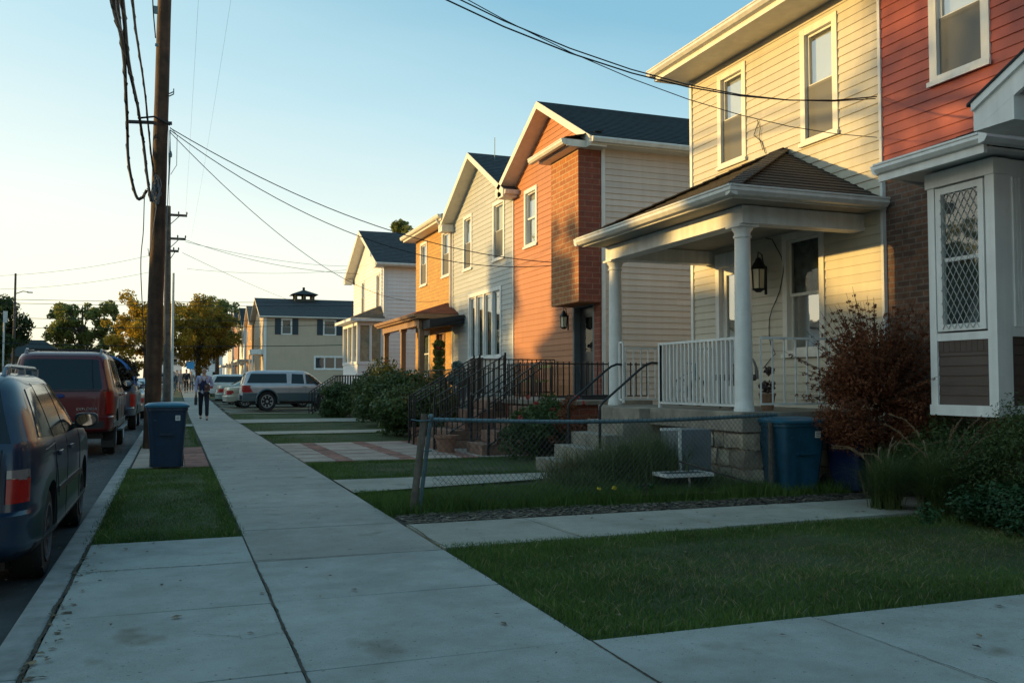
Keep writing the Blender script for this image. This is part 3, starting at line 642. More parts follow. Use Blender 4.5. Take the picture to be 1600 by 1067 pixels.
# beam + ceiling
mb = MB()
mb.box(6.44, 6.68, 9.30, 13.04, 3.22, 3.44); mb.box(6.68, XF, 9.30, 9.52, 3.225, 3.44); mb.box(6.68, XF, 12.82, 13.04, 3.225, 3.44)
mb.build('porch_beam', m_white, H, bevel=.006)
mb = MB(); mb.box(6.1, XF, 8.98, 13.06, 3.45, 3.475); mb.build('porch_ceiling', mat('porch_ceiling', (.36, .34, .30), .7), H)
# porch roof: three planes meeting at the wall
ex, ey0, ey1, ez = 6.05, 8.92, 13.08, 3.56; pk = (XF, 10.95, 4.66)
mb = MB()
A, B, C_, D = (ex, ey0, ez), (ex, ey1, ez), (XF+.06, ey1, ez), (XF+.06, ey0, ez)
def nrm(a, b, c): return (Vector(b)-Vector(a)).cross(Vector(c)-Vector(a)).normalized()
def up(v): return v if v.z > 0 else -v
lapped(mb, A, pk, B, pk, 19, .010, up(nrm(A, B, pk))); lapped(mb, D, pk, A, pk, 16, .010, up(nrm(D, A, pk))); lapped(mb, B, pk, C_, pk, 16, .010, up(nrm(B, C_, pk)))
pr = mb.build('porch_roof', m_shing, H)
mb = MB()
for c_ in (A, B):
    a_, b_ = Vector(c_)+Vector((0, 0, .012)), Vector(pk)+Vector((0, 0, .02)); nseg = 16
    for i in range(nseg):
        p, q = a_.lerp(b_, i/nseg), a_.lerp(b_, (i+1.1)/nseg); q.z += .002; p.z += .012
        mb.bar(p, q, .2, .016)
mb.build('hip_cap', m_shing, pr)
mb = MB(); gutter_run(mb, (ex, ey0-.10, ez-.115), (ex, ey1, ez-.115), (-1, 0, 0)); gutter_run(mb, (ex-.10, ey0, ez-.115), (XF-.05, ey0, ez-.115), (0, -1, 0)); gutter_run(mb, (ex-.10, ey1, ez-.115), (XF-.05, ey1, ez-.115), (0, 1, 0))
mb.box(ex+.002, ex+.03, ey0, ey1, ez-.13, ez-.01); mb.box(ex+.03, XF, ey0+.002, ey0+.03, ez-.13, ez-.01)
mb.build('gutter', m_gut, pr, smooth=False)
# railings
mb = MB(); railing(mb, (6.5, 9.56, FZ+.0), (6.5, 11.42, FZ), .9, 0, 19, bt=.02, rt=.04, rail_low=.07, bw=.032); mb.box(6.48, 6.52, 11.41, 11.45, FZ, FZ+.92); mb.build('porch_railing', m_white, H)
mb = MB(); railing(mb, (6.72, 9.36, FZ), (XF-.03, 9.36, FZ), .9, 0, 9, bt=.016, rt=.035, rail_low=.09); mb.build('porch_railing', m_white, H)
mb = MB(); railing(mb, (6.7, 12.85, FZ), (XF-.03, 12.85, FZ), .9, 0, 12, bt=.018, rt=.035, rail_low=.09); mb.build('porch_railing', m_white, H)
mb = MB(); mb.bar((6.47, 12.62, FZ+.08), (6.47, 12.62, FZ+.98), .03, .03); mb.bar((6.47, 12.5, FZ+.04), (6.47, 12.5, FZ+.98), .03, .03); mb.bar((6.47, 12.62, FZ+.97), (6.47, 12.5, FZ+.97), .03, .03); mb.bar((6.47, 12.62, FZ+.09), (6.47, 12.5, FZ+.09), .03, .03)
mb.build('railing_stub', m_white, H)
# steps with pipe handrails
mb = MB()
sx = [5.06, 5.36, 5.64, 5.91, 6.17, 6.42]; hs = FZ-.01
for i in range(5):
    mb.box(sx[i], 6.52, 11.45+.001*i, 12.62-.001*i, -.05 if i == 0 else hs*i/5.0-.01, hs*(i+1)/5.0-.004)
mb.build('porch_steps', m_stone2, H, bevel=.012)
for yy in (11.5, 12.58):
    mb = MB(); pts = [(6.5, yy, 1.56), (6.40, yy, 1.565), (6.3, yy, 1.53), (6.2, yy, 1.46), (5.62, yy, 1.0), (5.58, yy, .94), (5.58, yy, .85), (5.58, yy, .3)]
    mb.tube(pts, .018, 8); mb.tube([(5.58, yy, .9), (5.58, yy, .25)], .022, 8); mb.build('handrail', m_iron, H, smooth=True)
mb = MB()   # cable running down the porch wall
pts = [(XF-.03, 11.35, 3.44)]+[(XF-.03-.01*math.sin(i*1.7), 11.2-.22*math.sin(i*.45)-.01*i, 3.4-i*.13) for i in range(14)]+[(XF-.03, 11.45, 1.5)]
mb.tube(pts, .007, 5)
pts = [Vector(PX(1185, 190, XF-.02)), Vector(PX(1178, 212, XF-.03)), Vector(PX(1190, 222, XF-.02)), Vector(PX(1196, 240, XF-.03))]; mb.tube(pts, .006, 5)
mb.tube([PX(1183, 188, XF-.03), PX(1188, 200, XF-.03), PX(1186, 215, XF-.03), PX(1192, 235, XF-.03)], .005, 5)
mb.build('loose_cable', m_wire, H)

def lantern(name, loc, s, label, glassm):
    t_ = thing(name, loc, label, 'lantern'); x, y, z = loc; mb = MB()
    mb.tube([(x+.12*s, y, z-.30*s), (x+.12*s, y, z+.1*s)], .02*s, 8); mb.tube([(x+.12*s, y, z-.05*s), (x+.06*s, y, z+.26*s), (x, y, z+.30*s), (x-.01, y, z+.2*s)], .01*s, 6)
    mb.lathe([(.02*s, .22*s), (.045*s, .19*s), (.05*s, .17*s), (.11*s, .08*s), (.125*s, .05*s)], (x, y, z), 8)
    mb.lathe([(.09*s, -.24*s), (.10*s, -.22*s), (.04*s, -.27*s)], (x, y, z), 6)
    for k in range(6):
        a = k*PI/3; mb.tube([(x+.1*s*math.cos(a), y+.1*s*math.sin(a), z+.06*s), (x+.085*s*math.cos(a), y+.085*s*math.sin(a), z-.23*s)], .008*s, 4)
    mb.build('frame', m_iron, t_)
    mb = MB(); mb.lathe([(.078*s, -.22*s), (.09*s, .05*s)], (x, y, z), 6); mb.build('glass', glassm, t_)
m_lg = mat('lantern_glass', (.80, .72, .52), .35, var=.15)
lantern('wall_lantern', (8.08, 11.28, 2.90), 1.05, 'black carriage lantern with frosted panes on the beige porch wall beside the white column', m_lg)
lantern('wall_lantern', (8.1, 18.5, 2.70), .85, 'small black lantern on the orange house wall next to its front door', m_lg)

# ---------------------------------------------------------------- red and brick house with the bay
H = thing('terraced_house', (XF, 6.4, 0), 'red sided house with dark brick ground floor and white trimmed bay window', 'house')
rw = (7.33, 8.17, 4.76, 6.30)
mb = MB(); wallrows(mb, MF, 3.6, 8.955, 3.86, 6.47, [hole(rw)], pitch=.125); mb.build('upper_wall', m_sidr, H)
mb = MB(); wallrows(mb, fx(XF+.02), 3.6, 8.955, 0, 3.86, pitch=4, lip=0); mb.quad((XF+.1, 3.6, 0), (18, 3.6, 0), (18, 3.6, 6.47), (XF+.1, 3.6, 6.47)); mb.build('brick_wall', m_brickd, H)
window(H, MF, rw, low=mat('dark_screen', (.10, .11, .11), .3, var=.2), frame=m_white, t=.11)
bx, by0, by1, bz0, bz1 = 7.6, 6.72, 7.57, .96, 3.52
mb = MB(); P = .03
MBY = fx(bx)
# corner posts, base board, head board, window surrounds
mb.box(by0, by0+.11, -.2, .0, bz0, bz1, MBY); mb.box(by1-.09, by1, -.2, 0, bz0, bz1, MBY); mb.box(by0-.01, by1+.01, -.2, .012, bz0-.02, bz0+.09, MBY)
mb.box(by0-.01, by1+.02, -.2, .014, 3.36, bz1, MBY); mb.box(by0+.11, by1-.09, -.2, -.006, 1.72, 1.80, MBY)
mb.box(bx+.2, XF, by1-.1, by1-.01, bz0, bz1); mb.box(bx+.2, XF, by0+.004, by0+.1, 3.3, bz1-.002); mb.box(bx+.2, bx+.30, by0+.003, by0+.1, 1.8, 3.3); mb.box(bx+.30, XF, by0+.03, by0+.1, 1.8, 3.3); mb.box(bx+.12, XF, by0+.0, by0+.09, bz0, bz0+.09); mb.box(bx+.201, XF, by0+.002, by0+.09, 1.74, bz1-.003)
B = mb.build('bay_window', m_whitev, H)
mb = MB(); nwd = (by0+.13, by1-.11, 1.82, 3.34); 
mb.box(nwd[0], nwd[0]+.07, -.1, .004, nwd[2], nwd[3], MBY); mb.box(nwd[1]-.07, nwd[1], -.1, .004, nwd[2], nwd[3], MBY); mb.box(nwd[0]+.07, nwd[1]-.07, -.1, .002, nwd[3]-.07, nwd[3], MBY); mb.box(nwd[0]+.07, nwd[1]-.07, -.1, .002, nwd[2], nwd[2]+.07, MBY)
mb.box(nwd[0]+.09, nwd[1]-.09, -.1, -.02, 2.55, 2.59, MBY); mb.box(nwd[0]+.07, nwd[1]-.07, -.07, -.055, 1.89, 3.27, MBY)
mb.build('window_frame', m_whitev, B)
mb = MB(); mb.box(nwd[0]+.075, nwd[1]-.075, -.054, -.05, 1.895, 3.265, MBY); mb.build('curtain', mat('dim_curtain', (.10, .12, .12), .8, var=.4, scale=9), B)
mb = MB(); mb.quad(*[MBY(u, -.03, z) for u, z in ((nwd[0]+.07, 1.89), (nwd[1]-.07, 1.89), (nwd[1]-.07, 3.27), (nwd[0]+.07, 3.27))]); mb.build('pane', glassmat('leaded_glass', refl=.12), B)
mb = MB(); a, b, c, d = nwd[0]+.07, nwd[1]-.07, 1.84, 3.27; st = .078    # expanding lattice grille
def clipline(p, q):
    (x0, y0), (x1, y1) = p, q; t0, t1 = 0, 1; dx, dy = x1-x0, y1-y0
    for pp, qq in ((-dx, x0-a), (dx, b-x0), (-dy, y0-c), (dy, d-y0)):
        if pp == 0:
            if qq < 0: return None
        else:
            r = qq/pp
            if pp < 0: t0 = max(t0, r)
            else: t1 = min(t1, r)
    return None if t0 >= t1 else ((x0+dx*t0, y0+dy*t0), (x0+dx*t1, y0+dy*t1))
k = -30
for k in range(-30, 40):
    for s in (1, -1):
        u = a+k*st; L = clipline((u, c), (u+s*(d-c)/1.75, d))
        if L: mb.bar(MBY(L[0][0], .012+.003*s, L[0][1]), MBY(L[1][0], .012+.003*s, L[1][1]), .008, .004)
mb.build('lattice_grille', mat('grille', (.5, .5, .48), .4), B)
mb = MB(); wallrows(mb, fx(bx+.03), by0+.11, by1-.09, bz0+.09, 1.60, pitch=.102, lip=.01)
for q in range(9): mb.box(by0+.11+q*.0725, by0+.11+q*.0725+.068, -.03, -.018, 1.60, 1.72, MBY)
wallrows(mb, fy(by0+.03), bx+.14, XF, bz0+.09, 1.74, pitch=.102, lip=.01)
mb.build('bay_cladding', m_brbrown, B)
mb = MB()   # side window strips
for q in range(3): mb.box(bx+.235+q*.05, bx+.26+q*.05, by0-.014+q*.003, by0+.001, 1.84, 3.34)
mb.build('side_trim', m_whitev, B)
# bay roof with gutter
g0, g1, gx = 6.55, 7.95, 7.32; gz = 3.60
mb = MB(); A, Bq, Cq, Dq = (gx, g0, gz+.1), (gx, g1, gz+.1), (XF, g1+.25, gz+.1), (XF, g0-.2, gz+.1); T0, T1 = (XF, 7.3, 4.08), (XF, 6.3, 4.08)
lapped(mb, A, T1, Bq, T0, 9, .009, (-.6, 0, .8)); lapped(mb, Bq, T0, Cq, T0, 9, .009, (-.2, .6, .8)); lapped(mb, Dq, T1, A, T1, 6, .009, (0, -.6, .8))
br = mb.build('bay_roof', mat('bay_shingle', (.13, .10, .095), .85, var=.2, island=.2, bump=.5), H)
mb = MB(); gutter_run(mb, (gx, g0, gz-.02), (gx, g1, gz-.02), (-1, 0, 0), .11, .11); gutter_run(mb, (gx-.1, g0, gz-.02), (XF, g0, gz-.02), (0, -1, 0), .11, .11); mb.box(gx+.01, XF, g0+.01, g1, gz-.05, gz-.03); mb.box(gx-.03, gx+.01, g0, g1, gz-.10, gz-.02)
gutter_run(mb, (gx-.05, g1-.02, gz-.02), (XF, g1+.3, gz-.02), (-.1, 1, 0), .11, .11)
mb.build('gutter', m_whitev, br)
# ---------------------------------------------------------------- brick neighbour at the right edge
H = thing('brick_house', (8.5, 4.4, 0), 'dark brick house front with a low white gable at the right edge of the photo', 'house')
mb = MB(); mb.box(7.93, 12, 2.6, 6.28, 1.9, 3.72); mb.box(8.1, 12, 2.6, 6.28, 0, 1.9); mb.build('brick_wall', brickmat('rust_brick', (.22, .07, .045), (.14, .05, .035), (.15, .11, .09)), H)
mb = MB(); Mg = fx(6.72)
ya, yc = 6.14, 4.4; za_, zc_ = 3.74, 4.62
mb.prism([(ya, za_-.02), (yc, zc_-.02), (yc, zc_-.24), (ya-.0, za_-.2)], -.04, 0, Mg); mb.prism([(ya, za_+.05), (yc, zc_+.05), (yc, zc_-.02), (ya, za_-.02)], -.03, .03, Mg)
mb.prism([(2*yc-ya, za_-.02), (yc, zc_-.02), (yc, zc_-.24), (2*yc-ya, za_-.2)], -.04, 0, Mg)
mb.prism([(ya, za_-.2), (ya-.42, za_-.2), (ya-.42, za_+.02), (ya, za_-.02)], -.4, -.001, Mg)
mb.prism([(ya, za_-.0), (yc, zc_-.0), (yc, zc_-.03), (ya, za_-.03)], -5, -.04, Mg); mb.prism([(2*yc-ya, za_), (yc, zc_), (yc, zc_-.03), (2*yc-ya, za_-.03)], -5, -.04, Mg)
mb.box(7.12, 7.93, 2.6, 6.12, 3.54, 3.56)
mb.build('gable_trim', m_whitev, H)
mb = MB(); mb.prism([(ya+.04, za_+.055), (yc, zc_+.075), (yc, zc_+.052), (ya+.04, za_+.03)], -5, .04, Mg); mb.prism([(2*yc-ya-.04, za_+.055), (yc, zc_+.075), (yc, zc_+.052), (2*yc-ya-.04, za_+.03)], -5, .04, Mg); mb.build('roof', m_shingd, H)

# ---------------------------------------------------------------- orange house
H = thing('terraced_house', (XF, 19.6, 0), 'orange gabled house with a jutting brick box over its dark front door', 'house')
ow = (20.54, 21.41, 4.67, 6.15); od = (17.3, 18.4, .95, 3.0)
yc = 19.6
def gclip(Y0, Y1, ze, za):
    def f(z):
        if z <= ze: return (Y0, Y1)
        t = (z-ze)/(za-ze); return (Y0+(Y1-Y0)/2*t, Y1-(Y1-Y0)/2*t)
    return f
mb = MB(); wallrows(mb, MF, 17.0, 22.2, 0, 7.78, [hole(ow), hole(od)], pitch=.135, clip=gclip(17.0, 22.2, 6.4, 7.78)); mb.build('wall', m_sido, H)
mb = MB(); wallrows(mb, fy(17.0), XF+.02, 20, 0, 6.4, pitch=.128, lip=.018); mb.quad((XF, 22.2, 0), (20, 22.2, 0), (20, 22.2, 6.4), (XF, 22.2, 6.4)); mb.build('side_wall', m_sidp, H)
mb = MB(); mb.box(XF-.0, XF+.08, 16.97, 16.995, .0, 6.4); mb.box(22.17, 22.21, -.04, .035, 0, 6.4, MF); mb.build('corner_board', m_white, H)
mb = MB(); mb.box(7.78, XF-.001, 17.006, 18.45, 2.95, 6.13); mb.cur = 1; mb.quad((7.78, 17.0, 2.95), (XF, 17.0, 2.95), (XF, 17.0, 6.13), (7.78, 17.0, 6.13)); mb.build('brick_box', [m_bricko, m_bricks], H)  # shaded side quad gets a darker, redder copy of the front brick
mb = MB(); mb.box(17.02, 17.3, .0, .03, 0, 2.95, MF); mb.box(XF-.02, XF-.0, 17.0, 17.02, 0, 2.95); mb.build('brick_pier', m_bricks, H)
mb = MB(); lapped(mb, (7.42, 16.85, 6.3), (XF, 16.85, 6.52), (7.42, 18.75, 6.3), (XF, 18.75, 6.52), 4, .01, (-.3, 0, .95)); mb.box(7.45, XF-.02, 16.88, 18.72, 6.24, 6.29); br = mb.build('box_roof', m_shingt, H)
mb = MB(); gutter_run(mb, (7.45, 16.85, 6.15), (7.45, 18.75, 6.15), (-1, 0, 0)); mb.box(7.46, XF, 16.86, 16.885, 6.13, 6.27); mb.box(7.55, XF, 16.9, 18.6, 6.135, 6.2); mb.build('gutter', m_trim, br)
window(H, MF, ow, frame=m_white, low=m_blind)
mb = MB(); u0, u1, z0, z1 = od; mb.box(u0, u0+.08, -.25, .03, z0, z1, MF); mb.box(u1-.08, u1, -.25, .03, z0, z1, MF); mb.box(u0+.08, u1-.08, -.25, .028, z1-.08, z1, MF); mb.build('door_frame', mat('dark_grey_paint', (.10, .12, .13), .5), H)
mb = MB(); mb.box(u0+.08, u1-.08, -.16, -.12, z0, z1-.08, MF)
for q in range(2): mb.box(u0+.2+q*.42, u0+.48+q*.42, -.12, -.105, z0+.2, z0+.8, MF)
dd = mb.build('front_door', mat('black_door', (.03, .03, .034), .35), H); mb = MB(); mb.box(u0+.35, u1-.35, -.12, -.112, z0+1.0, z1-.3, MF); mb.build('door_glass', m_glass, dd)
gableroof(H, XF-.4, 20, 17.0, 22.2, 6.4, 7.78, m_shingd, side_ov=.32)
# stoop and iron rails of the orange house
mb = MB(); mb.box(6.2, XF, 14.95, 19.4, -.02, .88); mb.build('stoop_base', m_bricks, H); 
mb = MB(); mb.box(6.12, XF, 14.87, 19.45, .88, .96); mb.build('stoop_slab', m_stone2, H, bevel=.01)
mb = MB()
for i in range(5): mb.box(4.75+i*.3, 6.2, 17.05+.001*i, 18.5-.001*i, -.02 if i == 0 else .19*i-.02, .19*(i+1)-.03)
mb.build('stoop_steps', mat('brick_steps', (.30, .16, .11), .9, var=.3, scale=5, bump=.6, bscale=25), H, bevel=.012)
for yy in (16.95, 18.55, 18.95):
    mb = MB()
    for k, (xx, zz_) in enumerate(((4.7, 0), (5.4, .4), (6.15, .9))): mb.bar((xx, yy, zz_), (xx, yy, zz_+.98+(.0 if k else .05)), .035, .035)
    for dz in (.97, .82, .12): mb.bar((4.7, yy, .02+dz), (6.15, yy, .86+dz), .03, .02)
    for i in range(14):
        x = 4.74+i*.106; zb = .02+(x-4.7)*.58; mb.bar((x, yy, zb+.12), (x, yy, zb+.95), .02, .02)
    mb.build('step_railing', m_iron, H)
mb = MB()
railing(mb, (6.22, 18.55, .96), (6.22, 19.4, .96), .85, 0, 9, bt=.019, rt=.03, rail_low=.1, verts_up=.0); railing(mb, (6.22, 19.38, .96), (XF-.05, 19.38, .96), .85, 0, 18, bt=.019, rt=.03, rail_low=.1); mb.build('stoop_railing', m_iron, H); mb = MB()
railing(mb, (6.22, 15.0, .96), (6.22, 17.0, .96), .66, 0, 19, bt=.019, rt=.03, rail_low=.08, verts_up=.04); railing(mb, (6.22, 15.0, .96), (XF-.05, 15.0, .96), .66, 0, 18, bt=.019, rt=.03, rail_low=.08, verts_up=.04)
mb.build('stoop_railing', m_iron, H)
mb = MB(); mb.box(7.5, 8.0, 17.6, 18.2, .965, .98); mb.box(7.2, 7.9, 15.6, 16.3, .965, 1.05); mb.build('door_mat', mat('dark_mat', (.05, .05, .06), .9), H)

for yy in (15.2, 16.2):
    mb = MB()
    for dz in (.97, .84, .12): mb.bar((5.2, yy, .05+dz), (6.2, yy, .70+dz), .03, .02)
    for i in range(10):
        x = 5.22+i*.105; zb = .05+(x-5.2)*.65; mb.bar((x, yy, zb+.12), (x, yy, zb+.95), .02, .02)
    mb.bar((5.2, yy, 0), (5.2, yy, 1.06), .035, .035); mb.build('step_railing', m_iron, H)
mb = MB()
for i in range(4): mb.box(5.1+i*.28, 6.2, 15.25+.001*i, 16.15-.001*i, -.02 if i == 0 else .22*i-.02, .22*(i+1)-.03)
mb.build('stoop_steps', MC['brick_steps'], H, bevel=.012)
for x_, y_, r_, l_ in ((4.75, 16.3, .2, 'round clay planter at the foot of the brick steps'), (5.0, 19.3, .17, 'small clay planter left of the black step railing')):
    T = thing('planter', (x_, y_, 0), l_, 'planter'); mb = MB(); mb.lathe([(r_*.75, 0), (r_, .26), (r_*1.1, .26), (r_*1.1, .31), (r_*.95, .31), (r_*.9, .27)], (x_, y_, 0), 18); mb.build('pot', mat('clay_pot', (.34, .17, .11), .85, var=.2), T, smooth=True)
T = thing('garden_bench', (8.0, 19.9, .9), 'yellow green slatted bench on the orange house stoop behind the black railing', 'bench')
mb = MB(); mb.box(7.7, 7.9, 18.9, 20.3, 1.30, 1.34); mb.build('seat', mat('lime_slat', (.42, .42, .12), .6), T)
mb = MB(); mb.box(8.0, 8.03, 19.1, 20.2, 1.62, 1.68); mb.build('backrest', MC['lime_slat'], T)
for y_ in (19.0, 20.2): mb = MB(); mb.bar((7.72, y_, .0), (7.72, y_, 1.3), .04, .04); mb.bar((8.0, y_, .0), (8.02, y_, 1.66), .04, .04); mb.build('bench_frame', m_iron, T)

# ---------------------------------------------------------------- grey blue house
H = thing('terraced_house', (XF, 25, 0), 'grey blue sided gabled house with a row of tall ground floor windows', 'house')
ga, gb_ = (25.75, 26.62, 4.68, 6.37), (22.89, 23.85, 4.64, 6.29); gw = (23.15, 26.1, 1.95, 3.92)
mb = MB(); wallrows(mb, MF, 22.22, 27.75, 0, 7.85, [hole(ga), hole(gb_), hole(gw)], pitch=.135, clip=gclip(22.22, 27.75, 6.35, 7.85)); mb.quad((XF, 27.7, 0), (20, 27.7, 0), (20, 27.7, 6.4), (XF, 27.7, 6.4)); mb.build('wall', m_sidg, H)
mb = MB(); mb.box(27.7, 27.76, -.04, .035, 0, 6.4, MF); mb.build('corner_board', m_white, H)
window(H, MF, ga, frame=m_white); window(H, MF, gb_, frame=m_white); window(H, MF, gw, frame=m_white, mullion=(23.9, 24.66, 25.4), up=m_curt, split=False, label='row of four tall ground floor windows')
gableroof(H, XF-.4, 20, 22.22, 27.75, 6.35, 7.85, m_shingg, side_ov=.3)
mb = MB(); mb.bar((XF-.02, 26.4, 3.3), (7.3, 26.4, 3.02), .05, .05); mb.prism([(26.5, 3.36), (28.0, 3.36), (28.0, 3.1), (26.5, 3.1)], 0, 1.1, lambda u, d, z: (XF-d, u, z-d*.15)); mb.build('door_awning', mat('dark_awning', (.02, .025, .03), .8), H)
mb = MB(); mb.box(7.2, XF, 22.4, 27.6, -.02, .8); mb.build('porch_base', m_stone2, H)
mb = MB(); railing(mb, (7.2, 22.4, .8), (7.2, 26.6, .8), .85, 0, 34, bt=.014, rt=.03, rail_low=.08); railing(mb, (7.2, 22.4, .8), (XF-.05, 22.4, .8), .85, 0, 9, bt=.014, rt=.03, rail_low=.08)
mb.build('porch_railing', m_iron, H)
mb = MB()
for i in range(4): mb.box(5.9+i*.32, 7.2, 26.6, 27.5, -.02, .2*(i+1)-.02)
mb.build('porch_steps', m_stone2, H)
for yy in (26.6, 27.5):
    mb = MB()
    for dz in (.9, .15): mb.bar((5.9, yy, dz), (7.2, yy, .8+dz-.1), .03, .02)
    for i in range(13): x = 5.92+i*.105; mb.bar((x, yy, .12+(x-5.9)*.58), (x, yy, .88+(x-5.9)*.56), .014, .014)
    mb.build('step_railing', m_iron, H)

# ---------------------------------------------------------------- ochre brick house
H = thing('terraced_house', (XF, 30, 0), 'golden ochre brick house with brown posted porch under a rust roof', 'house')
ba, bb = (28.05, 29.0, 4.74, 6.28), (30.9, 31.85, 4.72, 6.3); bd = (28.6, 29.7, .8, 3.0); bwn = (30.5, 31.8, 1.5, 3.1)
mb = MB(); wallrows(mb, MF, 27.77, 32.5, 0, 6.47, [hole(ba), hole(bb), hole(bd), hole(bwn)], pitch=.12, lip=.010); mb.quad((XF, 32.5, 0), (20, 32.5, 0), (20, 32.5, 6.45), (XF, 32.5, 6.45)); mb.build('wall', m_brickb, H)
window(H, MF, ba, frame=m_white); window(H, MF, bb, frame=m_white); window(H, MF, bwn, frame=m_white, up=m_curt, low=m_curt)
mb = MB(); u0, u1, z0, z1 = bd; mb.box(u0, u0+.1, -.15, .03, z0, z1, MF); mb.box(u1-.1, u1, -.15, .03, z0, z1, MF); mb.box(u0+.1, u1-.1, -.15, .03, z1-.1, z1, MF); mb.box(u0+.1, u1-.1, -.12, -.08, z0, z1-.1, MF); mb.build('front_door', mat('brown_paint', (.25, .13, .06), .5), H)
mb = MB(); lapped(mb, (7.85, 27.6, 6.62), (12.5, 27.6, 7.6), (7.85, 32.7, 6.62), (12.5, 31.5, 7.6), 20, .012, (-.3, 0, .95)); lapped(mb, (7.85, 32.7, 6.62), (12.5, 31.5, 7.6), (18, 32.7, 6.62), (13, 31.5, 7.6), 12, .012, (0, .4, .9)); rf = mb.build('roof', m_shingt, H)
mb = MB(); mb.box(7.87, 18, 27.62, 32.68, 6.45, 6.48); mb.box(7.85, 7.875, 27.6, 32.7, 6.44, 6.62); mb.box(7.85, 18, 32.675, 32.7, 6.44, 6.62); mb.build('soffit', m_trim, rf)
mb = MB(); gutter_run(mb, (7.85, 27.6, 6.5), (7.85, 32.75, 6.5), (-1, 0, 0)); mb.build('gutter', m_trim, rf)
downpipe(H, [(7.8, 27.95, 6.5), (7.85, 27.9, 6.38), (8.15, 27.82, 6.2), (8.23, 27.81, 6.1), (8.23, 27.81, 3.6)])
m_bpost = mat('brown_porch_paint', (.34, .19, .10), .6, var=.12, scale=5)
mb = MB(); ex, y0_, y1_, ez = 6.95, 27.1, 33.0, 3.42; pk0, pk1 = (XF, 28.3, 3.88), (XF, 32.0, 3.88)
lapped(mb, (ex, y0_, ez), pk0, (ex, y1_, ez), pk1, 9, .01, (-.3, 0, .95)); lapped(mb, (XF+.0, y0_, ez), pk0, (ex, y0_, ez), pk0, 9, .01, (0, -.3, .95)); lapped(mb, (ex, y1_, ez), pk1, (XF, y1_, ez), pk1, 9, .01, (0, .3, .95))
pr = mb.build('porch_roof', m_shingr, H)
mb = MB(); mb.box(ex, XF, y0_, y0_+.03, ez-.16, ez-.01); mb.box(ex, ex+.03, y0_+.03, y1_, ez-.16, ez-.01); gutter_run(mb, (ex, y0_, ez-.12), (ex, y1_, ez-.12), (-1, 0, 0), .11, .1)
mb.box(7.1, 7.3, y0_+.3, y1_-.3, ez-.36, ez-.16); mb.box(7.3, XF, y0_+.3, y0_+.45, ez-.36, ez-.165); mb.box(7.0, XF, y0_+.05, y1_-.05, ez-.16, ez-.14); mb.build('porch_trim', m_bpost, pr)
for yy in (27.5, 29.9, 32.5):
    mb = MB(); mb.box(7.12, 7.28, yy-.08, yy+.08, .6, ez-.36); mb.box(7.09, 7.31, yy-.11, yy+.11, ez-.44, ez-.36); mb.build('porch_post', m_bpost, H, bevel=.008)
mb = MB(); mb.box(7.0, XF, 27.3, 32.8, -.02, .72); mb.build('porch_base', m_bricks, H)
mb = MB(); railing(mb, (7.2, 27.6, .72), (7.2, 32.5, .72), .85, 0, 30, bt=.03, rt=.06, rail_low=.1); mb.build('porch_railing', m_bpost, H)

# ---------------------------------------------------------------- white house
gz0 = g(38)
H = thing('gabled_house', (XF, 41.4, gz0), 'white gabled house with a low bay window, beyond the brown porch', 'house')
wa, wb = (38.75, 39.5, 4.5, 6.05), (42.1, 42.85, 4.5, 6.05)
mb = MB(); wallrows(mb, MF, 37.9, 44.9, 0, 8.15, [hole(wa), hole(wb)], pitch=.16, clip=gclip(37.9, 44.9, 6.42, 8.15)); mb.build('wall', m_sidw, H)
mb = MB(); wallrows(mb, fy(37.9), XF+.02, 22, 0, 6.42, pitch=.16, lip=.018); mb.build('side_wall', m_sidw, H)
mb = MB(); mb.box(37.87, 37.98, -.04, .035, 0, 6.4, MF); mb.box(XF, XF+.1, 37.865, 37.89, 0, 6.4); mb.build('corner_board', m_white, H)
window(H, MF, wa, frame=m_white, t=.08); window(H, MF, wb, frame=m_white, t=.08)
gableroof(H, XF-.45, 22, 37.9, 44.9, 6.42, 8.15, m_shingg, side_ov=.35)
mb = MB(); bx, b0, b1 = 7.2, 38.0, 41.4
wallrows(mb, fx(bx), b0, b1, 0, 2.1, pitch=.16); wallrows(mb, fy(b0), bx, XF, 0, 2.1, pitch=.16)
for u in (b0+.0, b0+1.1, b0+2.2, b1-.1): mb.box(u, u+.1, -.1, .03, 2.1, 3.95, fx(bx))
for u in (bx, bx+.5, XF-.12): mb.box(u, u+.1, -.1, .03, 2.1, 3.95, fy(b0))
mb.box(b0-.02, b1, -.1, .032, 3.7, 3.98, fx(bx)); mb.box(bx-.02, XF, -.1, .032, 3.7, 3.98, fy(b0)); mb.box(b0-.02, b1, -.1, .04, 2.05, 2.18, fx(bx)); mb.box(bx-.02, XF, -.1, .04, 2.05, 2.18, fy(b0))
B = mb.build('bay_window', m_sidw, H)
mb = MB(); mb.box(bx+.12, bx+.16, b0+.1, b1, 2.1, 3.9); mb.box(bx+.12, XF, b0+.12, b0+.16, 2.1, 3.9); mb.build('curtain', mat('lace_curtain', (.80, .74, .62), .8, var=.22, scale=5), B)
mb = MB(); mb.quad((bx+.04, b0+.04, 2.18), (bx+.04, b1, 2.18), (bx+.04, b1, 3.7), (bx+.04, b0+.04, 3.7)); mb.quad((bx+.04, b0+.04, 2.18), (XF, b0+.04, 2.18), (XF, b0+.04, 3.7), (bx+.04, b0+.04, 3.7)); mb.build('pane', m_glass, B)
mb = MB(); A, Bq, Cq, Dq = (bx-.35, b0-.3, 3.98), (bx-.35, b1+.2, 3.98), (XF, b1+.2, 3.98), (XF, b0-.3, 3.98); pk0, pk1 = (XF, b0+.6, 4.6), (XF, b1-.7, 4.6)
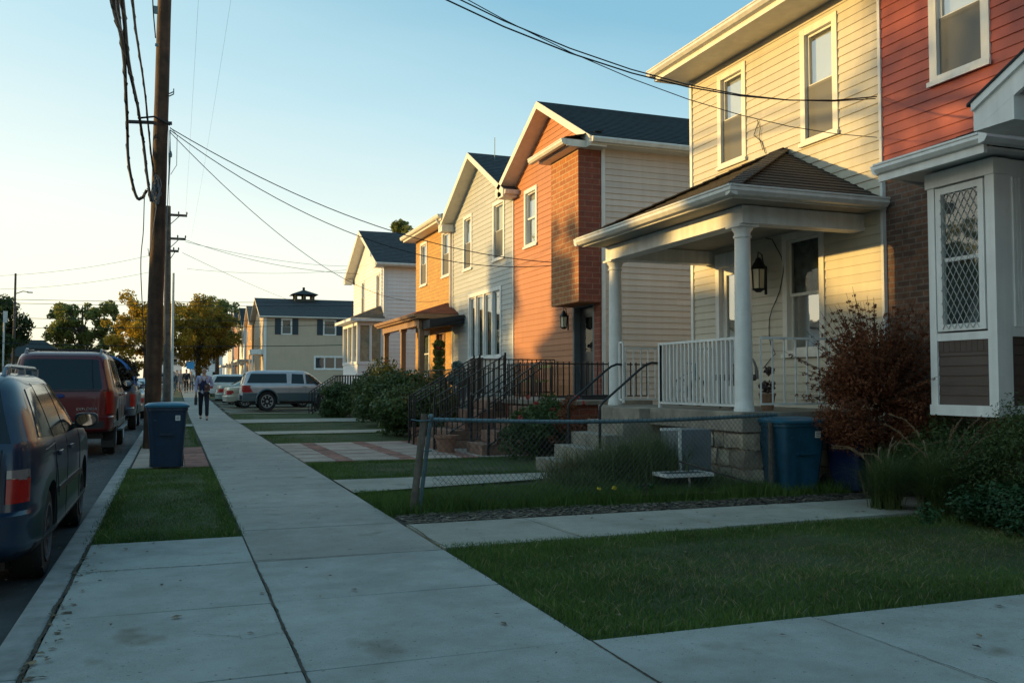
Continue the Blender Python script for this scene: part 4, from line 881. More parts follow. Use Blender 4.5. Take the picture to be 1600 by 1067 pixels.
lapped(mb, A, pk0, Bq, pk1, 8, .01, (-.4, 0, .9)); lapped(mb, Dq, pk0, A, pk0, 8, .01, (0, -.4, .9)); br = mb.build('bay_roof', m_shingt, H)
mb = MB(); mb.box(bx-.37, XF, b0-.32, b1+.2, 3.86, 3.975); mb.build('bay_fascia', m_white, br)

# ---------------------------------------------------------------- tan house across the side street
gz0 = g(93)
H = thing('gabled_house', (XF, 99, gz0), 'tan house seen from its side with navy shutters and slate roof', 'house')
tw = [(9.95, 11.0, 6.1, 7.7), (14.1, 15.4, 6.1, 7.7), (13.2, 16.4, 2.6, 4.0)]
mb = MB(); MY = fy(93)
wallrows(mb, MY, XF, 24, gz0, 7.95, [hole(w_) for w_ in tw], pitch=.28, lip=.02)
wallrows(mb, fx(XF), 93, 105, gz0, 10.0, [(97, 98, 6, 7.6), (101, 102, 6, 7.6)], pitch=.28, clip=gclip(93, 105, 7.95, 10.0)); mb.build('wall', m_sidt, H)
mb = MB(); mb.box(XF-.05, XF+.22, 92.9, 92.98, gz0, 7.9); mb.build('corner_board', m_white, H)
for w_ in tw[:2]: 
    f = window(H, MY, w_, t=.12, frame=m_white, up=m_dark, low=m_screen)
    for a_, b_ in ((w_[0]-.62, w_[0]-.04), (w_[1]+.04, w_[1]+.62)):
        mb = MB(); mb.box(a_, b_, 0, .06, w_[2], w_[3], MY)
        for q in range(14): mb.box(a_+.06, b_-.06, .06, .075, w_[2]+.08+q*.105, w_[2]+.14+q*.105, MY)
        mb.build('shutter', mat('navy_shutter', (.02, .04, .06), .6), H)
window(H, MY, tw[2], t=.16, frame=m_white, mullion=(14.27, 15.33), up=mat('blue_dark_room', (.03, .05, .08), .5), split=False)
window(H, fx(XF), (97, 98, 6, 7.6), frame=m_white); window(H, fx(XF), (101, 102, 6, 7.6), frame=m_white)
mb = MB(); mb.box(7.1, XF, 93.2, 97, 4.1, 4.6); mb.box(7.15, 7.3, 93.3, 93.5, gz0, 4.1); mb.box(7.15, 7.3, 96.7, 96.9, gz0, 4.1); mb.build('door_hood', m_white, H)
gableroof(H, XF-.5, 24, 93, 105, 7.95, 10.1, m_shingg, side_ov=.4)
t_ = thing('roof_cupola', (12.9, 99, 10.0), 'dark roof cupola with open sides on the ridge of the tan house', 'cupola')
mb = MB(); x, y, z = 12.9, 99, 9.9
for a in (-.9, 0, .9):
    for b in (-.9, .9): mb.box(x+a-.12, x+a+.12, y+b-.12, y+b+.12, z, z+.75)
mb.box(x-1.05, x+1.05, y-1.05, y+1.05, z, z+.25); mb.build('frame', mat('cupola_paint', (.05, .055, .04), .8), t_)
mb = MB(); mb.add([(x-1.4, y-1.4, z+.75), (x+1.4, y-1.4, z+.75), (x+1.4, y+1.4, z+.75), (x-1.4, y+1.4, z+.75), (x, y, z+1.35)], [[0,1,4],[1,2,4],[2,3,4],[3,0,4],[3,2,1,0]]); mb.box(x-.12, x+.12, y-.12, y+.12, z+1.3, z+1.6); mb.build('roof', m_shingd, t_)
# far row beyond
def far_house(y0, y1, ze, za, m, mr, label, porch=True, x0=XF):
    z0 = g(y0); H = thing('gabled_house', (x0, (y0+y1)/2, z0), label, 'house', 'row of small houses far down the street'); M = fx(x0)
    wd = [(y0+.8, y0+1.7, ze-2.1, ze-.6), (y1-1.7, y1-.8, ze-2.1, ze-.6), (y0+.8, y0+2, z0+1, z0+2.6)]
    mb = MB(); wallrows(mb, M, y0, y1, z0, za, [hole(w_) for w_ in wd], pitch=.3, clip=gclip(y0, y1, ze, za)); wallrows(mb, fy(y0), x0, x0+10, z0, ze, pitch=.3); mb.build('wall', m, H)
    for w_ in wd: window(H, M, w_, frame=m_white)
    gableroof(H, x0-.4, x0+10, y0, y1, ze, za, mr, side_ov=.3)
    if porch: mb = MB(); mb.box(x0-1.6, x0, y0+.2, y1-1, z0+2.7, z0+2.95); mb.box(x0-1.5, x0-1.35, y0+.3, y0+.45, z0, z0+2.7); mb.box(x0-1.5, x0-1.35, y1-1.3, y1-1.15, z0, z0+2.7); mb.build('porch', m_white, H)
far_house(108, 116, 8.2, 10.3, mat('far_orange', (.48, .27, .12), .7), m_shingt, 'narrow orange tan gabled house just left of the tan house')
far_house(120, 129, 8.6, 11.0, m_sidw, m_shingg, 'narrow white gabled house second beyond the tan house')
far_house(132, 142, 9.0, 11.4, mat('far_rust', (.34, .17, .12), .7), m_shingg, 'rust brown gabled house third beyond the tan house')
far_house(146, 158, 9.4, 12.2, m_sidg, m_shingg, 'pale grey gabled house last in the row')
# buildings closing the street
def block(x0, x1, y0, y1, z1, m, mr, label, hip=True):
    z0 = g(y0); H = thing('distant_house', ((x0+x1)/2, y0, z0), label, 'house'); M = fy(y0); n = max(2, int((x1-x0)/3)); wd = []
    for i in range(n):
        u = x0+(x1-x0)*(i+.5)/n
        for zz_ in ([1.0, 3.9] if z1-z0 > 5 else [1.0]): wd.append((u-.5, u+.5, z0+zz_, z0+zz_+1.5))
    mb = MB(); wallrows(mb, M, x0, x1, z0, z1, [hole(w_) for w_ in wd], pitch=.3); mb.box(x0, x1, y0+.4, y0+9, z0, z1); mb.build('wall', m, H)
    for w_ in wd: window(H, M, w_, frame=m_white, up=m_dark)
    mb = MB(); ym = y0+4.5; a, b = x0-.5, x1+.5
    if hip: mb.add([(a, y0-.5, z1), (b, y0-.5, z1), (b, y0+9.5, z1), (a, y0+9.5, z1), ((a+b)/2-1, ym, z1+2.2), ((a+b)/2+1, ym, z1+2.2)], [[0,1,5,4],[1,2,5],[2,3,4,5],[3,0,4],[3,2,1,0]])
    else: mb.add([(a, y0-.5, z1), (b, y0-.5, z1), (b, y0+9.5, z1), (a, y0+9.5, z1), (a, ym, z1+2.4), (b, ym, z1+2.4)], [[0,1,5,4],[1,2,5],[2,3,4,5],[3,0,4],[3,2,1,0]])
    mb.build('roof', mr, H)
block(3, 9, 190, 199, 9, m_sidw, m_shingg, 'distant white house behind the trees at the end of the street')
block(-4, 1.5, 205, 214, 6.5, m_sidw, m_shingt, 'distant low white house under the yellow green tree')
block(-19.5, -12.6, 120, 129, 4.3, mat('dim_siding', (.16, .17, .17), .8), m_shingd, 'low dark roofed house behind the maroon car, left of the trees')
block(-34, -22, 150, 159, 6.6, mat('dim_siding2', (.2, .2, .2), .8), m_shingd, 'distant dark roofed house at the left edge behind the trees', hip=False)

# ---------------------------------------------------------------- foliage
def leaves(name, par, clumps, n, size, m, flat=.0, droop=0, spread=1.0, aspect=.55):
    """clumps: list of (x,y,z,r); leaf quads scattered gaussian in each"""
    cl = np.array(clumps); wts = cl[:, 3]**2; wts /= wts.sum()
    idx = rng.choice(len(cl), n, p=wts); c = cl[idx]
    d = rng.normal(0, 1, (n, 3)); d /= np.linalg.norm(d, axis=1)[:, None]
    rr = c[:, 3]*spread*rng.uniform(0.15, 1, n)**.5
    P = c[:, :3]+d*rr[:, None]*np.array([1, 1, .8]); P[:, 2] = np.maximum(P[:, 2], .01+cl[:, 2].min()*0)
    nrm_ = d+rng.normal(0, .7, (n, 3)); nrm_[:, 2] += flat; nrm_ /= np.linalg.norm(nrm_, axis=1)[:, None]
    t = np.cross(nrm_, rng.normal(0, 1, (n, 3))); t /= np.linalg.norm(t, axis=1)[:, None]; b = np.cross(nrm_, t)
    s = size*rng.uniform(.55, 1.3, n)[:, None]
    V = np.stack([P-t*s, P-b*s*aspect+t*s*.1, P+t*s, P+b*s*aspect+t*s*.1], 1).reshape(-1, 3)
    return fastmesh(name, V, np.arange(4*n).reshape(-1, 4), m, par)
def crown_clumps(c, rad, n, cr, seed=0, bottom=-1.0, hollow=.35):
    rd = random.Random(seed); out = []
    while len(out) < n:
        v = Vector((rd.uniform(-1, 1), rd.uniform(-1, 1), rd.uniform(bottom, 1)))
        if not hollow < v.length < 1: continue
        k = .85+.35*noise.noise(v*1.8+Vector((seed, 0, 0)))
        out.append((c[0]+v.x*rad[0]*k, c[1]+v.y*rad[1]*k, c[2]+v.z*rad[2]*k, cr*rd.uniform(.6, 1.25)))
    return out
def tree(loc, h, rad, label, m, n=9000, ls=.22, ncl=60, seed=1, trunk_r=.2, crown_c=.6, barkm=None, name='tree', group=None, cat='tree', crf=.24, bottom=-1, lean=0):
    T = thing(name, loc, label, cat, group); x, y, z = loc; cz = z+h*crown_c
    cl = crown_clumps((x+lean, y, cz), rad, ncl, crf*max(rad[0], rad[2]), seed, bottom)
    mb = MB(); rd = random.Random(seed)
    mb.tube([(x, y, z-.1), (x+.1*lean, y, z+h*.2), (x+.5*lean, y, z+h*.45), (x+lean, y, cz+rad[2]*.5)], [trunk_r*1.25, trunk_r, trunk_r*.75, trunk_r*.2], 8)
    for c in rd.sample(cl, min(len(cl), 22)):
        s_ = z+h*rd.uniform(.25, .5); p0 = Vector((x+lean*.5, y, s_)); p1 = Vector(c[:3]); mid = p0.lerp(p1, .5)+Vector((rd.uniform(-.2, .2), rd.uniform(-.2, .2), .15*h*.3))
        mb.tube([p0, mid, p1], [trunk_r*.38, trunk_r*.22, trunk_r*.06], 5)
    mb.build('trunk', barkm or m_bark, T, smooth=True)
    leaves('crown', T, cl, n, ls, m)
    return T
m_bark = mat('bark', (.10, .075, .055), .9, var=.3, scale=6, bump=.8, bscale=15)
L_dark = leafmat('foliage_dark', (.02, .038, .014), (.10, .13, .04), tr=.5)
L_mid = leafmat('foliage_olive', (.06, .08, .025), (.34, .36, .10), tr=.6)
L_yel = leafmat('foliage_yellow', (.12, .10, .016), (.60, .40, .05), tr=.6)
L_shrub = leafmat('foliage_shrub', (.024, .052, .018), (.11, .16, .05), .5, .3)
L_red = leafmat('foliage_red', (.08, .026, .012), (.30, .11, .05), .7, .35)
L_gc = leafmat('foliage_groundcover', (.010, .04, .016), (.04, .10, .035), .45, .2)
gy = g(110)
tree((-9.4, 108, gy), 11, (4.6, 4.2, 4.4), 'green broad crowned tree behind the maroon car, darker than its neighbour', L_mid, 13000, .17, 95, 3, .25, .58, crf=.15)
tree((-2.6, 96, gy), 9.5, (4.0, 3.8, 4.3), 'yellowing autumn tree beside the tall utility pole', L_yel, 17000, .15, 100, 5, .24, .56, crf=.18)
tree((2.4, 104, gy), 10.2, (4.3, 4, 4.3), 'olive and amber tree over the far end of the sidewalk', leafmat('foliage_amber', (.09, .085, .018), (.48, .34, .055), tr=.6), 18000, .15, 95, 8, .24, .56, crf=.19)
tree((5.2, 124, gy), 13.0, (4.3, 4, 4.6), 'dark green tree standing behind the amber tree', L_mid, 12000, .18, 80, 9, .25, .62, crf=.17)
tree((-18.6, 112, gy), 11, (3.6, 4, 4.4), 'dark tree cut by the left edge of the photo', L_dark, 12000, .2, 60, 11, .25, .55, crf=.24)
tree((-17.2, 100, gy), 7.0, (3.6, 2.6, 2.9), 'low bushy dark tree at the left edge in front of the taller one', L_dark, 10000, .17, 50, 12, .2, .5, crf=.26)
tree((-12.6, 132, gy+.0), 6.2, (3.6, 2.4, 2.6), 'low dark green tree behind the roof rails of the maroon car', L_dark, 9000, .17, 50, 13, .2, .5, crf=.26)
tree((12.1, 48, g(48)), 10.2, (1.8, 1.8, 1.8), 'tree top showing above the ochre house roof', L_mid, 5000, .14, 36, 14, .2, .8)
# trees and houses on the other side of the street (outside the frame to the left); unseen, sized and placed for the shade they cast
def caster_house(y0, y1, ze, za, label):
    z0 = 0; x0 = -15.5; H = thing('gabled_house', (x0, (y0+y1)/2, 0), label, 'house', 'unseen houses on the other side of the street, sized for their shadows')
    M = lambda u, d, z: (x0+d, u, z); wd = [(y0+1, y0+2, 1.2, 2.7), (y1-2, y1-1, 1.2, 2.7)]
    mb = MB(); wallrows(mb, M, y0, y1, 0, za, [hole(w_) for w_ in wd], pitch=.3, clip=gclip(y0, y1, ze, za)); mb.box(x0-10, x0-.2, y0, y1, 0, ze); mb.build('wall', m_sidw, H)
    for w_ in wd: window(H, M, w_, frame=m_white)
    sl_ = (za-ze)/((y1-y0)/2); yc_ = (y0+y1)/2
    mb = MB(); mb.prism([(y0-.3, ze-.3*sl_), (yc_, za), (y1+.3, ze-.3*sl_), (y1+.3, ze-.3*sl_+.12), (yc_, za+.15), (y0-.3, ze-.3*sl_+.12)], -10.5, .4, M); mb.build('roof', m_shingg, H)
for a_, b_, e_, r_, l_ in ((8.5, 19.0, 6.7, 7.7, 'tall white house across the street, out of frame, nearest'), (19.3, 27, 5.1, 5.7, 'white house across the street, out of frame, second'), (27.6, 30.5, 5.0, 5.5, 'narrow white house across the street, out of frame, third, sized for its shadow'), (30.8, 32.6, 4.2, 4.4, 'low white filler house added across the street for its shadow, out of frame'), (33, 37.6, 4.4, 5.8, 'white house across the street, out of frame, fourth'), (38, 46, 3.8, 4.6, 'white bungalow across the street, out of frame, fifth'), (47, 56, 4.4, 5.4, 'white bungalow across the street, out of frame, sixth'), (57, 68, 4.2, 5.2, 'white bungalow across the street, out of frame, seventh')):
    caster_house(a_, b_, e_, r_, l_)
for i, (x, y, h, cz_, rr_, r_, n_l, l_) in enumerate(((-13, 16.2, 9.0, 8.0, 2.3, 2.3, 1100, 'street tree across the road, out of frame, nearest'), (-13, 27.0, 7.4, 5.6, 1.6, 1.9, 3000, 'street tree across the road, out of frame, second'), (-15, 21.0, 6.6, 5.5, 1.0, .95, 2600, 'small dense tree added across the road for its shadow, out of frame'), (-15, 33.2, 8.2, 6.7, 1.5, 1.6, 1500, 'street tree across the road, out of frame, third'), (-15, 36.5, 7.2, 5.6, 1.7, 1.3, 900, 'street tree across the road, out of frame, fourth'), (-13.5, 2, 10, 6.5, 4, 3.6, 3500, 'large street tree across the road, out of frame, beside the camera'))):
    tree((x, y, 0), h, (rr_, rr_, r_), l_, L_mid, n_l, .15, 40, 20+i, .2, cz_/h, crf=.3)  # the small dense one is added to break up the porch sun patch
for i, (x, y, h, l_) in enumerate(((-6, -24, 11, 'unseen tree behind the camera beside the road, added for reflections'), (1.5, -30, 12, 'unseen tree behind the camera over the sidewalk, added for reflections'), (9, -22, 10, 'unseen tree behind the camera on the lawn, added for reflections'), (16, -14, 11, 'unseen tree behind the camera farthest from the road, added for reflections'), (-13, -12, 11, 'unseen tree behind the camera across the road, added for reflections'))):
    tree((x, y, 0), h, (5, 5, 4.6), l_, L_dark, 3500, .38, 40, 60+i, .25, .55, crf=.3)  # unseen trees added to darken car reflections and hold back sky light

def shrub(name, loc, rad, label, m, n, ls, ncl=26, seed=1, cat='shrub', hollow=.3, flat=.2, crf=.3, bottom=-.9, group=None, aspect=.55, stems=True, lift=0):
    T = thing(name, loc, label, cat, group); x, y, z = loc
    cl = crown_clumps((x, y, z+lift+rad[2]*.95), rad, ncl, crf*max(rad), seed, bottom, hollow)
    mb = MB(); rd = random.Random(seed)
    for c in rd.sample(cl, min(14, len(cl))):
        p1 = Vector(c[:3]); mb.tube([(x+rd.uniform(-.1, .1), y+rd.uniform(-.1, .1), z-.05), Vector((x, y, z)).lerp(p1, .5)+Vector((0, 0, .1)), p1], [.02, .013, .005], 5)
    if stems: mb.build('stem', m_bark, T)
    leaves('foliage', T, cl, n, ls, m, flat=flat, aspect=aspect)
    return T
shrub('hedge_shrub', (5.45, 21.3, 0), (.95, 1.25, .62), 'low spreading dark green shrub nearest the chain link fence post', L_shrub, 12000, .05, 40, 31)
shrub('hedge_shrub', (6.2, 23.2, 0), (1.0, 1.2, .66), 'dark shrub in front of the rust roofed porch steps', L_shrub, 9000, .05, 36, 32)
shrub('hedge_shrub', (6.15, 26.6, 0), (.95, 1.6, .82), 'tall rounded green shrub in front of the brown porch', L_shrub, 14000, .055, 46, 33)
shrub('hedge_shrub', (6.7, 31.0, 0), (.9, 1.7, .9), 'olive green shrub by the far end of the brown porch', leafmat('foliage_olive_shrub', (.02, .035, .010), (.10, .12, .035)), 11000, .055, 40, 34)
shrub('hedge_shrub', (5.85, 34.3, 0), (.75, 1.1, .66), 'dark shrub beside the black stair railing and the white bay window', L_shrub, 8000, .055, 36, 35)
shrub('flowering_shrub', (5.75, 14.1, 0), (.75, .7, .52), 'green shrub with small red flowers beside the concrete porch steps', leafmat('foliage_flowerbush', (.02, .045, .012), (.10, .15, .04)), 8000, .032, 34, 36)
shrub('flowering_plant', (6.0, 13.3, .0), (.5, .35, .5), 'dark red leaved plant between the green shrub and the porch steps', L_red, 3500, .03, 22, 37)
fl = thing('red_flowers', (5.6, 13.9, .85), 'red blooms on the green shrub by the steps', 'flowers'); leaves('bloom', fl, [(5.25+.2*i, 13.75+.08*((i*7) % 5), .72+.11*((i*3) % 4), .05) for i in range(7)], 260, .022, mat('red_petal', (.45, .06, .05), .6))
WEEDS = True
shrub('barberry_bush', (7.55, 8.35, .0), (.72, .6, .92), 'dark red barberry bush between the porch railing and the bay window', L_red, 24000, .022, 95, 40, crf=.24, aspect=.4, lift=.25)
T = thing('barberry_shoots', (7.5, 8.35, .6), 'long thin reddish shoots sticking out of the barberry bush', 'shoots'); mb = MB(); rd = random.Random(5); cls = []
for i in range(230):
    a = rd.uniform(0, 2*PI); el = rd.uniform(.0, 1.3); l_ = rd.uniform(.6, 1.15); d = Vector((math.cos(a)*math.cos(el), math.sin(a)*math.cos(el), math.sin(el)*1.3)); p0 = Vector((7.6, 8.35, 1.05)); p1 = p0+d*l_
    mb.tube([p0, p0.lerp(p1, .5)+Vector((0, 0, .03)), p1], [.006, .004, .002], 4)
    for q in range(7): c = p0.lerp(p1, .45+.55*q/7); cls.append((c.x, c.y, c.z, .03))
mb.build('twig', m_bark, T); leaves('foliage', T, cls, 17000, .016, L_red)
shrub('juniper_bush', (7.85, 7.6, 0), (.75, .65, .52), 'dark green bush under the left corner of the bay window', L_shrub, 16000, .022, 44, 41, aspect=.3)
shrub('juniper_bush', (7.55, 6.35, 0), (.9, .6, .54), 'dark green bush under the bay window at the right edge of the photo', L_shrub, 20000, .022, 52, 42, aspect=.3)
shrub('ground_cover_bed', (7.0, 6.0, 0), (.95, .65, .17), 'low bed of glossy ground cover in front of the tall ornamental grass', L_gc, 17000, .022, 60, 43, 'ground cover', flat=1.2, hollow=0, crf=.18, stems=False, lift=.03)
# ornamental grasses with plumes
L_og = leafmat('ornamental_blades', (.03, .065, .022), (.15, .20, .065), .6, .3); L_weed = leafmat('weed_blades', (.035, .065, .02), (.18, .22, .07), .7, .35); L_weed2 = leafmat('dry_weed_blades', (.06, .07, .02), (.26, .23, .10), .7, .3)
def ornamental(loc, h, spread, nb, npl, label, seed, m=None, nm='ornamental_grass', cat='grass plant'):
    m = m or L_og
    T = thing(nm, loc, label, cat); rd = np.random.default_rng(seed); x, y, z = loc; V = []; F = []
    for i in range(nb):
        a = rd.uniform(0, 2*PI); ln = rd.uniform(.15, 1)*spread; hh = h*rd.uniform(.45, .95); wd = rd.uniform(.002, .0045)*(1 if npl else 1.6)
        bx_, by_ = x+rd.normal(0, .06+(0 if npl else .14)), y+rd.normal(0, .06+(0 if npl else .12)); px_, py_ = -math.sin(a)*wd, math.cos(a)*wd; n0 = len(V)
        for k in range(6):
            t = k/5; r_ = ln*t**1.9; zz_ = z+hh*(t-.28*t**3*(ln/spread)*2*.9); ww = 1-t*.85
            V += [(bx_+math.cos(a)*r_-px_*ww, by_+math.sin(a)*r_-py_*ww, zz_), (bx_+math.cos(a)*r_+px_*ww, by_+math.sin(a)*r_+py_*ww, zz_)]
        F += [[n0+2*k, n0+2*k+1, n0+2*k+3, n0+2*k+2] for k in range(5)]
    fastmesh('blade', V, F, m, T)
    if not npl: return T
    mb = MB(); V = []; F = []
    for i in range(npl):
        a = rd.uniform(0, 2*PI); ln = spread*rd.uniform(.3, .9); hh = h*rd.uniform(.8, 1.15); bend = rd.uniform(.06, .22); pts = []
        for k in range(9):
            t = k/8; pts.append(Vector((x+math.cos(a)*ln*t**1.8+(bend*max(0, t-.8)*5)**1*math.cos(a), y+math.sin(a)*ln*t**1.8, z+hh*t-bend*4*max(0, t-.85)**1.3*1.2)))
        mb.tube(pts, .0018, 4)
        for k in range(210):
            t = rd.uniform(.70, 1)*8; j = min(7, int(t)); p = pts[j].lerp(pts[j+1], t-j); d = Vector(rd.normal(0, 1, 3)); d.normalize(); d = (d*.55+(pts[j+1]-pts[j]).normalized()).normalized()
            q = p+d*rd.uniform(.012, .030); s_ = d.cross(Vector((.3, .5, .8))).normalized()*.0016; n0 = len(V); V += [tuple(p-s_), tuple(p+s_), tuple(q+s_), tuple(q-s_)]; F.append([n0, n0+1, n0+2, n0+3])
    mb.build('stalk', m_grassd, T); fastmesh('plume', V, F, leafmat('plume', (.24, .17, .11), (.50, .38, .26), .8, .3), T)
ornamental((7.05, 6.95, 0), .92, .80, 1900, 16, 'tall clump of fountain grass with feathery plumes in front of the bay window', 3)
ornamental((6.85, 7.45, 0), .80, .70, 1100, 8, 'smaller clump of fountain grass with curling plumes beside the navy bin', 4)
for i_, (x_, y_, h_, sp_, n_, l_) in enumerate(((5.50, 9.8, .95, .5, 1700, 'tallest clump of rough weeds against the porch foundation'), (5.1, 9.95, .8, .55, 1500, 'clump of weeds left of the dumped grey cabinet'), (4.75, 10.35, .62, .6, 1500, 'straggly weeds at the foot of the porch steps'), (5.95, 9.3, .36, .45, 700, 'low weeds under the broken white stand'), (4.5, 9.7, .42, .5, 900, 'low weeds at the front edge of the rough grass'))):
    ornamental((x_, y_, 0), h_, sp_, n_, 0, l_, 50+i_, m=L_weed if i_ != 2 else L_weed2, nm='weed_clump', cat='weeds')
shrub('weed_clump', (5.45, 9.95, 0), (.38, .3, .30), 'leafy weeds with broad leaves by the dumped grey cabinet', L_shrub, 3500, .035, 24, 38, 'weeds')
shrub('yellow_weed', (4.9, 8.95, 0), (.12, .1, .10), 'small weed with two yellow flowers by the fence', L_gc, 300, .02, 6, 45, 'weed')
fw = thing('yellow_flowers', (4.35, 8.85, .1), 'two yellow dandelion blooms in the rough grass', 'flowers'); leaves('bloom', fw, [(4.28, 8.85, .15, .018), (4.46, 8.85, .15, .025)], 60, .014, mat('yellow_petal', (.75, .55, .03), .6))

# ---------------------------------------------------------------- chain link fence
T = thing('chain_link_fence', (4.3, 8.92, 0), 'low sagging chain link fence with blue grey top rail along the side path', 'fence')
yF = 8.92; x0, x1 = 2.42, 6.62; ztop = lambda x: .90-.05*math.sin((x-x0)/(x1-x0)*PI)+.01
mb = MB(); mb.tube([(x0+(x1-x0)*i/10, yF, ztop(x0+(x1-x0)*i/10)) for i in range(11)], .021, 8); mb.build('top_rail', m_galv, T, smooth=True)
mb = MB(); mb.tube([(x0-.10, yF, -.02), (x0+.02, yF, .93)], .022, 8); mb.lathe([(.03, 0), (.03, .03), (.018, .045)], (x0+.02, yF, .92), 8); mb.build('post', m_galv, T, smooth=True)
mb = MB(); mb.tube([(6.55, yF+.03, -.02), (6.55, yF+.03, .82)], .03, 8); mb.build('post', m_wood, T, smooth=True)
mb = MB(); st = .058; hf = .87; a, b, c, d = x0+.03, x1-.05, .03, .90
k = 0
for k in range(int((b-a)/st)+34):
    for s in (1, -1):
        u = a-(hf/1.15 if s == 1 else 0)+k*st; L = clipline((u, c), (u+s*(d-c)/1.15, d))
        if not L: continue
        pts = []; nseg = max(2, int(abs(L[1][1]-L[0][1])/.10))
        for j in range(nseg+1):
            t = j/nseg; xx = L[0][0]+(L[1][0]-L[0][0])*t; zz_ = L[0][1]+(L[1][1]-L[0][1])*t
            pts.append((xx, yF-.025+.006*s+.035*noise.noise((xx*.9, zz_*1.5, 7)), zz_*(ztop(xx))/.9+.004*noise.noise((xx*8, zz_*8, 2))))
        mb.tube(pts, .0020, 3, cap=False)
for k in range(int((b-a)/st)): x = a+k*st; mb.tube([(x, yF-.025, ztop(x)-.01), (x+.012, yF-.02, ztop(x)+.035)], .003, 3, cap=False)
mb.build('wire_mesh', mat('fence_wire', (.11, .12, .12), .5, .5, var=.3, scale=15), T)
mb = MB(); mb.tube([PY(1060, 720, 9.0), (6.5, yF-.02, .06)], .012, 5); mb.tube([(4.6, yF-.04, .06), (6.4, yF-.05, .035)], .015, 5); mb.build('bottom_rail', m_wood, T)
T = thing('leaning_fence_post', (2.24, 8.86, 0), 'weathered round wooden post leaning at the sidewalk end of the wire fence', 'post')
mb = MB(); mb.tube([(2.23, 8.86, -.05), (2.29, 8.86, .4), (2.36, 8.87, .97)], [.038, .037, .036], 12); mb.build('post_shaft', m_wood, T, smooth=True)
mb = MB(); mb.tube([(2.30, 8.83, .90), (2.42, 8.88, .90)], .012, 5); mb.tube([(2.30, 8.83, .60), (2.44, 8.88, .60)], .007, 5); mb.tube([(2.22, 8.86, .915), (2.30, 8.81, .90), (2.41, 8.84, .905)], .006, 4); mb.build('tie_wire', m_galv, T)

# discarded things by the porch
T = thing('discarded_cabinet', (5.95, 9.6, 0), 'grey metal cabinet with chipped white edges dumped against the porch foundation', 'cabinet')
mb = MB(); mb.box(5.66, 6.1, 9.5, 9.95, .03, .72); mb.build('case', mat('grey_panel', (.17, .20, .22), .45, var=.15), T, bevel=.01)
mb = MB(); mb.box(5.64, 5.67, 9.47, 9.5, .2, .74); mb.box(5.40, 5.67, 9.475, 9.505, .715, .745); mb.build('edge_trim', m_white, T)
T = thing('broken_stand', (5.55, 9.25, 0), 'broken white metal stand lying in the weeds behind the fence', 'stand')
mb = MB(); mb.box(5.26, 5.84, 9.1, 9.4, .215, .235); mb.build('top', mat('worn_dark_top', (.10, .11, .11), .6), T)
mb = MB(); mb.box(5.24, 5.86, 9.08, 9.1, .205, .245); mb.box(5.24, 5.86, 9.4, 9.42, .205, .245); mb.box(5.24, 5.26, 9.1, 9.4, .206, .244); mb.box(5.84, 5.86, 9.1, 9.4, .206, .244); mb.tube([(5.6, 9.2, .21), (5.6, 9.18, .1), (5.52, 9.12, .02)], .013, 6); mb.tube([(5.35, 9.1, .02), (5.85, 9.15, .02)], .012, 6); mb.build('frame', m_white, T)
T = thing('porch_chair', (7.2, 10.6, FZ), 'dark rounded chair standing on the porch behind the white railing', 'chair')
mb = MB(); mb.lathe([(.28, .38), (.30, .42), (.28, .46)], (7.15, 10.55, FZ), 20)
for a in (.8, 2.4, 3.9, 5.4): mb.tube([(7.15+.2*math.cos(a), 10.55+.2*math.sin(a), FZ), (7.15+.18*math.cos(a), 10.55+.18*math.sin(a), FZ+.4)], .015, 6)
mb.build('seat', mat('chair_grey', (.16, .15, .15), .7), T)
mb = MB(); mb.tube([(7.35+.02*math.cos(t)-.0, 10.55+.27*math.cos(t), FZ+.4+.32*math.sin(t)) for t in [PI*i/12 for i in range(13)]], .016, 6)
for i in range(7): t = PI*(i+1)/8; mb.tube([(7.35, 10.55+.27*math.cos(t), FZ+.42), (7.35, 10.55+.27*math.cos(t), FZ+.4+.32*math.sin(t))], .008, 5)
mb.build('backrest', mat('chair_grey', (.16, .15, .15)), T)
T = thing('bicycle', (7.3, 11.9, FZ), 'child bicycle parked on the porch behind the handrail opening', 'bicycle')
for wy in (11.55, 12.05):
    mb = MB(); mb.tube([(7.2, wy+.2*math.cos(t), FZ+.22+.2*math.sin(t)) for t in [2*PI*i/20 for i in range(21)]], .014, 6)
    for k in range(8): t = k*PI/4; mb.tube([(7.2, wy, FZ+.22), (7.2, wy+.2*math.cos(t), FZ+.22+.2*math.sin(t))], .002, 3)
    mb.build('wheel', m_black, T)
mb = MB(); mb.tube([(7.2, 11.55, FZ+.22), (7.2, 11.63, FZ+.52), (7.2, 11.98, FZ+.46), (7.2, 12.05, FZ+.22), (7.2, 11.82, FZ+.2), (7.2, 11.63, FZ+.5)], .012, 6); mb.tube([(7.2, 11.63, FZ+.5), (7.2, 11.6, FZ+.62), (7.05, 11.62, FZ+.64)], .01, 5); mb.build('frame', mat('teal_paint', (.05, .2, .22), .3), T)
T = thing('flower_pot', (7.0, 9.62, FZ), 'clay flower pot with dried plant on the porch right of the column', 'pot')
mb = MB(); mb.lathe([(.07, 0), (.10, .19), (.11, .19), (.11, .22), (.09, .22)], (7.0, 9.62, FZ), 16); mb.build('pot', mat('terracotta', (.30, .17, .10), .8), T)
leaves('plant', T, [(7.0, 9.62, FZ+.3, .1), (7.02, 9.6, FZ+.5, .07)], 240, .03, leafmat('dried', (.06, .04, .06), (.18, .12, .08)))
T = thing('hanging_plant', (6.0, 16.1, .96), 'potted trailing plants with pale flowers on the stoop railing of the grey house', 'potted plant'); T.location = (7.3, 24.2, .8)
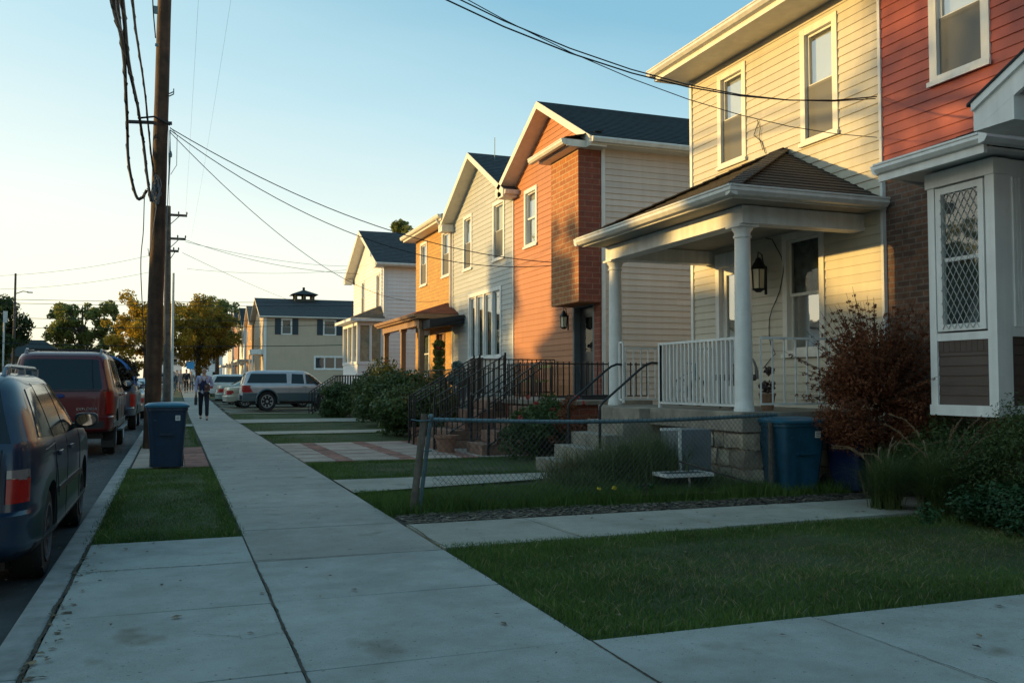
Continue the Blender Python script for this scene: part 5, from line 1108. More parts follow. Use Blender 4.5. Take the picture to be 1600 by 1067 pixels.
mb = MB(); mb.lathe([(.14, 0), (.2, .3), (.21, .33)], (7.45, 24.2, .8), 14); mb.build('pot', mat('blue_pot', (.2, .3, .42), .5), T)
leaves('foliage', T, [(7.4, 24.0, 1.45, .25), (7.4, 24.5, 1.4, .25), (7.35, 23.5, 1.35, .25), (7.4, 24.3, 1.75, .18)], 2500, .05, leafmat('blue_green', (.04, .08, .07), (.22, .34, .33)))
T = thing('hanging_plant', (7.0, 27.0, .8), 'leafy climbing plant with red blooms beside the brown porch post', 'potted plant')
mb = MB(); mb.tube([(7.6, 26.9, .75), (7.6, 26.9, 2.3)], .02, 5); mb.build('stake', m_bark, T)
leaves('foliage', T, [(7.6, 26.9, 1.2+.25*i, .2) for i in range(6)]+[(7.4, 26.2, 1.2, .3), (7.3, 25.6, 1.05, .3)], 3500, .05, L_mid); leaves('bloom', T, [(7.55, 26.8, 2.35, .07), (7.5, 26.9, 2.0, .06)], 120, .04, MC['red_petal'])

# ---------------------------------------------------------------- wheelie bins
def bin_(loc, rz, w_, d_, h, label, mb_, ml, sticker=True):
    T = thing('wheelie_bin', loc, label, 'bin', rz=rz)
    mb = MB(); wt, dt = w_/2, d_/2; wb, db = wt*.80, dt*.74
    lv = [(.03, 1.0, 1.0, 0), (.05, 1, 1, 0), (.86*h, 0, 0, 1), (.865*h, 0, 0, 1.06), (.91*h, 0, 0, 1.06), (.915*h, 0, 0, 1.0), (.92*h, 0, 0, 1.0)]
    rings = []
    for z, _, _, k in lv:
        if k == 0: a, b = wb, db
        else: a, b = wt*k, dt*k
        if z < .06: a *= (.97 if z < .04 else 1)
        ring = []
        for q in range(48):
            t = 2*PI*(q+.5)/48; ct, st_ = math.cos(t), math.sin(t); n_ = 7
            ring.append((a*math.copysign(abs(ct)**(2/n_), ct), b*math.copysign(abs(st_)**(2/n_), st_), z))
        rings.append(ring)
    n = 48; vs = [p for r in rings for p in r]; fs = []
    for i in range(len(rings)-1): fs += [[i*n+q, i*n+(q+1) % n, (i+1)*n+(q+1) % n, (i+1)*n+q] for q in range(n)]
    fs += [list(range(n))[::-1], [(len(rings)-1)*n+q for q in range(n)]]; mb.add(vs, fs)
    mb.box(-wt*.35, wt*.35, -dt*1.0-.012, -dt*.8, .5*h, .53*h); 
    bd = mb.build('body', mb_, T, local=True, smooth=True)
    mb = MB(); rings = []
    for z, k in ((.915*h, 1.13), (.945*h, 1.14), (.952*h, 1.11), (.975*h, .96), (.985*h, .6), (.99*h, .05)):
        rings.append([(wt*k*math.copysign(abs(math.cos(2*PI*(q+.5)/n))**(2/7), math.cos(2*PI*(q+.5)/n)), dt*k*math.copysign(abs(math.sin(2*PI*(q+.5)/n))**(2/7), math.sin(2*PI*(q+.5)/n)), z) for q in range(n)])
    vs = [p for r in rings for p in r]; fs = []
    for i in range(len(rings)-1): fs += [[i*n+q, i*n+(q+1) % n, (i+1)*n+(q+1) % n, (i+1)*n+q] for q in range(n)]
    fs += [list(range(n))[::-1], [(len(rings)-1)*n+q for q in range(n)]]; mb.add(vs, fs); mb.tube([(-wt*.8, dt*1.15, .93*h), (wt*.8, dt*1.15, .93*h)], .016, 8)
    mb.build('lid', ml, T, local=True, smooth=True)
    for s in (-1, 1):
        mb = MB(); mb.lathe([(.05, -.02), (.1, -.025), (.1, .025), (.05, .02)], (s*wt*.78, db+.03, .1), 18, axis='x'); mb.build('wheel', m_tyre, T, local=True, smooth=True)
    if sticker:
        zt = .72*h; yy = -(db+(dt-db)*(zt-.03)/(.86*h-.03))-.004; tl = (dt-db)/(.83*h); Ms = lambda u, d, z: (u, yy-d-(z-zt)*tl, z)
        mb = MB(); mb.box(wt*.42, wt*.66, 0, .003, zt, zt+.075, Ms); mb.build('sticker', m_white, T, local=True)
        mb = MB(); 
        for q in range(3): mb.box(wt*.46, wt*.62, .003, .0045, zt+.015+q*.02, zt+.022+q*.02, Ms)
        mb.build('sticker_print', m_black, T, local=True)
        mb = MB(); mb.box(-wt*.66, -wt*.50, 0, .004, zt+.0, zt+.012, Ms); mb.build('moulded_mark', m_binlid, T, local=True)
    return T
bin_((-.09, 14.75, 0), 0, .56, .60, 1.0, 'navy blue wheelie bin on the grass verge beside the sidewalk', mat('dark_blue_plastic', (.005, .032, .075), .4, var=.2, scale=5), m_binlid)
bin_((6.9, 9.05, 0), R(-3), .63, .62, .89, 'bright blue wheelie bin with a white sticker beside the stone porch pier', m_bin, m_binlid)
bin_((7.62, 8.75, 0), R(8), .58, .55, .80, 'dark navy bin half hidden behind the plumed grass', m_binn, m_binn, False)
bin_((2.35, 61, g(61)), 0, .6, .6, .95, 'small green bin between the walking man and the parked cars', mat('green_plastic', (.015, .05, .018), .5), mat('green_plastic', (.03, .1, .03)), False)

# ---------------------------------------------------------------- utility poles
def pole(loc, top, r0, r1, label, m, name='utility_pole'):
    T = thing(name, loc, label, 'utility pole'); a, b = Vector(loc)-Vector((0, 0, .1)), Vector(top); mb = MB(); n = 14
    mb.tube([a.lerp(b, i/n)+Vector((.012*noise.noise((i*.7, 1, 1)), .012*noise.noise((i*.7, 5, 1)), 0)) for i in range(n+1)], [r0+(r1-r0)*i/n for i in range(n+1)], 16)
    mb.build('pole_shaft', m, T, smooth=True); return T
UP = pole((-.40, 19.25, 0), (-.28, 19.25, 10.9), .155, .125, 'tall brown timber utility pole by the kerb with bundled cables', m_pole)
mb = MB(); bz = 6.42; mb.bar((-.97, 19.25, bz), (-.12, 19.25, bz+.05), .05, .06); mb.tube([(-.75, 19.1, bz+.05), (-.45, 19.06, bz+.1), (-.15, 19.1, bz-.03)], .02, 6); mb.build('bracket_arm', m_iron, UP)
mb = MB()
for z in (7.05, 7.0): mb.tube([(-.18, 19.2, z), (-.1, 19.1, z+.02), (-.1, 19.1, z+.08)], .012, 5)
mb.tube([(-.16, 19.15, 6.3), (-.14, 19.1, 5.8), (-.16, 19.12, 5.2)], .01, 5); mb.tube([(-.15, 19.12, 6.35), (-.02, 19.1, 6.2), (-.02, 19.1, 5.6), (-.13, 19.1, 5.4)], .006, 5)
mb.lathe([(.03, 0), (.035, .05), (.02, .12)], (-.14, 19.1, 5.75), 8)
mb.box(-.5, -.42, 19.08, 19.12, 8.6, 8.75); mb.box(-.46, -.40, 19.09, 19.13, 7.95, 8.0)
mb.tube([(-.2, 19.08, .3), (-.19, 19.08, 4), (-.15, 19.09, 6.3)], .008, 5)
mb.build('pole_hardware', m_galv, UP)
mb = MB(); rd = random.Random(3)
for i in range(9):   # loose coil of grey cable strapped to the pole
    c = Vector((-.40+rd.uniform(-.03, .05), 19.08, 5.05+rd.uniform(-.1, .1))); a_, b_ = rd.uniform(.03, .07), rd.uniform(.10, .24)
    mb.tube([c+Vector((a_*math.cos(t)+.02*math.sin(2*t+i), -.01*i*.3, b_*math.sin(t)+.02*math.cos(3*t+i))) for t in [2*PI*k/16 for k in range(17)]], .008, 5)
mb.tube([(-.38, 19.06, 4.75), (-.42, 19.04, 4.4), (-.46, 19.05, 4.05), (-.5, 19.05, 3.75), (-.52, 19.06, 3.9)], .009, 5)
mb.build('cable_coil', mat('grey_cable', (.16, .16, .17), .6), UP)
P2 = pole((-.27, 42, g(42)), (-.38, 42, 8.95), .16, .13, 'grey weathered utility pole with stepped side arms behind the brown pole', m_poleg)
mb = MB()
for z, l_ in ((8.55, .62), (7.52, .58), (6.98, .3)):
    mb.bar((-.36, 41.85, z), (-.2+l_, 41.85, z), .08, .1)
    for q in (.55, .98): mb.lathe([(.02, 0), (.035, .05), (.02, .12)], (-.36+(.16+l_)*q, 41.85, z+.05), 8)
    mb.bar((-.3, 41.85, z-.45), (-.2+l_*.5, 41.85, z-.03), .03, .03)
mb.build('side_arm', m_poleg, P2)
T = thing('utility_pole', (-.2, 56, g(56)), 'pale thin metal pole right behind the grey utility pole', 'utility pole'); mb = MB(); mb.tube([(-.13, 54, g(54)), (-.13, 54, 7.4)], [.10, .07], 10); mb.build('pole_shaft', mat('white_pole', (.6, .6, .58), .5), T, smooth=True)
T = thing('utility_pole', (-20*.77, 104, gy), 'thin dark street lamp pole above the trees at the left', 'street lamp'); mb = MB(); X_ = -.1472*104
mb.tube([(X_, 104, gy), (X_, 104, 12.4)], [.16, .1], 8); mb.tube([(X_, 104, 10.3), (X_+.7, 104, 10.6), (X_+1.2, 104, 10.55)], .05, 6); T.location = (X_, 104, gy)
for ch in []: pass
mb.build('lamp_post', m_poleg, T); mb = MB(); mb.box(X_+1.1, X_+1.6, 103.85, 104.15, 10.45, 10.55); mb.build('lamp_head', m_galv, T)
T = thing('sign_pole', (PY(4, 598, 62)[0], 62, g(62)), 'slim white sign post at the left edge of the photo', 'sign'); X_ = T.location.x; mb = MB(); mb.tube([(X_, 62, g(62)), (X_, 62, 5.6)], .05, 8); mb.box(X_-.05, X_+.18, 61.93, 61.97, 4.9, 5.6); mb.build('post_shaft', mat('white_pole', (.6, .6, .58)), T)
T = thing('antenna', (11, 24.0, 7.5), 'thin rooftop antenna above the grey blue house', 'antenna'); mb = MB(); q = PY(773, 238, 24.5); T.location = (q[0], 24.5, 7.3); mb.tube([(q[0], 24.5, 7.2), (q[0], 24.5, 8.35)], .012, 5); mb.build('mast', m_galv, T)

# wires
WG = 'overhead wires strung along and across the street'
def wire(A, B, sag, r, label, n=24, m=None):
    A, B = Vector(A), Vector(B); mb = MB(); mb.tube([A.lerp(B, i/n)-Vector((0, 0, sag*4*(i/n)*(1-i/n))) for i in range(n+1)], r, 5)
    return tag(mb.build('power_line', m or m_wire), label, 'wire', WG)
pole((-9.9, 6, 0), (-9.9, 6, 14.4), .16, .12, 'utility pole across the street, out of frame to the left', m_pole)
pt = (-9.9, 6, 14.0)
wire(pt, (8.2, 8.95, 4.86), 3.42, .008, 'upper service cable drooping to the joint of the beige and red houses')
wire((-9.9, 6, 14.1), (8.2, 8.97, 4.84), 3.36, .007, 'second service cable twisted just above the one reaching the beige and red houses')
wire((-9.9, 6.05, 13.9), (8.24, 9.0, 4.36), 2.85, .005, 'thin lower cable crossing in front of the beige house upper windows')
wire((-.16, 19.2, 6.36), PX(862, 410, 8.24), .55, .010, 'service cable from the brown pole across the ochre and grey houses to the orange one')
wire((-.16, 19.2, 6.32), PX(862, 415, 8.24), .85, .009, 'lower of the two cables reaching the orange house front')
wire((-.16, 19.2, 6.28), PX(640, 470, 8.24), .75, .008, 'cable dropping from the brown pole to the white gabled house')
wire((-.3, 42, 8.6), (-.28, 19.2, 9.9), .35, .008, 'wire joining the tops of the brown and grey poles')
wire((.35, 42, 8.65), (.25, -16, 9.9), .9, .002, 'thin wire passing overhead right of the brown pole'); wire((.6, 42, 7.6), (1.0, -16, 9.6), .9, .0016, 'faint second wire overhead right of the brown pole')
for i, (ya_, yb_, Y) in enumerate(((466, 470, 88), (472, 476, 90), (495, 498, 86), (512, 502, 84), (534, 536, 60))):
    wire(PY(-60, ya_, Y), PY(700 if i < 4 else 640, yb_, Y), .25, .022, ['topmost dark wire crossing the street in the distance', 'wire just under the topmost distant crossing wire', 'distant crossing wire at the tops of the left trees', 'distant crossing wire through the tree crowns', 'crossing wire in front of the tan house wall'][i])
for i, (q, w_) in enumerate((((-40, 432, 60), (240, 398, 60)), ((-40, 452, 60), (240, 424, 60)), ((290, 375, 42), (560, 428, 37)), ((290, 378, 42), (560, 416, 60)), ((292, 420, 60), (560, 420, 60)), ((285, 395, 42), (520, 490, 92)))):
    wire(PY(*q), PY(*w_), .3, .009, ['faint high wire left of the brown pole', 'faint lower wire left of the brown pole', 'thin wire from the grey pole to the white gable', 'thin wire above the white gable drop', 'level faint wire between grey pole and white house', 'faint wire from the grey pole down to the tan roof'][i])
# the heavy bundle hanging from off frame above to the bracket and the pole
def cable(pts, r, label, seed=0, lash=True):
    mb = MB(); P_ = [Vector(PY(*p)) for p in pts]; out = []
    for i in range(len(P_)-1):
        p0, p1, p2, p3 = P_[max(i-1, 0)], P_[i], P_[i+1], P_[min(i+2, len(P_)-1)]
        for k in range(8):
            t = k/8; out.append(.5*((2*p1)+(p2-p0)*t+(2*p0-5*p1+4*p2-p3)*t*t+(3*p1-p0-3*p2+p3)*t**3)+Vector((.006*noise.noise((i+t, seed, 0))*2, 0, .006*noise.noise((i+t, seed, 4)))))
    out.append(P_[-1]); mb.tube(out, r, 8)
    if lash: mb.tube([p+Vector((r*1.2*math.cos(i*1.3), 0, r*1.2*math.sin(i*1.3))) for i, p in enumerate(out)], r*.3, 4)
    return tag(mb.build('cable_bundle', m_wire, smooth=True), label, 'cable', 'heavy cable bundles lashed to the brown pole')
cable([(170, -60, 9), (178, 10, 10.5), (190, 60, 13), (196, 130, 16.5), (199, 200, 19.2), (201, 255, 19.3), (212, 305, 19.3), (222, 309, 19.25), (229, 297, 19.2)], .028, 'leftmost thick black cable looping down in a hook beside the brown pole', 1)
cable([(184, -60, 9), (192, 10, 11), (200, 90, 14.5), (214, 160, 18), (222, 210, 19), (228, 260, 19.1), (236, 315, 19.05)], .026, 'thick black cable slanting down onto the brown pole coil', 2)
cable([(176, -60, 9), (185, 15, 11), (193, 70, 13.5), (206, 130, 16.5), (221, 200, 19.1), (229, 262, 19.1)], .018, 'thinner cable wound between the two thick bundles', 3)
cable([(200, -60, 10), (208, 10, 12), (217, 80, 15), (227, 150, 18), (236, 240, 19.05), (246, 300, 19.05)], .017, 'beaded cable nearest to the brown pole', 4)
cable([(236, -40, 17), (239, 10, 18.5), (243, 60, 19)], .012, 'short cable running up beside the brown pole top', 5, False)
cable([(226, 300, 19.05), (224, 360, 19.03), (220, 420, 19.03), (226, 560, 19.03), (229, 640, 19.03)], .009, 'slack cable hanging down the left side of the brown pole', 6, False)

# ---------------------------------------------------------------- vehicles
def paint(name, c, metallic=.35, rough=.28): return mat(name, c, rough, metallic, var=.06, scale=2, coat=.35)
def car(name, loc, rz, label, prof, wr, wx, P, windows, rear=None, lights=(), rails=None, seams=(), mirror=None, handles=(), extras=None, w_lower=None, cat='car', n_=8, pol=None, archm=None, group=None, wheelw=.22, plate=True, rimm=None):
    T = thing(name, loc, label, cat, group, rz)
    prof = sorted(prof); Z = [p[0] for p in prof]
    def at(z): return [float(np.interp(z, Z, [p[k] for p in prof])) for k in (1, 2, 3)]
    def sidey(x, z):
        xr, xf, w_ = at(z); c, a = (xr+xf)/2, (xf-xr)/2; t = min(1, abs((x-c)/a)); return w_*(1-t**n_)**(1/n_)
    def rearx(y, z):
        xr, xf, w_ = at(z); c, a = (xr+xf)/2, (xf-xr)/2; t = min(1, abs(y/w_)); return c-a*(1-t**n_)**(1/n_)
    def frontx(y, z):
        xr, xf, w_ = at(z); c, a = (xr+xf)/2, (xf-xr)/2; t = min(1, abs(y/w_)); return c+a*(1-t**n_)**(1/n_)
    zs = []
    for a, b in zip(Z[:-1], Z[1:]):
        k = max(1, int((b-a)/.035)); zs += [a+(b-a)*i/k for i in range(k)]
    zs.append(Z[-1]); N = 88; vs = []; fs = []
    for z in zs:
        xr, xf, w_ = at(z); c, a = (xr+xf)/2, (xf-xr)/2
        for q in range(N):
            t = 2*PI*(q+.5)/N; ct, s = math.cos(t), math.sin(t)
            vs.append((c+a*math.copysign(abs(ct)**(2/n_), ct), w_*math.copysign(abs(s)**(2/n_), s), z))
    for i in range(len(zs)-1): fs += [[i*N+q, i*N+(q+1) % N, (i+1)*N+(q+1) % N, (i+1)*N+q] for q in range(N)]
    fs += [list(range(N))[::-1], [(len(zs)-1)*N+q for q in range(N)]]
    mb = MB(); mb.add(vs, fs); body = mb.build('body', P if isinstance(P, list) else [P], T, local=True)
    wmax = max(p[3] for p in prof)
    cut = MB()
    for x in wx:
        for s in (-1, 1):
            cut.lathe([(wr+.055, -.17), (wr+.055, .17)], (x, s*(wmax-.08), wr), 28, axis='y')
    cu = cut.build('tmpcut', m_black, None); cu.parent = T
    md = body.modifiers.new('b', 'BOOLEAN'); md.operation = 'DIFFERENCE'; md.object = cu; md.solver = 'EXACT'
    try: md.material_mode = 'TRANSFER'
    except Exception: pass
    bpy.context.view_layer.update(); dg = bpy.context.evaluated_depsgraph_get(); me = bpy.data.meshes.new_from_object(body.evaluated_get(dg)); body.modifiers.clear(); body.data = me
    bpy.data.objects.remove(cu); me.shade_smooth(); me.set_sharp_from_angle(angle=R(30))
    def patch(mb, c4, f, nu=10, nv=6, o=.006):       # corners (a,z) ccw; f maps (a,z,offset)
        (a0, z0), (a1, z1), (a2, z2), (a3, z3) = c4; base = []
        for j in range(nv+1):
            v = j/nv
            for i in range(nu+1):
                u = i/nu; a = (a0*(1-u)+a1*u)*(1-v)+(a3*(1-u)+a2*u)*v; z = (z0*(1-u)+z1*u)*(1-v)+(z3*(1-u)+z2*u)*v; base.append((a, z))
        vs = [f(a, z, o) for a, z in base]; fs = [[j*(nu+1)+i, j*(nu+1)+i+1, (j+1)*(nu+1)+i+1, (j+1)*(nu+1)+i] for j in range(nv) for i in range(nu)]
        rim = [i for i in range(nu+1)]+[j*(nu+1)+nu for j in range(1, nv+1)]+[nv*(nu+1)+i for i in range(nu-1, -1, -1)]+[j*(nu+1) for j in range(nv-1, 0, -1)]
        n0 = len(vs); vs += [f(*base[i], -.02) for i in rim]; k = len(rim)
        fs += [[rim[i], rim[(i+1) % k], n0+(i+1) % k, n0+i] for i in range(k)]
        mb.add(vs, fs)
    sd = {s: (lambda a, z, o, s=s: (a, s*(sidey(a, z)+o), z)) for s in (1, -1)}
    rf = lambda a, z, o: (rearx(a, z)-o, a, z); ff = lambda a, z, o: (frontx(a, z)+o, a, z)
    for w_ in windows:
        for s in (1, -1):
            mb = MB(); patch(mb, w_, sd[s]); mb.build('side_window', m_cglass2, T, local=True, smooth=True)
    if rear:
        mb = MB(); patch(mb, rear, rf, 14, 8); mb.build('rear_window', m_cglass2, T, local=True, smooth=True)
    mb = MB(); zb = prof[0][0]
    wsz = [p[0] for p in prof]; belt = windows[0][0][1]; top = windows[0][2][1]
    xr, xf, ww = at(belt+.03); xr2, xf2, w2_ = at(top); patch(mb, [(-ww*.86, belt+.03), (ww*.86, belt+.03), (w2_*.86, top), (-w2_*.86, top)], ff, 10, 6); mb.build('windscreen', m_cglass2, T, local=True, smooth=True)
    for kind, c4, side in lights:
        m = {'r': m_taill, 'c': m_tailc, 'a': m_amber, 'k': m_black, 'p': m_white, 'h': m_chrome, 'g': m_galv}[kind]
        nm = {'r': 'tail_light', 'c': 'tail_light', 'a': 'indicator', 'k': 'trim_strip', 'p': 'number_plate', 'h': 'chrome_trim', 'g': 'trim_panel'}[kind]
        for s in ((1, -1) if side != 'R1' else (1,)):
            mb = MB()
            if side == 'R': patch(mb, [(s*a, z) for a, z in c4], rf, 6, 5, .014)
            elif side == 'R1': patch(mb, c4, rf, 8, 2, .016)
            elif side == 'F': patch(mb, [(s*a, z) for a, z in c4], ff, 6, 4, .012)
            else: patch(mb, c4, sd[s], 8, 4, .012)
            mb.build(nm, m, T, local=True, smooth=True)
    for (x0, z0, x1, z1) in seams:
        for s in (1, -1):
            mb = MB(); n = 14; pts = [(x0+(x1-x0)*i/n, z0+(z1-z0)*i/n) for i in range(n+1)]; mb.tube([(x, s*(sidey(x, z)+.0005), z) for x, z in pts], .0035, 4); mb.build('door_gap', m_black, T, local=True)
    for (hx, hz) in handles:
        for s in (1, -1): mb = MB(); mb.box(hx-.09, hx+.09, s*(sidey(hx, hz)+.02)-.012, s*(sidey(hx, hz)+.02)+.012, hz-.018, hz+.018); mb.build('door_handle', P if not isinstance(P, list) else P[0], T, local=True, bevel=.008)
    if mirror:
        mx, mz = mirror
        for s in (1, -1):
            mb = MB(); y = s*(sidey(mx, mz)+.14)
            vs = []; rr = [(-.04, .85), (-.035, .97), (.0, 1.0), (.05, .9), (.09, .6), (.10, .3)]
            for dx, k in rr:
                for q in range(20):
                    t = 2*PI*q/20; vs.append((mx+dx, y+.10*k*math.copysign(abs(math.cos(t))**.6, math.cos(t)), mz+.068*k*math.copysign(abs(math.sin(t))**.6, math.sin(t))))
            mb.add(vs, [[i*20+q, i*20+(q+1) % 20, (i+1)*20+(q+1) % 20, (i+1)*20+q] for i in range(5) for q in range(20)]+[list(range(20))[::-1], [100+q for q in range(20)]])
            mb.bar((mx+.03, s*(sidey(mx, mz)-.03), mz-.06), (mx+.03, y, mz-.05), .06, .05)
            mm = mb.build('wing_mirror', m_black, T, local=True, smooth=True)
            mb = MB(); mb.add([(mx-.043, y+.082*math.cos(2*PI*q/20), mz+.054*math.sin(2*PI*q/20)) for q in range(20)], [list(range(20))]); mb.build('mirror_glass', m_mirror, mm, local=True)
    if rails:
        x0, x1, yy, z = rails
        for s in (1, -1):
            mb = MB(); mb.tube([(x0, s*yy, z-.04), (x0+.05, s*yy, z+.03), (x0+.18, s*yy, z+.055), (x1-.18, s*yy, z+.055), (x1-.05, s*yy, z+.03), (x1, s*yy, z-.04)], .017, 8)
            for q in (x0+.1, (x0+x1)/2, x1-.1): mb.box(q-.05, q+.05, s*yy-.02, s*yy+.02, z-.06, z+.05)
            mb.build('roof_rail', m_railp, T, local=True, smooth=True)
    for i, x in enumerate(wx):
        for s in (1, -1):
            mb = MB(); yo = s*(wmax-.035)-s*wheelw/2
            hw = wheelw/2; mb.lathe([(wr*.60, -hw*.9), (wr*.66, -hw), (wr*.93, -hw), (wr*.99, -hw*.8), (wr, -hw*.4), (wr, hw*.4), (wr*.99, hw*.8), (wr*.93, hw), (wr*.66, hw), (wr*.60, hw*.9)], (x, yo, wr), 36, axis='y')
            t_ = mb.build('wheel', m_tyre, T, local=True, smooth=True)
            mb = MB(); yf = yo+s*hw*.72
            mb.lathe([(wr*.64, -.012), (wr*.66, .02), (wr*.60, .02), (wr*.58, -.012)] if s > 0 else [(wr*.64, .012), (wr*.66, -.02), (wr*.60, -.02), (wr*.58, .012)], (x, yf+s*.02, wr), 32, axis='y')
            for k in range(8):
                t = 2*PI*(k+.5)/8; mb.bar((x+wr*.1*math.cos(t), yf, wr+wr*.1*math.sin(t)), (x+wr*.62*math.cos(t), yf+s*.01, wr+wr*.62*math.sin(t)), .05, .03, up=(0, 1, 0))
            mb.lathe([(wr*.16, -.02), (wr*.14, .02)] if s > 0 else [(wr*.14, -.02), (wr*.16, .02)], (x, yf, wr), 16, axis='y')
            mb.build('rim', rimm or m_alloy, t_, local=True)
    mb = MB(); xr, xf, ww = at(prof[0][0]+.05); mb.box(xr+.4, xf-.4, -ww+.2, ww-.2, prof[0][0]-.1, prof[0][0]+.1); mb.tube([(xr-.02, ww*.6, prof[0][0]-.02), (xr+.5, ww*.6, prof[0][0]-.02)], .03, 8)
    mb.build('underbody', m_black, T, local=True)
    return T, (rearx, sidey, rf, patch)
m_cglass2 = mat('tinted_car_glass', (.006, .010, .014), .07, 0, var=.1, spec=.45)
m_mirror = mat('mirror_glass', (.5, .5, .52), .03, 1, var=.02)
m_railp = mat('rail_paint', (.2, .24, .28), .3, .5)
P_blue = paint('dark_blue_paint', (.005, .020, .050), .15); P_red = paint('maroon_paint', (.12, .006, .010), .15); P_slate = paint('slate_paint', (.06, .08, .11)); P_silver = paint('silver_paint', (.42, .42, .45), .5, .3)
P_cream = paint('cream_paint', (.45, .42, .34)); P_sage = paint('sage_paint', (.26, .30, .28)); P_grey = paint('grey_car_paint', (.30, .31, .32)); P_teal = paint('teal_grey_paint', (.06, .10, .12), .1)
ZR = -.13
# near dark blue estate
suvb = [(.24, .14, 4.30, .80), (.30, .02, 4.42, .85), (.34, 0, 4.45, .866), (.56, -.01, 4.45, .872), (.585, .045, 4.44, .874), (.78, .07, 4.42, .878), (.90, .085, 4.32, .872), (.97, .10, 4.05, .862), (1.02, .115, 3.25, .850), (1.05, .13, 3.15, .835), (1.25, .24, 2.80, .765), (1.42, .40, 2.45, .690), (1.47, .50, 2.35, .655), (1.505, .62, 2.2, .60), (1.525, .80, 2.05, .50), (1.535, 1.1, 1.8, .30)]
T, _ = car('parked_car', (-1.70, 6.60, ZR), R(90), 'dark blue estate car with roof rails parked at the kerb nearest the camera', suvb, .33, (.90, 3.42), P_blue,
    [[(.50, 1.06), (1.06, 1.04), (1.06, 1.42), (.72, 1.40)], [(1.11, 1.03), (1.83, 1.02), (1.80, 1.44), (1.11, 1.43)], [(1.90, 1.02), (2.75, 1.02), (2.33, 1.42), (1.86, 1.44)]],
    rear=[(-.70, 1.04), (.70, 1.04), (.58, 1.44), (-.58, 1.44)],
    lights=[('r', [(.69, .64), (.81, .64), (.81, .80), (.69, .80)], 'R'), ('c', [(.69, .805), (.81, .805), (.805, .86), (.69, .86)], 'R'), ('k', [(.655, .60), (.66, .60), (.66, 1.0), (.655, 1.0)], 'R'), ('r', [(.13, .65), (.22, .67), (.21, .78), (.13, .79)], 'S'), ('c', [(.13, .795), (.21, .79), (.20, .84), (.13, .85)], 'S'),
            ('k', [(-.5, .58), (.5, .58), (.5, .60), (-.5, .60)], 'R1'), ('k', [(.35, .28), (4.1, .28), (4.1, .34), (.35, .34)], 'S'), ('k', [(1.25, .58), (2.9, .58), (2.9, .63), (1.25, .63)], 'S')],
    rails=(.75, 2.4, .56, 1.515), seams=[(1.09, .35, 1.09, 1.44), (1.86, .33, 1.86, 1.44), (2.95, .35, 2.85, 1.0), (.62, .96, 1.09, .98), (1.32, .55, 1.09, .85)], mirror=(2.62, 1.10), handles=((1.22, .90), (1.98, .90)), rimm=mat('dusty_rim', (.10, .10, .11), .6, .3))
T.scale = (1, 1, .975)
# maroon SUV
suvr = [(.40, .22, 4.6, .84), (.44, .04, 4.72, .90), (.48, 0, 4.75, .92), (.68, 0, 4.75, .93), (.70, .07, 4.74, .93), (1.0, .09, 4.70, .935), (1.08, .10, 4.4, .93), (1.14, .11, 3.65, .915), (1.18, .12, 3.55, .90), (1.50, .24, 3.15, .82), (1.70, .34, 2.90, .765), (1.76, .42, 2.78, .73), (1.80, .60, 2.6, .66), (1.82, .9, 2.3, .5)]
T, fn = car('parked_car', (-2.0, 18.8, ZR), R(90), 'maroon SUV with dark rear window and roof rack parked behind the blue car', suvr, .38, (.98, 3.78), P_red,
    [[(.62, 1.20), (1.42, 1.19), (1.42, 1.68), (.66, 1.68)], [(1.50, 1.19), (2.28, 1.18), (2.25, 1.68), (1.50, 1.68)], [(2.36, 1.18), (3.25, 1.18), (2.80, 1.66), (2.32, 1.68)]],
    rear=[(-.80, 1.16), (.80, 1.16), (.69, 1.73), (-.69, 1.73)],
    lights=[('r', [(.78, .74), (.905, .74), (.90, 1.12), (.78, 1.12)], 'R'), ('r', [(.16, .76), (.26, .78), (.26, 1.10), (.16, 1.12)], 'S'), ('k', [(-.75, .50), (.75, .50), (.75, .62), (-.75, .62)], 'R1'), ('k', [(-.78, 1.125), (.78, 1.125), (.78, 1.15), (-.78, 1.15)], 'R1'),
            ('g', [(.4, .50), (4.3, .50), (4.3, .58), (.4, .58)], 'S')],
    rails=(.55, 2.7, .64, 1.80), seams=[(1.46, .55, 1.46, 1.68), (2.32, .52, 2.32, 1.68), (3.3, .55, 3.25, 1.14)], mirror=(3.0, 1.26), handles=((1.62, 1.05), (2.48, 1.05)))
mb = MB(); mb.bar((1.3, -.96, .42), (3.3, -.96, .42), .10, .03); mb.bar((1.3, .96, .42), (3.3, .96, .42), .10, .03); mb.build('running_board', m_galv, T, local=True)
for x in (.9, 1.6, 2.3): mb = MB(); mb.bar((x, -.64, 1.86), (x, .64, 1.86), .05, .02); mb.build('roof_crossbar', m_black, T, local=True)
mb = MB()
for s in (1, -1): mb.box(.62, .66, s*.80-.13, s*.80+.13, .14, .5)
mb.build('mud_flap', m_black, T, local=True)
def lettering(par, text, size, M, m):
    cu = bpy.data.curves.new('t', 'FONT'); cu.body = text; cu.size = size; cu.extrude = .003; o = bpy.data.objects.new('t', cu); COL.objects.link(o)
    bpy.context.view_layer.update(); me = bpy.data.meshes.new_from_object(o.evaluated_get(bpy.context.evaluated_depsgraph_get())); bpy.data.objects.remove(o)
    for v in me.vertices: v.co = Vector(M(*v.co))
    me.materials.clear(); me.materials.append(m); o = bpy.data.objects.new('lettering', me); COL.objects.link(o); o.parent = par; return o
lettering(T, 'EXPLORER', .075, lambda x, y, z: (.055-z, -.28-x, .80+y), m_chrome)
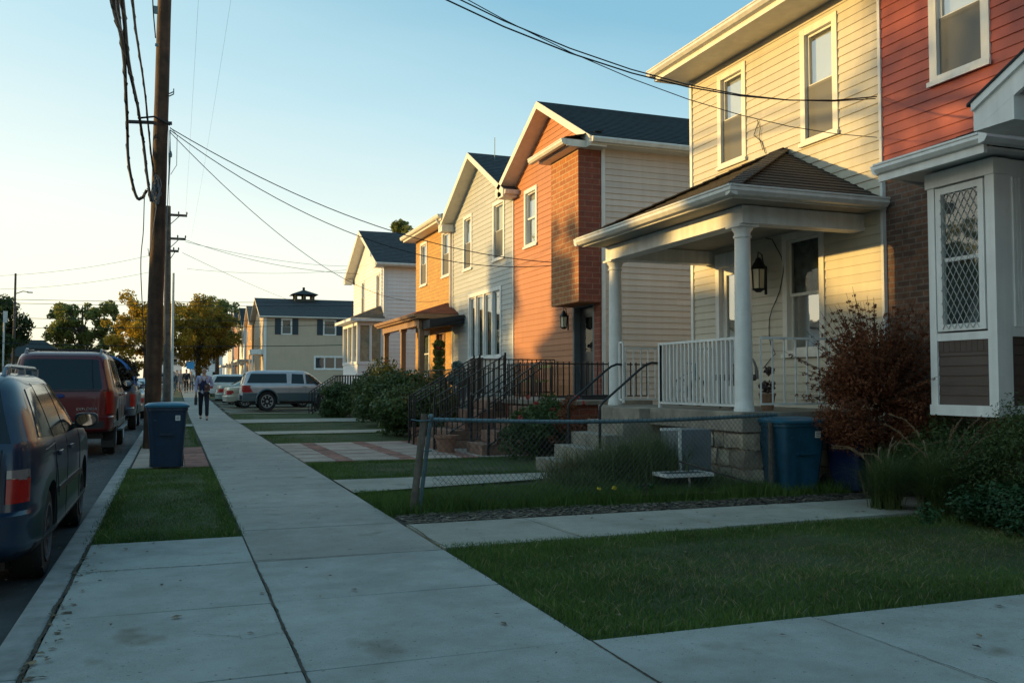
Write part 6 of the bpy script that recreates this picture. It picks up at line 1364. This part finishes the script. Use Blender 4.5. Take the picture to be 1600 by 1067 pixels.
mb = MB(); mb.lathe([(.001, 0), (.06, .0), (.055, -.012), (.001, -.014)], (0, 0, 0), 20, axis='x'); mb.v = [(x+.075, y*1.4, z*.6+1.05) for x, y, z in mb.v]; mb.build('badge', mat('badge_blue', (.02, .05, .2), .2), T, local=True)
T.scale = (1.05, 1.02, 1.11)
# dark pickup carrying a lashed load
pk_ = [(.42, .2, 5.0, .84), (.46, .02, 5.12, .90), (.66, 0, 5.15, .92), (.70, .07, 5.14, .92), (1.02, .09, 5.1, .925), (1.10, .10, 4.75, .92), (1.16, .11, 4.15, .91), (1.17, 1.95, 4.1, .90), (1.5, 2.05, 3.7, .82), (1.70, 2.15, 3.5, .76), (1.76, 2.25, 3.35, .72), (1.80, 2.5, 3.1, .6)]
T, _ = car('pickup_truck', (-1.95, 28.6, ZR), R(90), 'dark slate pickup truck carrying a lashed load of brush', pk_, .38, (1.15, 4.15), P_slate,
    [[(2.2, 1.20), (2.75, 1.20), (2.75, 1.66), (2.3, 1.66)], [(2.82, 1.20), (3.85, 1.20), (3.4, 1.66), (2.82, 1.68)]], rear=[(-.7, 1.22), (.7, 1.22), (.62, 1.68), (-.62, 1.68)],
    lights=[('r', [(.76, .72), (.895, .72), (.895, 1.08), (.76, 1.08)], 'R'), ('r', [(.16, .74), (.28, .74), (.28, 1.06), (.16, 1.08)], 'S'), ('k', [(-.7, .5), (.7, .5), (.7, .62), (-.7, .62)], 'R1'), ('h', [(-.88, 1.09), (.88, 1.09), (.88, 1.13), (-.88, 1.13)], 'R1'), ('p', [(-.16, .78), (.16, .78), (.16, .92), (-.16, .92)], 'R1')],
    seams=[(2.78, .5, 2.78, 1.7), (1.95, .5, 1.95, 1.1)], mirror=(3.6, 1.3), handles=((2.95, 1.06),), cat='pickup truck')
T = thing('brush_load', (-1.9, 29.7, 1.05), 'heap of dark garden brush tied with blue cord on the pickup bed', 'load')
cl = [(-1.9+rng.uniform(-.7, .7), 29.7+rng.uniform(-.8, .8), 1.25+rng.uniform(0, .75), .32) for _ in range(26)]
leaves('brush', T, [(c[0], c[1], 1.15+(c[2]-1.15)*(1-.5*abs(c[0]+1.9)), .3) for c in cl], 6000, .07, leafmat('dark_brush', (.006, .008, .006), (.07, .05, .03)))
mb = MB(); mb.tube([(-1.9+.85*math.cos(t), 29.3+.15*math.sin(3*t), 1.2+.85*math.sin(t)) for t in [PI*i/16 for i in range(17)]], .03, 5); mb.tube([(-1.9+.8*math.cos(t), 29.0+.1*math.sin(2*t), 1.25+.8*math.sin(t)) for t in [PI*i/16 for i in range(17)]], .03, 5)
mb.tube([(-1.9+.65*math.cos(t), 28.95-.1*math.sin(4*t), 1.5+.55*math.sin(t)) for t in [PI*i/16 for i in range(17)]], .025, 5); mb.build('cord', mat('blue_cord', (.04, .16, .45), .6), T)

sedan = [(.26, .16, 4.4, .76), (.30, .03, 4.5, .84), (.52, 0, 4.55, .86), (.56, .04, 4.54, .862), (.80, .06, 4.5, .865), (.88, .08, 4.2, .86), (.95, .14, 3.5, .85), (.99, .75, 3.3, .83), (1.20, 1.15, 2.95, .74), (1.36, 1.5, 2.6, .66), (1.40, 1.65, 2.45, .60), (1.42, 1.9, 2.2, .45)]
sw = [[(1.12, 1.0), (2.02, .99), (2.0, 1.34), (1.55, 1.34)], [(2.09, .99), (3.1, .99), (2.6, 1.34), (2.08, 1.35)]]
sl2 = [('r', [(.5, .62), (.80, .62), (.80, .80), (.5, .80)], 'R'), ('r', [(.14, .66), (.34, .68), (.3, .8), (.14, .8)], 'S'), ('p', [(-.16, .62), (.16, .62), (.16, .76), (-.16, .76)], 'R1'), ('k', [(.35, .26), (4.1, .26), (4.1, .32), (.35, .32)], 'S')]
def sed(loc, rz, label, P, name='parked_car', grp=None): return car(name, loc, rz, label, sedan, .32, (.85, 3.5), P, sw, rear=[(-.68, 1.0), (.68, 1.0), (.56, 1.34), (-.56, 1.34)], lights=sl2, seams=[(2.05, .35, 2.05, 1.34), (1.2, .6, 1.1, .95)], mirror=(2.85, 1.0), handles=((1.3, .86), (2.2, .86)), group=grp)
# silver two tone SUV, parked nose in, seen from its side
suvs = [(.42, .2, 4.8, .86), (.46, .03, 4.92, .92), (.50, 0, 4.95, .93), (.70, 0, 4.95, .935), (.72, .05, 4.94, .935), (1.0, .07, 4.9, .94), (1.08, .08, 4.5, .93), (1.13, .09, 3.95, .92), (1.16, .10, 3.85, .90), (1.5, .20, 3.4, .82), (1.62, .28, 3.2, .79), (1.68, .36, 3.1, .75), (1.72, .55, 2.9, .68), (1.74, .9, 2.5, .5)]
zS = g(41)
T, _ = car('parked_car', (2.62, 40.9, zS), 0, 'silver SUV with teal grey lower body parked beside the sidewalk, side on', suvs, .42, (1.22, 3.95), P_silver,
    [[(.30, 1.20), (2.12, 1.20), (2.10, 1.60), (.48, 1.60)], [(2.32, 1.18), (2.92, 1.17), (2.86, 1.58), (2.34, 1.60)], [(3.02, 1.16), (3.78, 1.15), (3.35, 1.54), (2.98, 1.58)]], rear=[(-.78, 1.18), (.78, 1.18), (.7, 1.62), (-.7, 1.62)],
    lights=[('r', [(.08, .84), (.17, .84), (.17, 1.10), (.08, 1.10)], 'S'), ('r', [(.78, .8), (.92, .8), (.9, 1.1), (.78, 1.1)], 'R'), ('p', [(-.16, .78), (.16, .78), (.16, .92), (-.16, .92)], 'R1')],
    rails=None, seams=[(2.22, .5, 2.22, 1.62), (3.0, .5, 2.98, 1.62), (3.95, .95, 3.95, 1.12)], mirror=(3.5, 1.2), handles=((2.95, 1.05),), cat='car')
mb = MB()
for s in (1, -1):
    for xc in (1.22, 3.95):
        mb.tube([(xc+.51*math.cos(t), s*.945, .42+.51*math.sin(t)) for t in [R(-10)+R(200)*i/16 for i in range(17)]], .045, 6)
    for a_, b_ in ((.12, .78), (1.66, 3.5), (4.4, 4.85)): mb.box(a_, b_, s*.935-.012, s*.935+.012, .46, .78)
mb.box(-.02, .02, -.85, .85, .46, .72); mb.build('lower_cladding', P_teal, T, local=True, smooth=True); T.scale = (.91, 1, 1)
sed((2.18, 44.6, g(44.6)), R(5), 'cream saloon car with dark glass parked just behind the silver SUV', P_cream)
sed((2.0, 48.6, g(49)), R(4), 'sage green saloon car parked between the cream one and the white people carrier', P_sage)
TW, _ = car('parked_car', (1.75, 55.5, g(55.5)), R(6), 'white SUV farthest in the row parked beside the sidewalk', suvs, .38, (1.22, 3.95), paint('white_car_paint', (.55, .55, .52), 0), [[(.30, 1.20), (2.12, 1.20), (2.10, 1.60), (.48, 1.60)], [(2.32, 1.18), (2.92, 1.17), (2.86, 1.58), (2.34, 1.60)], [(3.02, 1.16), (3.78, 1.15), (3.35, 1.54), (2.98, 1.58)]], rear=[(-.78, 1.18), (.78, 1.18), (.7, 1.62), (-.7, 1.62)], lights=[('r', [(.08, .80), (.24, .80), (.24, 1.10), (.08, 1.10)], 'S')])
TW.scale = (1, 1, .86)
sed((-1.9, 37.5, ZR+g(38)), R(90), 'silver saloon parked at the kerb beyond the loaded pickup', P_grey)
sed((-1.9, 45, ZR+g(46)), R(90), 'pale saloon parked at the kerb, third beyond the maroon SUV', P_silver)
sed((-1.9, 53, ZR+g(54)), R(90), 'dark saloon parked at the kerb far down the street', P_slate)
T, _ = sed((1.2, 118, gy), R(180), 'beige van far off crossing the end of the sidewalk', P_cream)

# ---------------------------------------------------------------- stairs & rail beside the far car park
T = thing('stair_railing', (6.6, 36.6, 0), 'black metal stair with railing in front of the silver SUV bonnet', 'stairs')
mb = MB()
for i in range(6): mb.box(5.8+i*.28, 7.9, 36.2+.001*i, 37.2-.001*i, 0 if i == 0 else .17*i, .17*(i+1)-.01)
mb.build('step', m_stone2, T); mb = MB()
for yy in (36.2, 37.2):
    for dz in (.95, .15): mb.bar((5.1, yy, dz-.05), (6.1, yy, dz+.62), .04, .03); mb.bar((6.1, yy, dz+.62), (7.85, yy, dz+.62), .04, .03)
    for i in range(26): x = 5.1+i*.105; zb = min(1, (x-5.1))*.66; mb.bar((x, yy, max(0, zb+.05)), (x, yy, zb+.9), .028, .028)
mb.build('railing', m_iron, T)

# ---------------------------------------------------------------- people
def skin(name, verts, edges, m, par, sub=2, smooth=True):
    me = bpy.data.meshes.new(name); me.from_pydata([v[:3] for v in verts], edges, []); o = bpy.data.objects.new(name, me); COL.objects.link(o)
    md = o.modifiers.new('s', 'SKIN'); me.skin_vertices[0].data[0].use_root = True
    for i, v in enumerate(verts): r_ = v[3]; r_ = r_ if isinstance(r_, tuple) else (r_, r_); me.skin_vertices[0].data[i].radius = r_
    md.use_smooth_shade = True; s2 = o.modifiers.new('u', 'SUBSURF'); s2.levels = sub; s2.render_levels = sub
    bpy.context.view_layer.update(); mm = bpy.data.meshes.new_from_object(o.evaluated_get(bpy.context.evaluated_depsgraph_get())); o.modifiers.clear(); o.data = mm
    mm.materials.clear(); mm.materials.append(m); mm.shade_smooth(); o.parent = par; return o
def person(loc, rz, label, cloth, legs, h=1.76, stride=.14, armL=None, armR=None, hair=(.05, .035, .02), vest=None, skinc=(.42, .24, .17), fingers=True, item=None, group=None, skirt=False):
    T = thing('person', loc, label, 'person', group, rz); k = h/1.76       # faces local -Y
    m_sk = mat('skin_%d' % int(skinc[0]*100), skinc, .5, var=.05); mc = mat('cloth_%d_%d_%d' % tuple(int(c*100) for c in cloth), cloth, .85, var=.15, scale=6); ml = mat('cloth_%d_%d_%d' % tuple(int(c*100) for c in legs), legs, .85, var=.15, scale=6)
    sh = lambda s: Vector((s*.185, 0, 1.43)); hipz = .93
    aL = armL or (Vector((-.25, .05, 1.15)), Vector((-.25, -.06, .90))); aR = armR or (Vector((.25, .03, 1.15)), Vector((.26, -.08, .90)))
    kn = {1: Vector((.10, -stride*.75, .50)), -1: Vector((-.10, stride*.1, .49))}; an = {1: Vector((.10, -stride, .09)), -1: Vector((-.09, stride*1.4, .12))}
    V = [(0, 0, .96, (.15, .11)), (0, .005, 1.08, (.135, .095)), (0, 0, 1.25, (.16, .105)), (0, 0, 1.40, (.15, .09)), (0, -.005, 1.49, (.06, .06)), (0, -.01, 1.555, (.055, .058)), (0, -.015, 1.62, (.072, .088)), (0, -.01, 1.70, (.074, .09)), (0, 0, 1.75, (.04, .05))]
    E = [(i, i+1) for i in range(8)]
    def add(p, r): V.append((*p, r)); return len(V)-1
    for s, arm in ((-1, aL), (1, aR)):
        a = add(sh(s), (.062, .062)); E.append((3, a)); b = add(arm[0], (.044, .044)); E.append((a, b)); c = add(arm[1], (.028, .03)); E.append((b, c))
        d = (arm[1]-arm[0]).normalized(); hnd = arm[1]+d*.06; e = add(hnd, (.034, .018)); E.append((c, e))
        if fingers:
            side = d.cross(Vector((0, 1, 0))); side = side.normalized() if side.length > .1 else Vector((0, 0, 1))
            for q, l_ in ((-1.5, .06), (-.5, .075), (.5, .08), (1.5, .07)):
                f1 = add(hnd+d*.045+side*q*.018, (.008, .008)); E.append((e, f1)); f2 = add(hnd+d*(.045+l_)+side*q*.019+Vector((0, -.015, 0)), (.006, .006)); E.append((f1, f2))
            f1 = add(hnd+d*.01+Vector((0, -.035, 0)), (.009, .009)); E.append((e, f1)); f2 = add(hnd+d*.045+Vector((0, -.05, 0)), (.007, .007)); E.append((f1, f2))
    for s in (-1, 1):
        a = add((s*.09, 0, .90), (.085, .09)); E.append((0, a)); b = add(kn[s], (.055, .058)); E.append((a, b)); b2 = add(kn[s].lerp(an[s], .35)+Vector((0, .02, 0)), (.052, .055)); E.append((b, b2)); c = add(an[s], (.036, .04)); E.append((b2, c)); d = add(an[s]+Vector((0, -.10, -.045)), (.035, .028)); E.append((c, d)); e2 = add(an[s]+Vector((0, -.18, -.055)), (.028, .02)); E.append((d, e2))
    b = skin('body', [tuple(c*k for c in v[:3])+((v[3][0]*k, v[3][1]*k),) for v in V], E, m_sk, T)
    sc = lambda L: [tuple(c*k for c in v[:3])+((v[3][0]*k, v[3][1]*k),) for v in L]
    # shirt with sleeves
    S_ = [(0, 0, .90, (.165, .125)), (0, .005, 1.08, (.155, .115)), (0, 0, 1.25, (.175, .12)), (0, 0, 1.41, (.16, .10)), (0, 0, 1.475, (.075, .07))]; E_ = [(0, 1), (1, 2), (2, 3), (3, 4)]
    for s, arm in ((-1, aL), (1, aR)):
        S_.append((*sh(s), (.075, .075))); i = len(S_)-1; E_.append((3, i)); S_.append((*arm[0], (.058, .058))); E_.append((i, i+1)); S_.append((*(arm[0].lerp(arm[1], .92)), (.042, .042))); E_.append((i+1, i+2))
    skin('shirt', sc(S_), E_, mc, T)
    L_ = [(0, 0, .97, (.155, .12))]; E_ = []
    for s in (-1, 1):
        L_.append((s*.09, 0, .88, (.098, .105))); i = len(L_)-1; E_.append((0, i)); L_.append((*kn[s], (.07, .072))); E_.append((i, i+1)); L_.append((*(kn[s].lerp(an[s], .93)), (.058, .062))); E_.append((i+1, i+2))
    skin('trousers', sc(L_), E_, ml, T)
    for s in (-1, 1): skin('shoe', sc([(*(an[s]+Vector((0, .05, -.05))), (.042, .04)), (*(an[s]+Vector((0, -.08, -.055))), (.046, .036)), (*(an[s]+Vector((0, -.19, -.065))), (.038, .025))]), [(0, 1), (1, 2)], m_black, T)
    if vest:
        skin('waistcoat', sc([(0, 0, .93, (.168, .135)), (0, .0, 1.08, (.163, .128)), (0, 0, 1.25, (.178, .132)), (0, 0, 1.42, (.150, .115))]), [(0, 1), (1, 2), (2, 3)], mat('vest_navy', vest, .8, var=.15), T)
        mb = MB(); mb.add([(x*k, y*k, z*k) for x, y, z in ((-.07, -.128, 1.44), (0, -.142, 1.30), (.07, -.128, 1.44), (0, -.11, 1.47))], [[0, 1, 2, 3]]); mb.add([(x*k, y*k, z*k) for x, y, z in ((-.1, -.14, .93), (-.06, -.15, 1.04), (-.02, -.15, .94), (-.03, -.15, .88))], [[0, 1, 2, 3]]); mb.build('shirt_front', mat('shirt_lilac', (.55, .5, .62), .8), T, local=True)
    hm = mat('hair_%d' % int(hair[0]*1000), hair, .8, var=.3)
    skin('hair', sc([(0, .025, 1.66, (.072, .078)), (0, .012, 1.735, (.078, .092)), (0, .0, 1.775, (.045, .06))]), [(0, 1), (1, 2)], hm, T)
    mb = MB(); mb.v = []
    for s in (-1, 1): mb.lathe([(.001, 0), (.011, .004), (.001, .008)], (s*.03*k, -.098*k, 1.655*k), 8, axis='y')
    mb.box(-.025*k, .025*k, -.099*k, -.09*k, 1.578*k, 1.588*k); mb.build('face_features', m_black, T, local=True)
    mb = MB(); mb.add([(x*k, y*k, z*k) for x, y, z in ((-.012, -.095, 1.61), (.012, -.095, 1.61), (0, -.09, 1.655), (0, -.122, 1.612))], [[0, 1, 3], [1, 2, 3], [2, 0, 3]])
    for s in (-1, 1): mb.lathe([(.008, -.012), (.022, 0), (.008, .012)], (s*.076*k, .0, 1.64*k), 8, axis='x')
    mb.build('nose_and_ears', m_sk, T, local=True)
    return T
pm = person((.97, 33.2, 0), R(0), 'man in lilac shirt, navy waistcoat and dark trousers walking towards us on the sidewalk', (.42, .42, .62), (.008, .012, .024), 1.80, .2, armR=(Vector((.27, .02, 1.17)), Vector((.13, -.2, 1.14))), vest=(.012, .016, .06))
T = thing('shoulder_bag', (1.1, 33.0, 1.05), 'brown leather folder held by the walking man against his stomach', 'bag'); mb = MB(); mb.box(.98, 1.16, 32.9, 32.98, 1.0, 1.22); mb.build('bag_body', mat('brown_leather', (.08, .035, .025), .5), T, bevel=.02)
T = thing('carrier_bag', (.72, 33.1, .6), 'small dark bag hanging from the walking man\'s hand', 'bag'); mb = MB(); mb.box(.66, .76, 33.02, 33.12, .52, .78); mb.tube([(.68, 33.07, .78), (.71, 33.07, .88), (.74, 33.07, .78)], .006, 5); mb.build('bag_body', m_black, T, bevel=.02)
PG_ = 'people walking far down the sidewalk'
for i, (px, Y, h, cl_, lg, lab) in enumerate(((271, 68, 1.62, (.05, .07, .09), (.10, .14, .16), 'far pedestrian in dark top and grey trousers, leftmost by the poles'), (282, 74, 1.72, (.3, .26, .24), (.3, .28, .3), 'far pedestrian in pale clothes, second from the left'), (291, 73, 1.76, (.015, .016, .02), (.012, .012, .016), 'far pedestrian dressed all in black'), (299, 76, 1.6, (.34, .26, .2), (.08, .08, .1), 'far pedestrian in a tan top with a dark bag'), (276, 80, 1.7, (.35, .33, .33), (.1, .1, .12), 'farthest pedestrian in a light top behind the others'))):
    person((PY(px, 598, Y)[0], Y, g(Y)), R(0 if i % 2 else 175), lab, cl_, lg, h, .12+.03*i, fingers=True, group=PG_)
T = thing('street_sign', (.55, 90, g(90)), 'small blue sign on a post far down the sidewalk under the tree', 'sign'); q = PY(297, 571, 84); T.location = (q[0], 84, g(84)); mb = MB(); mb.tube([(q[0], 84, g(84)), (q[0], 84, q[2])], .04, 6); mb.build('post', m_galv, T); mb = MB(); mb.box(q[0]-.3, q[0]+.35, 83.9, 83.95, q[2]-.3, q[2]+.3); mb.build('sign_board', mat('sign_blue', (.05, .3, .6), .5), T)
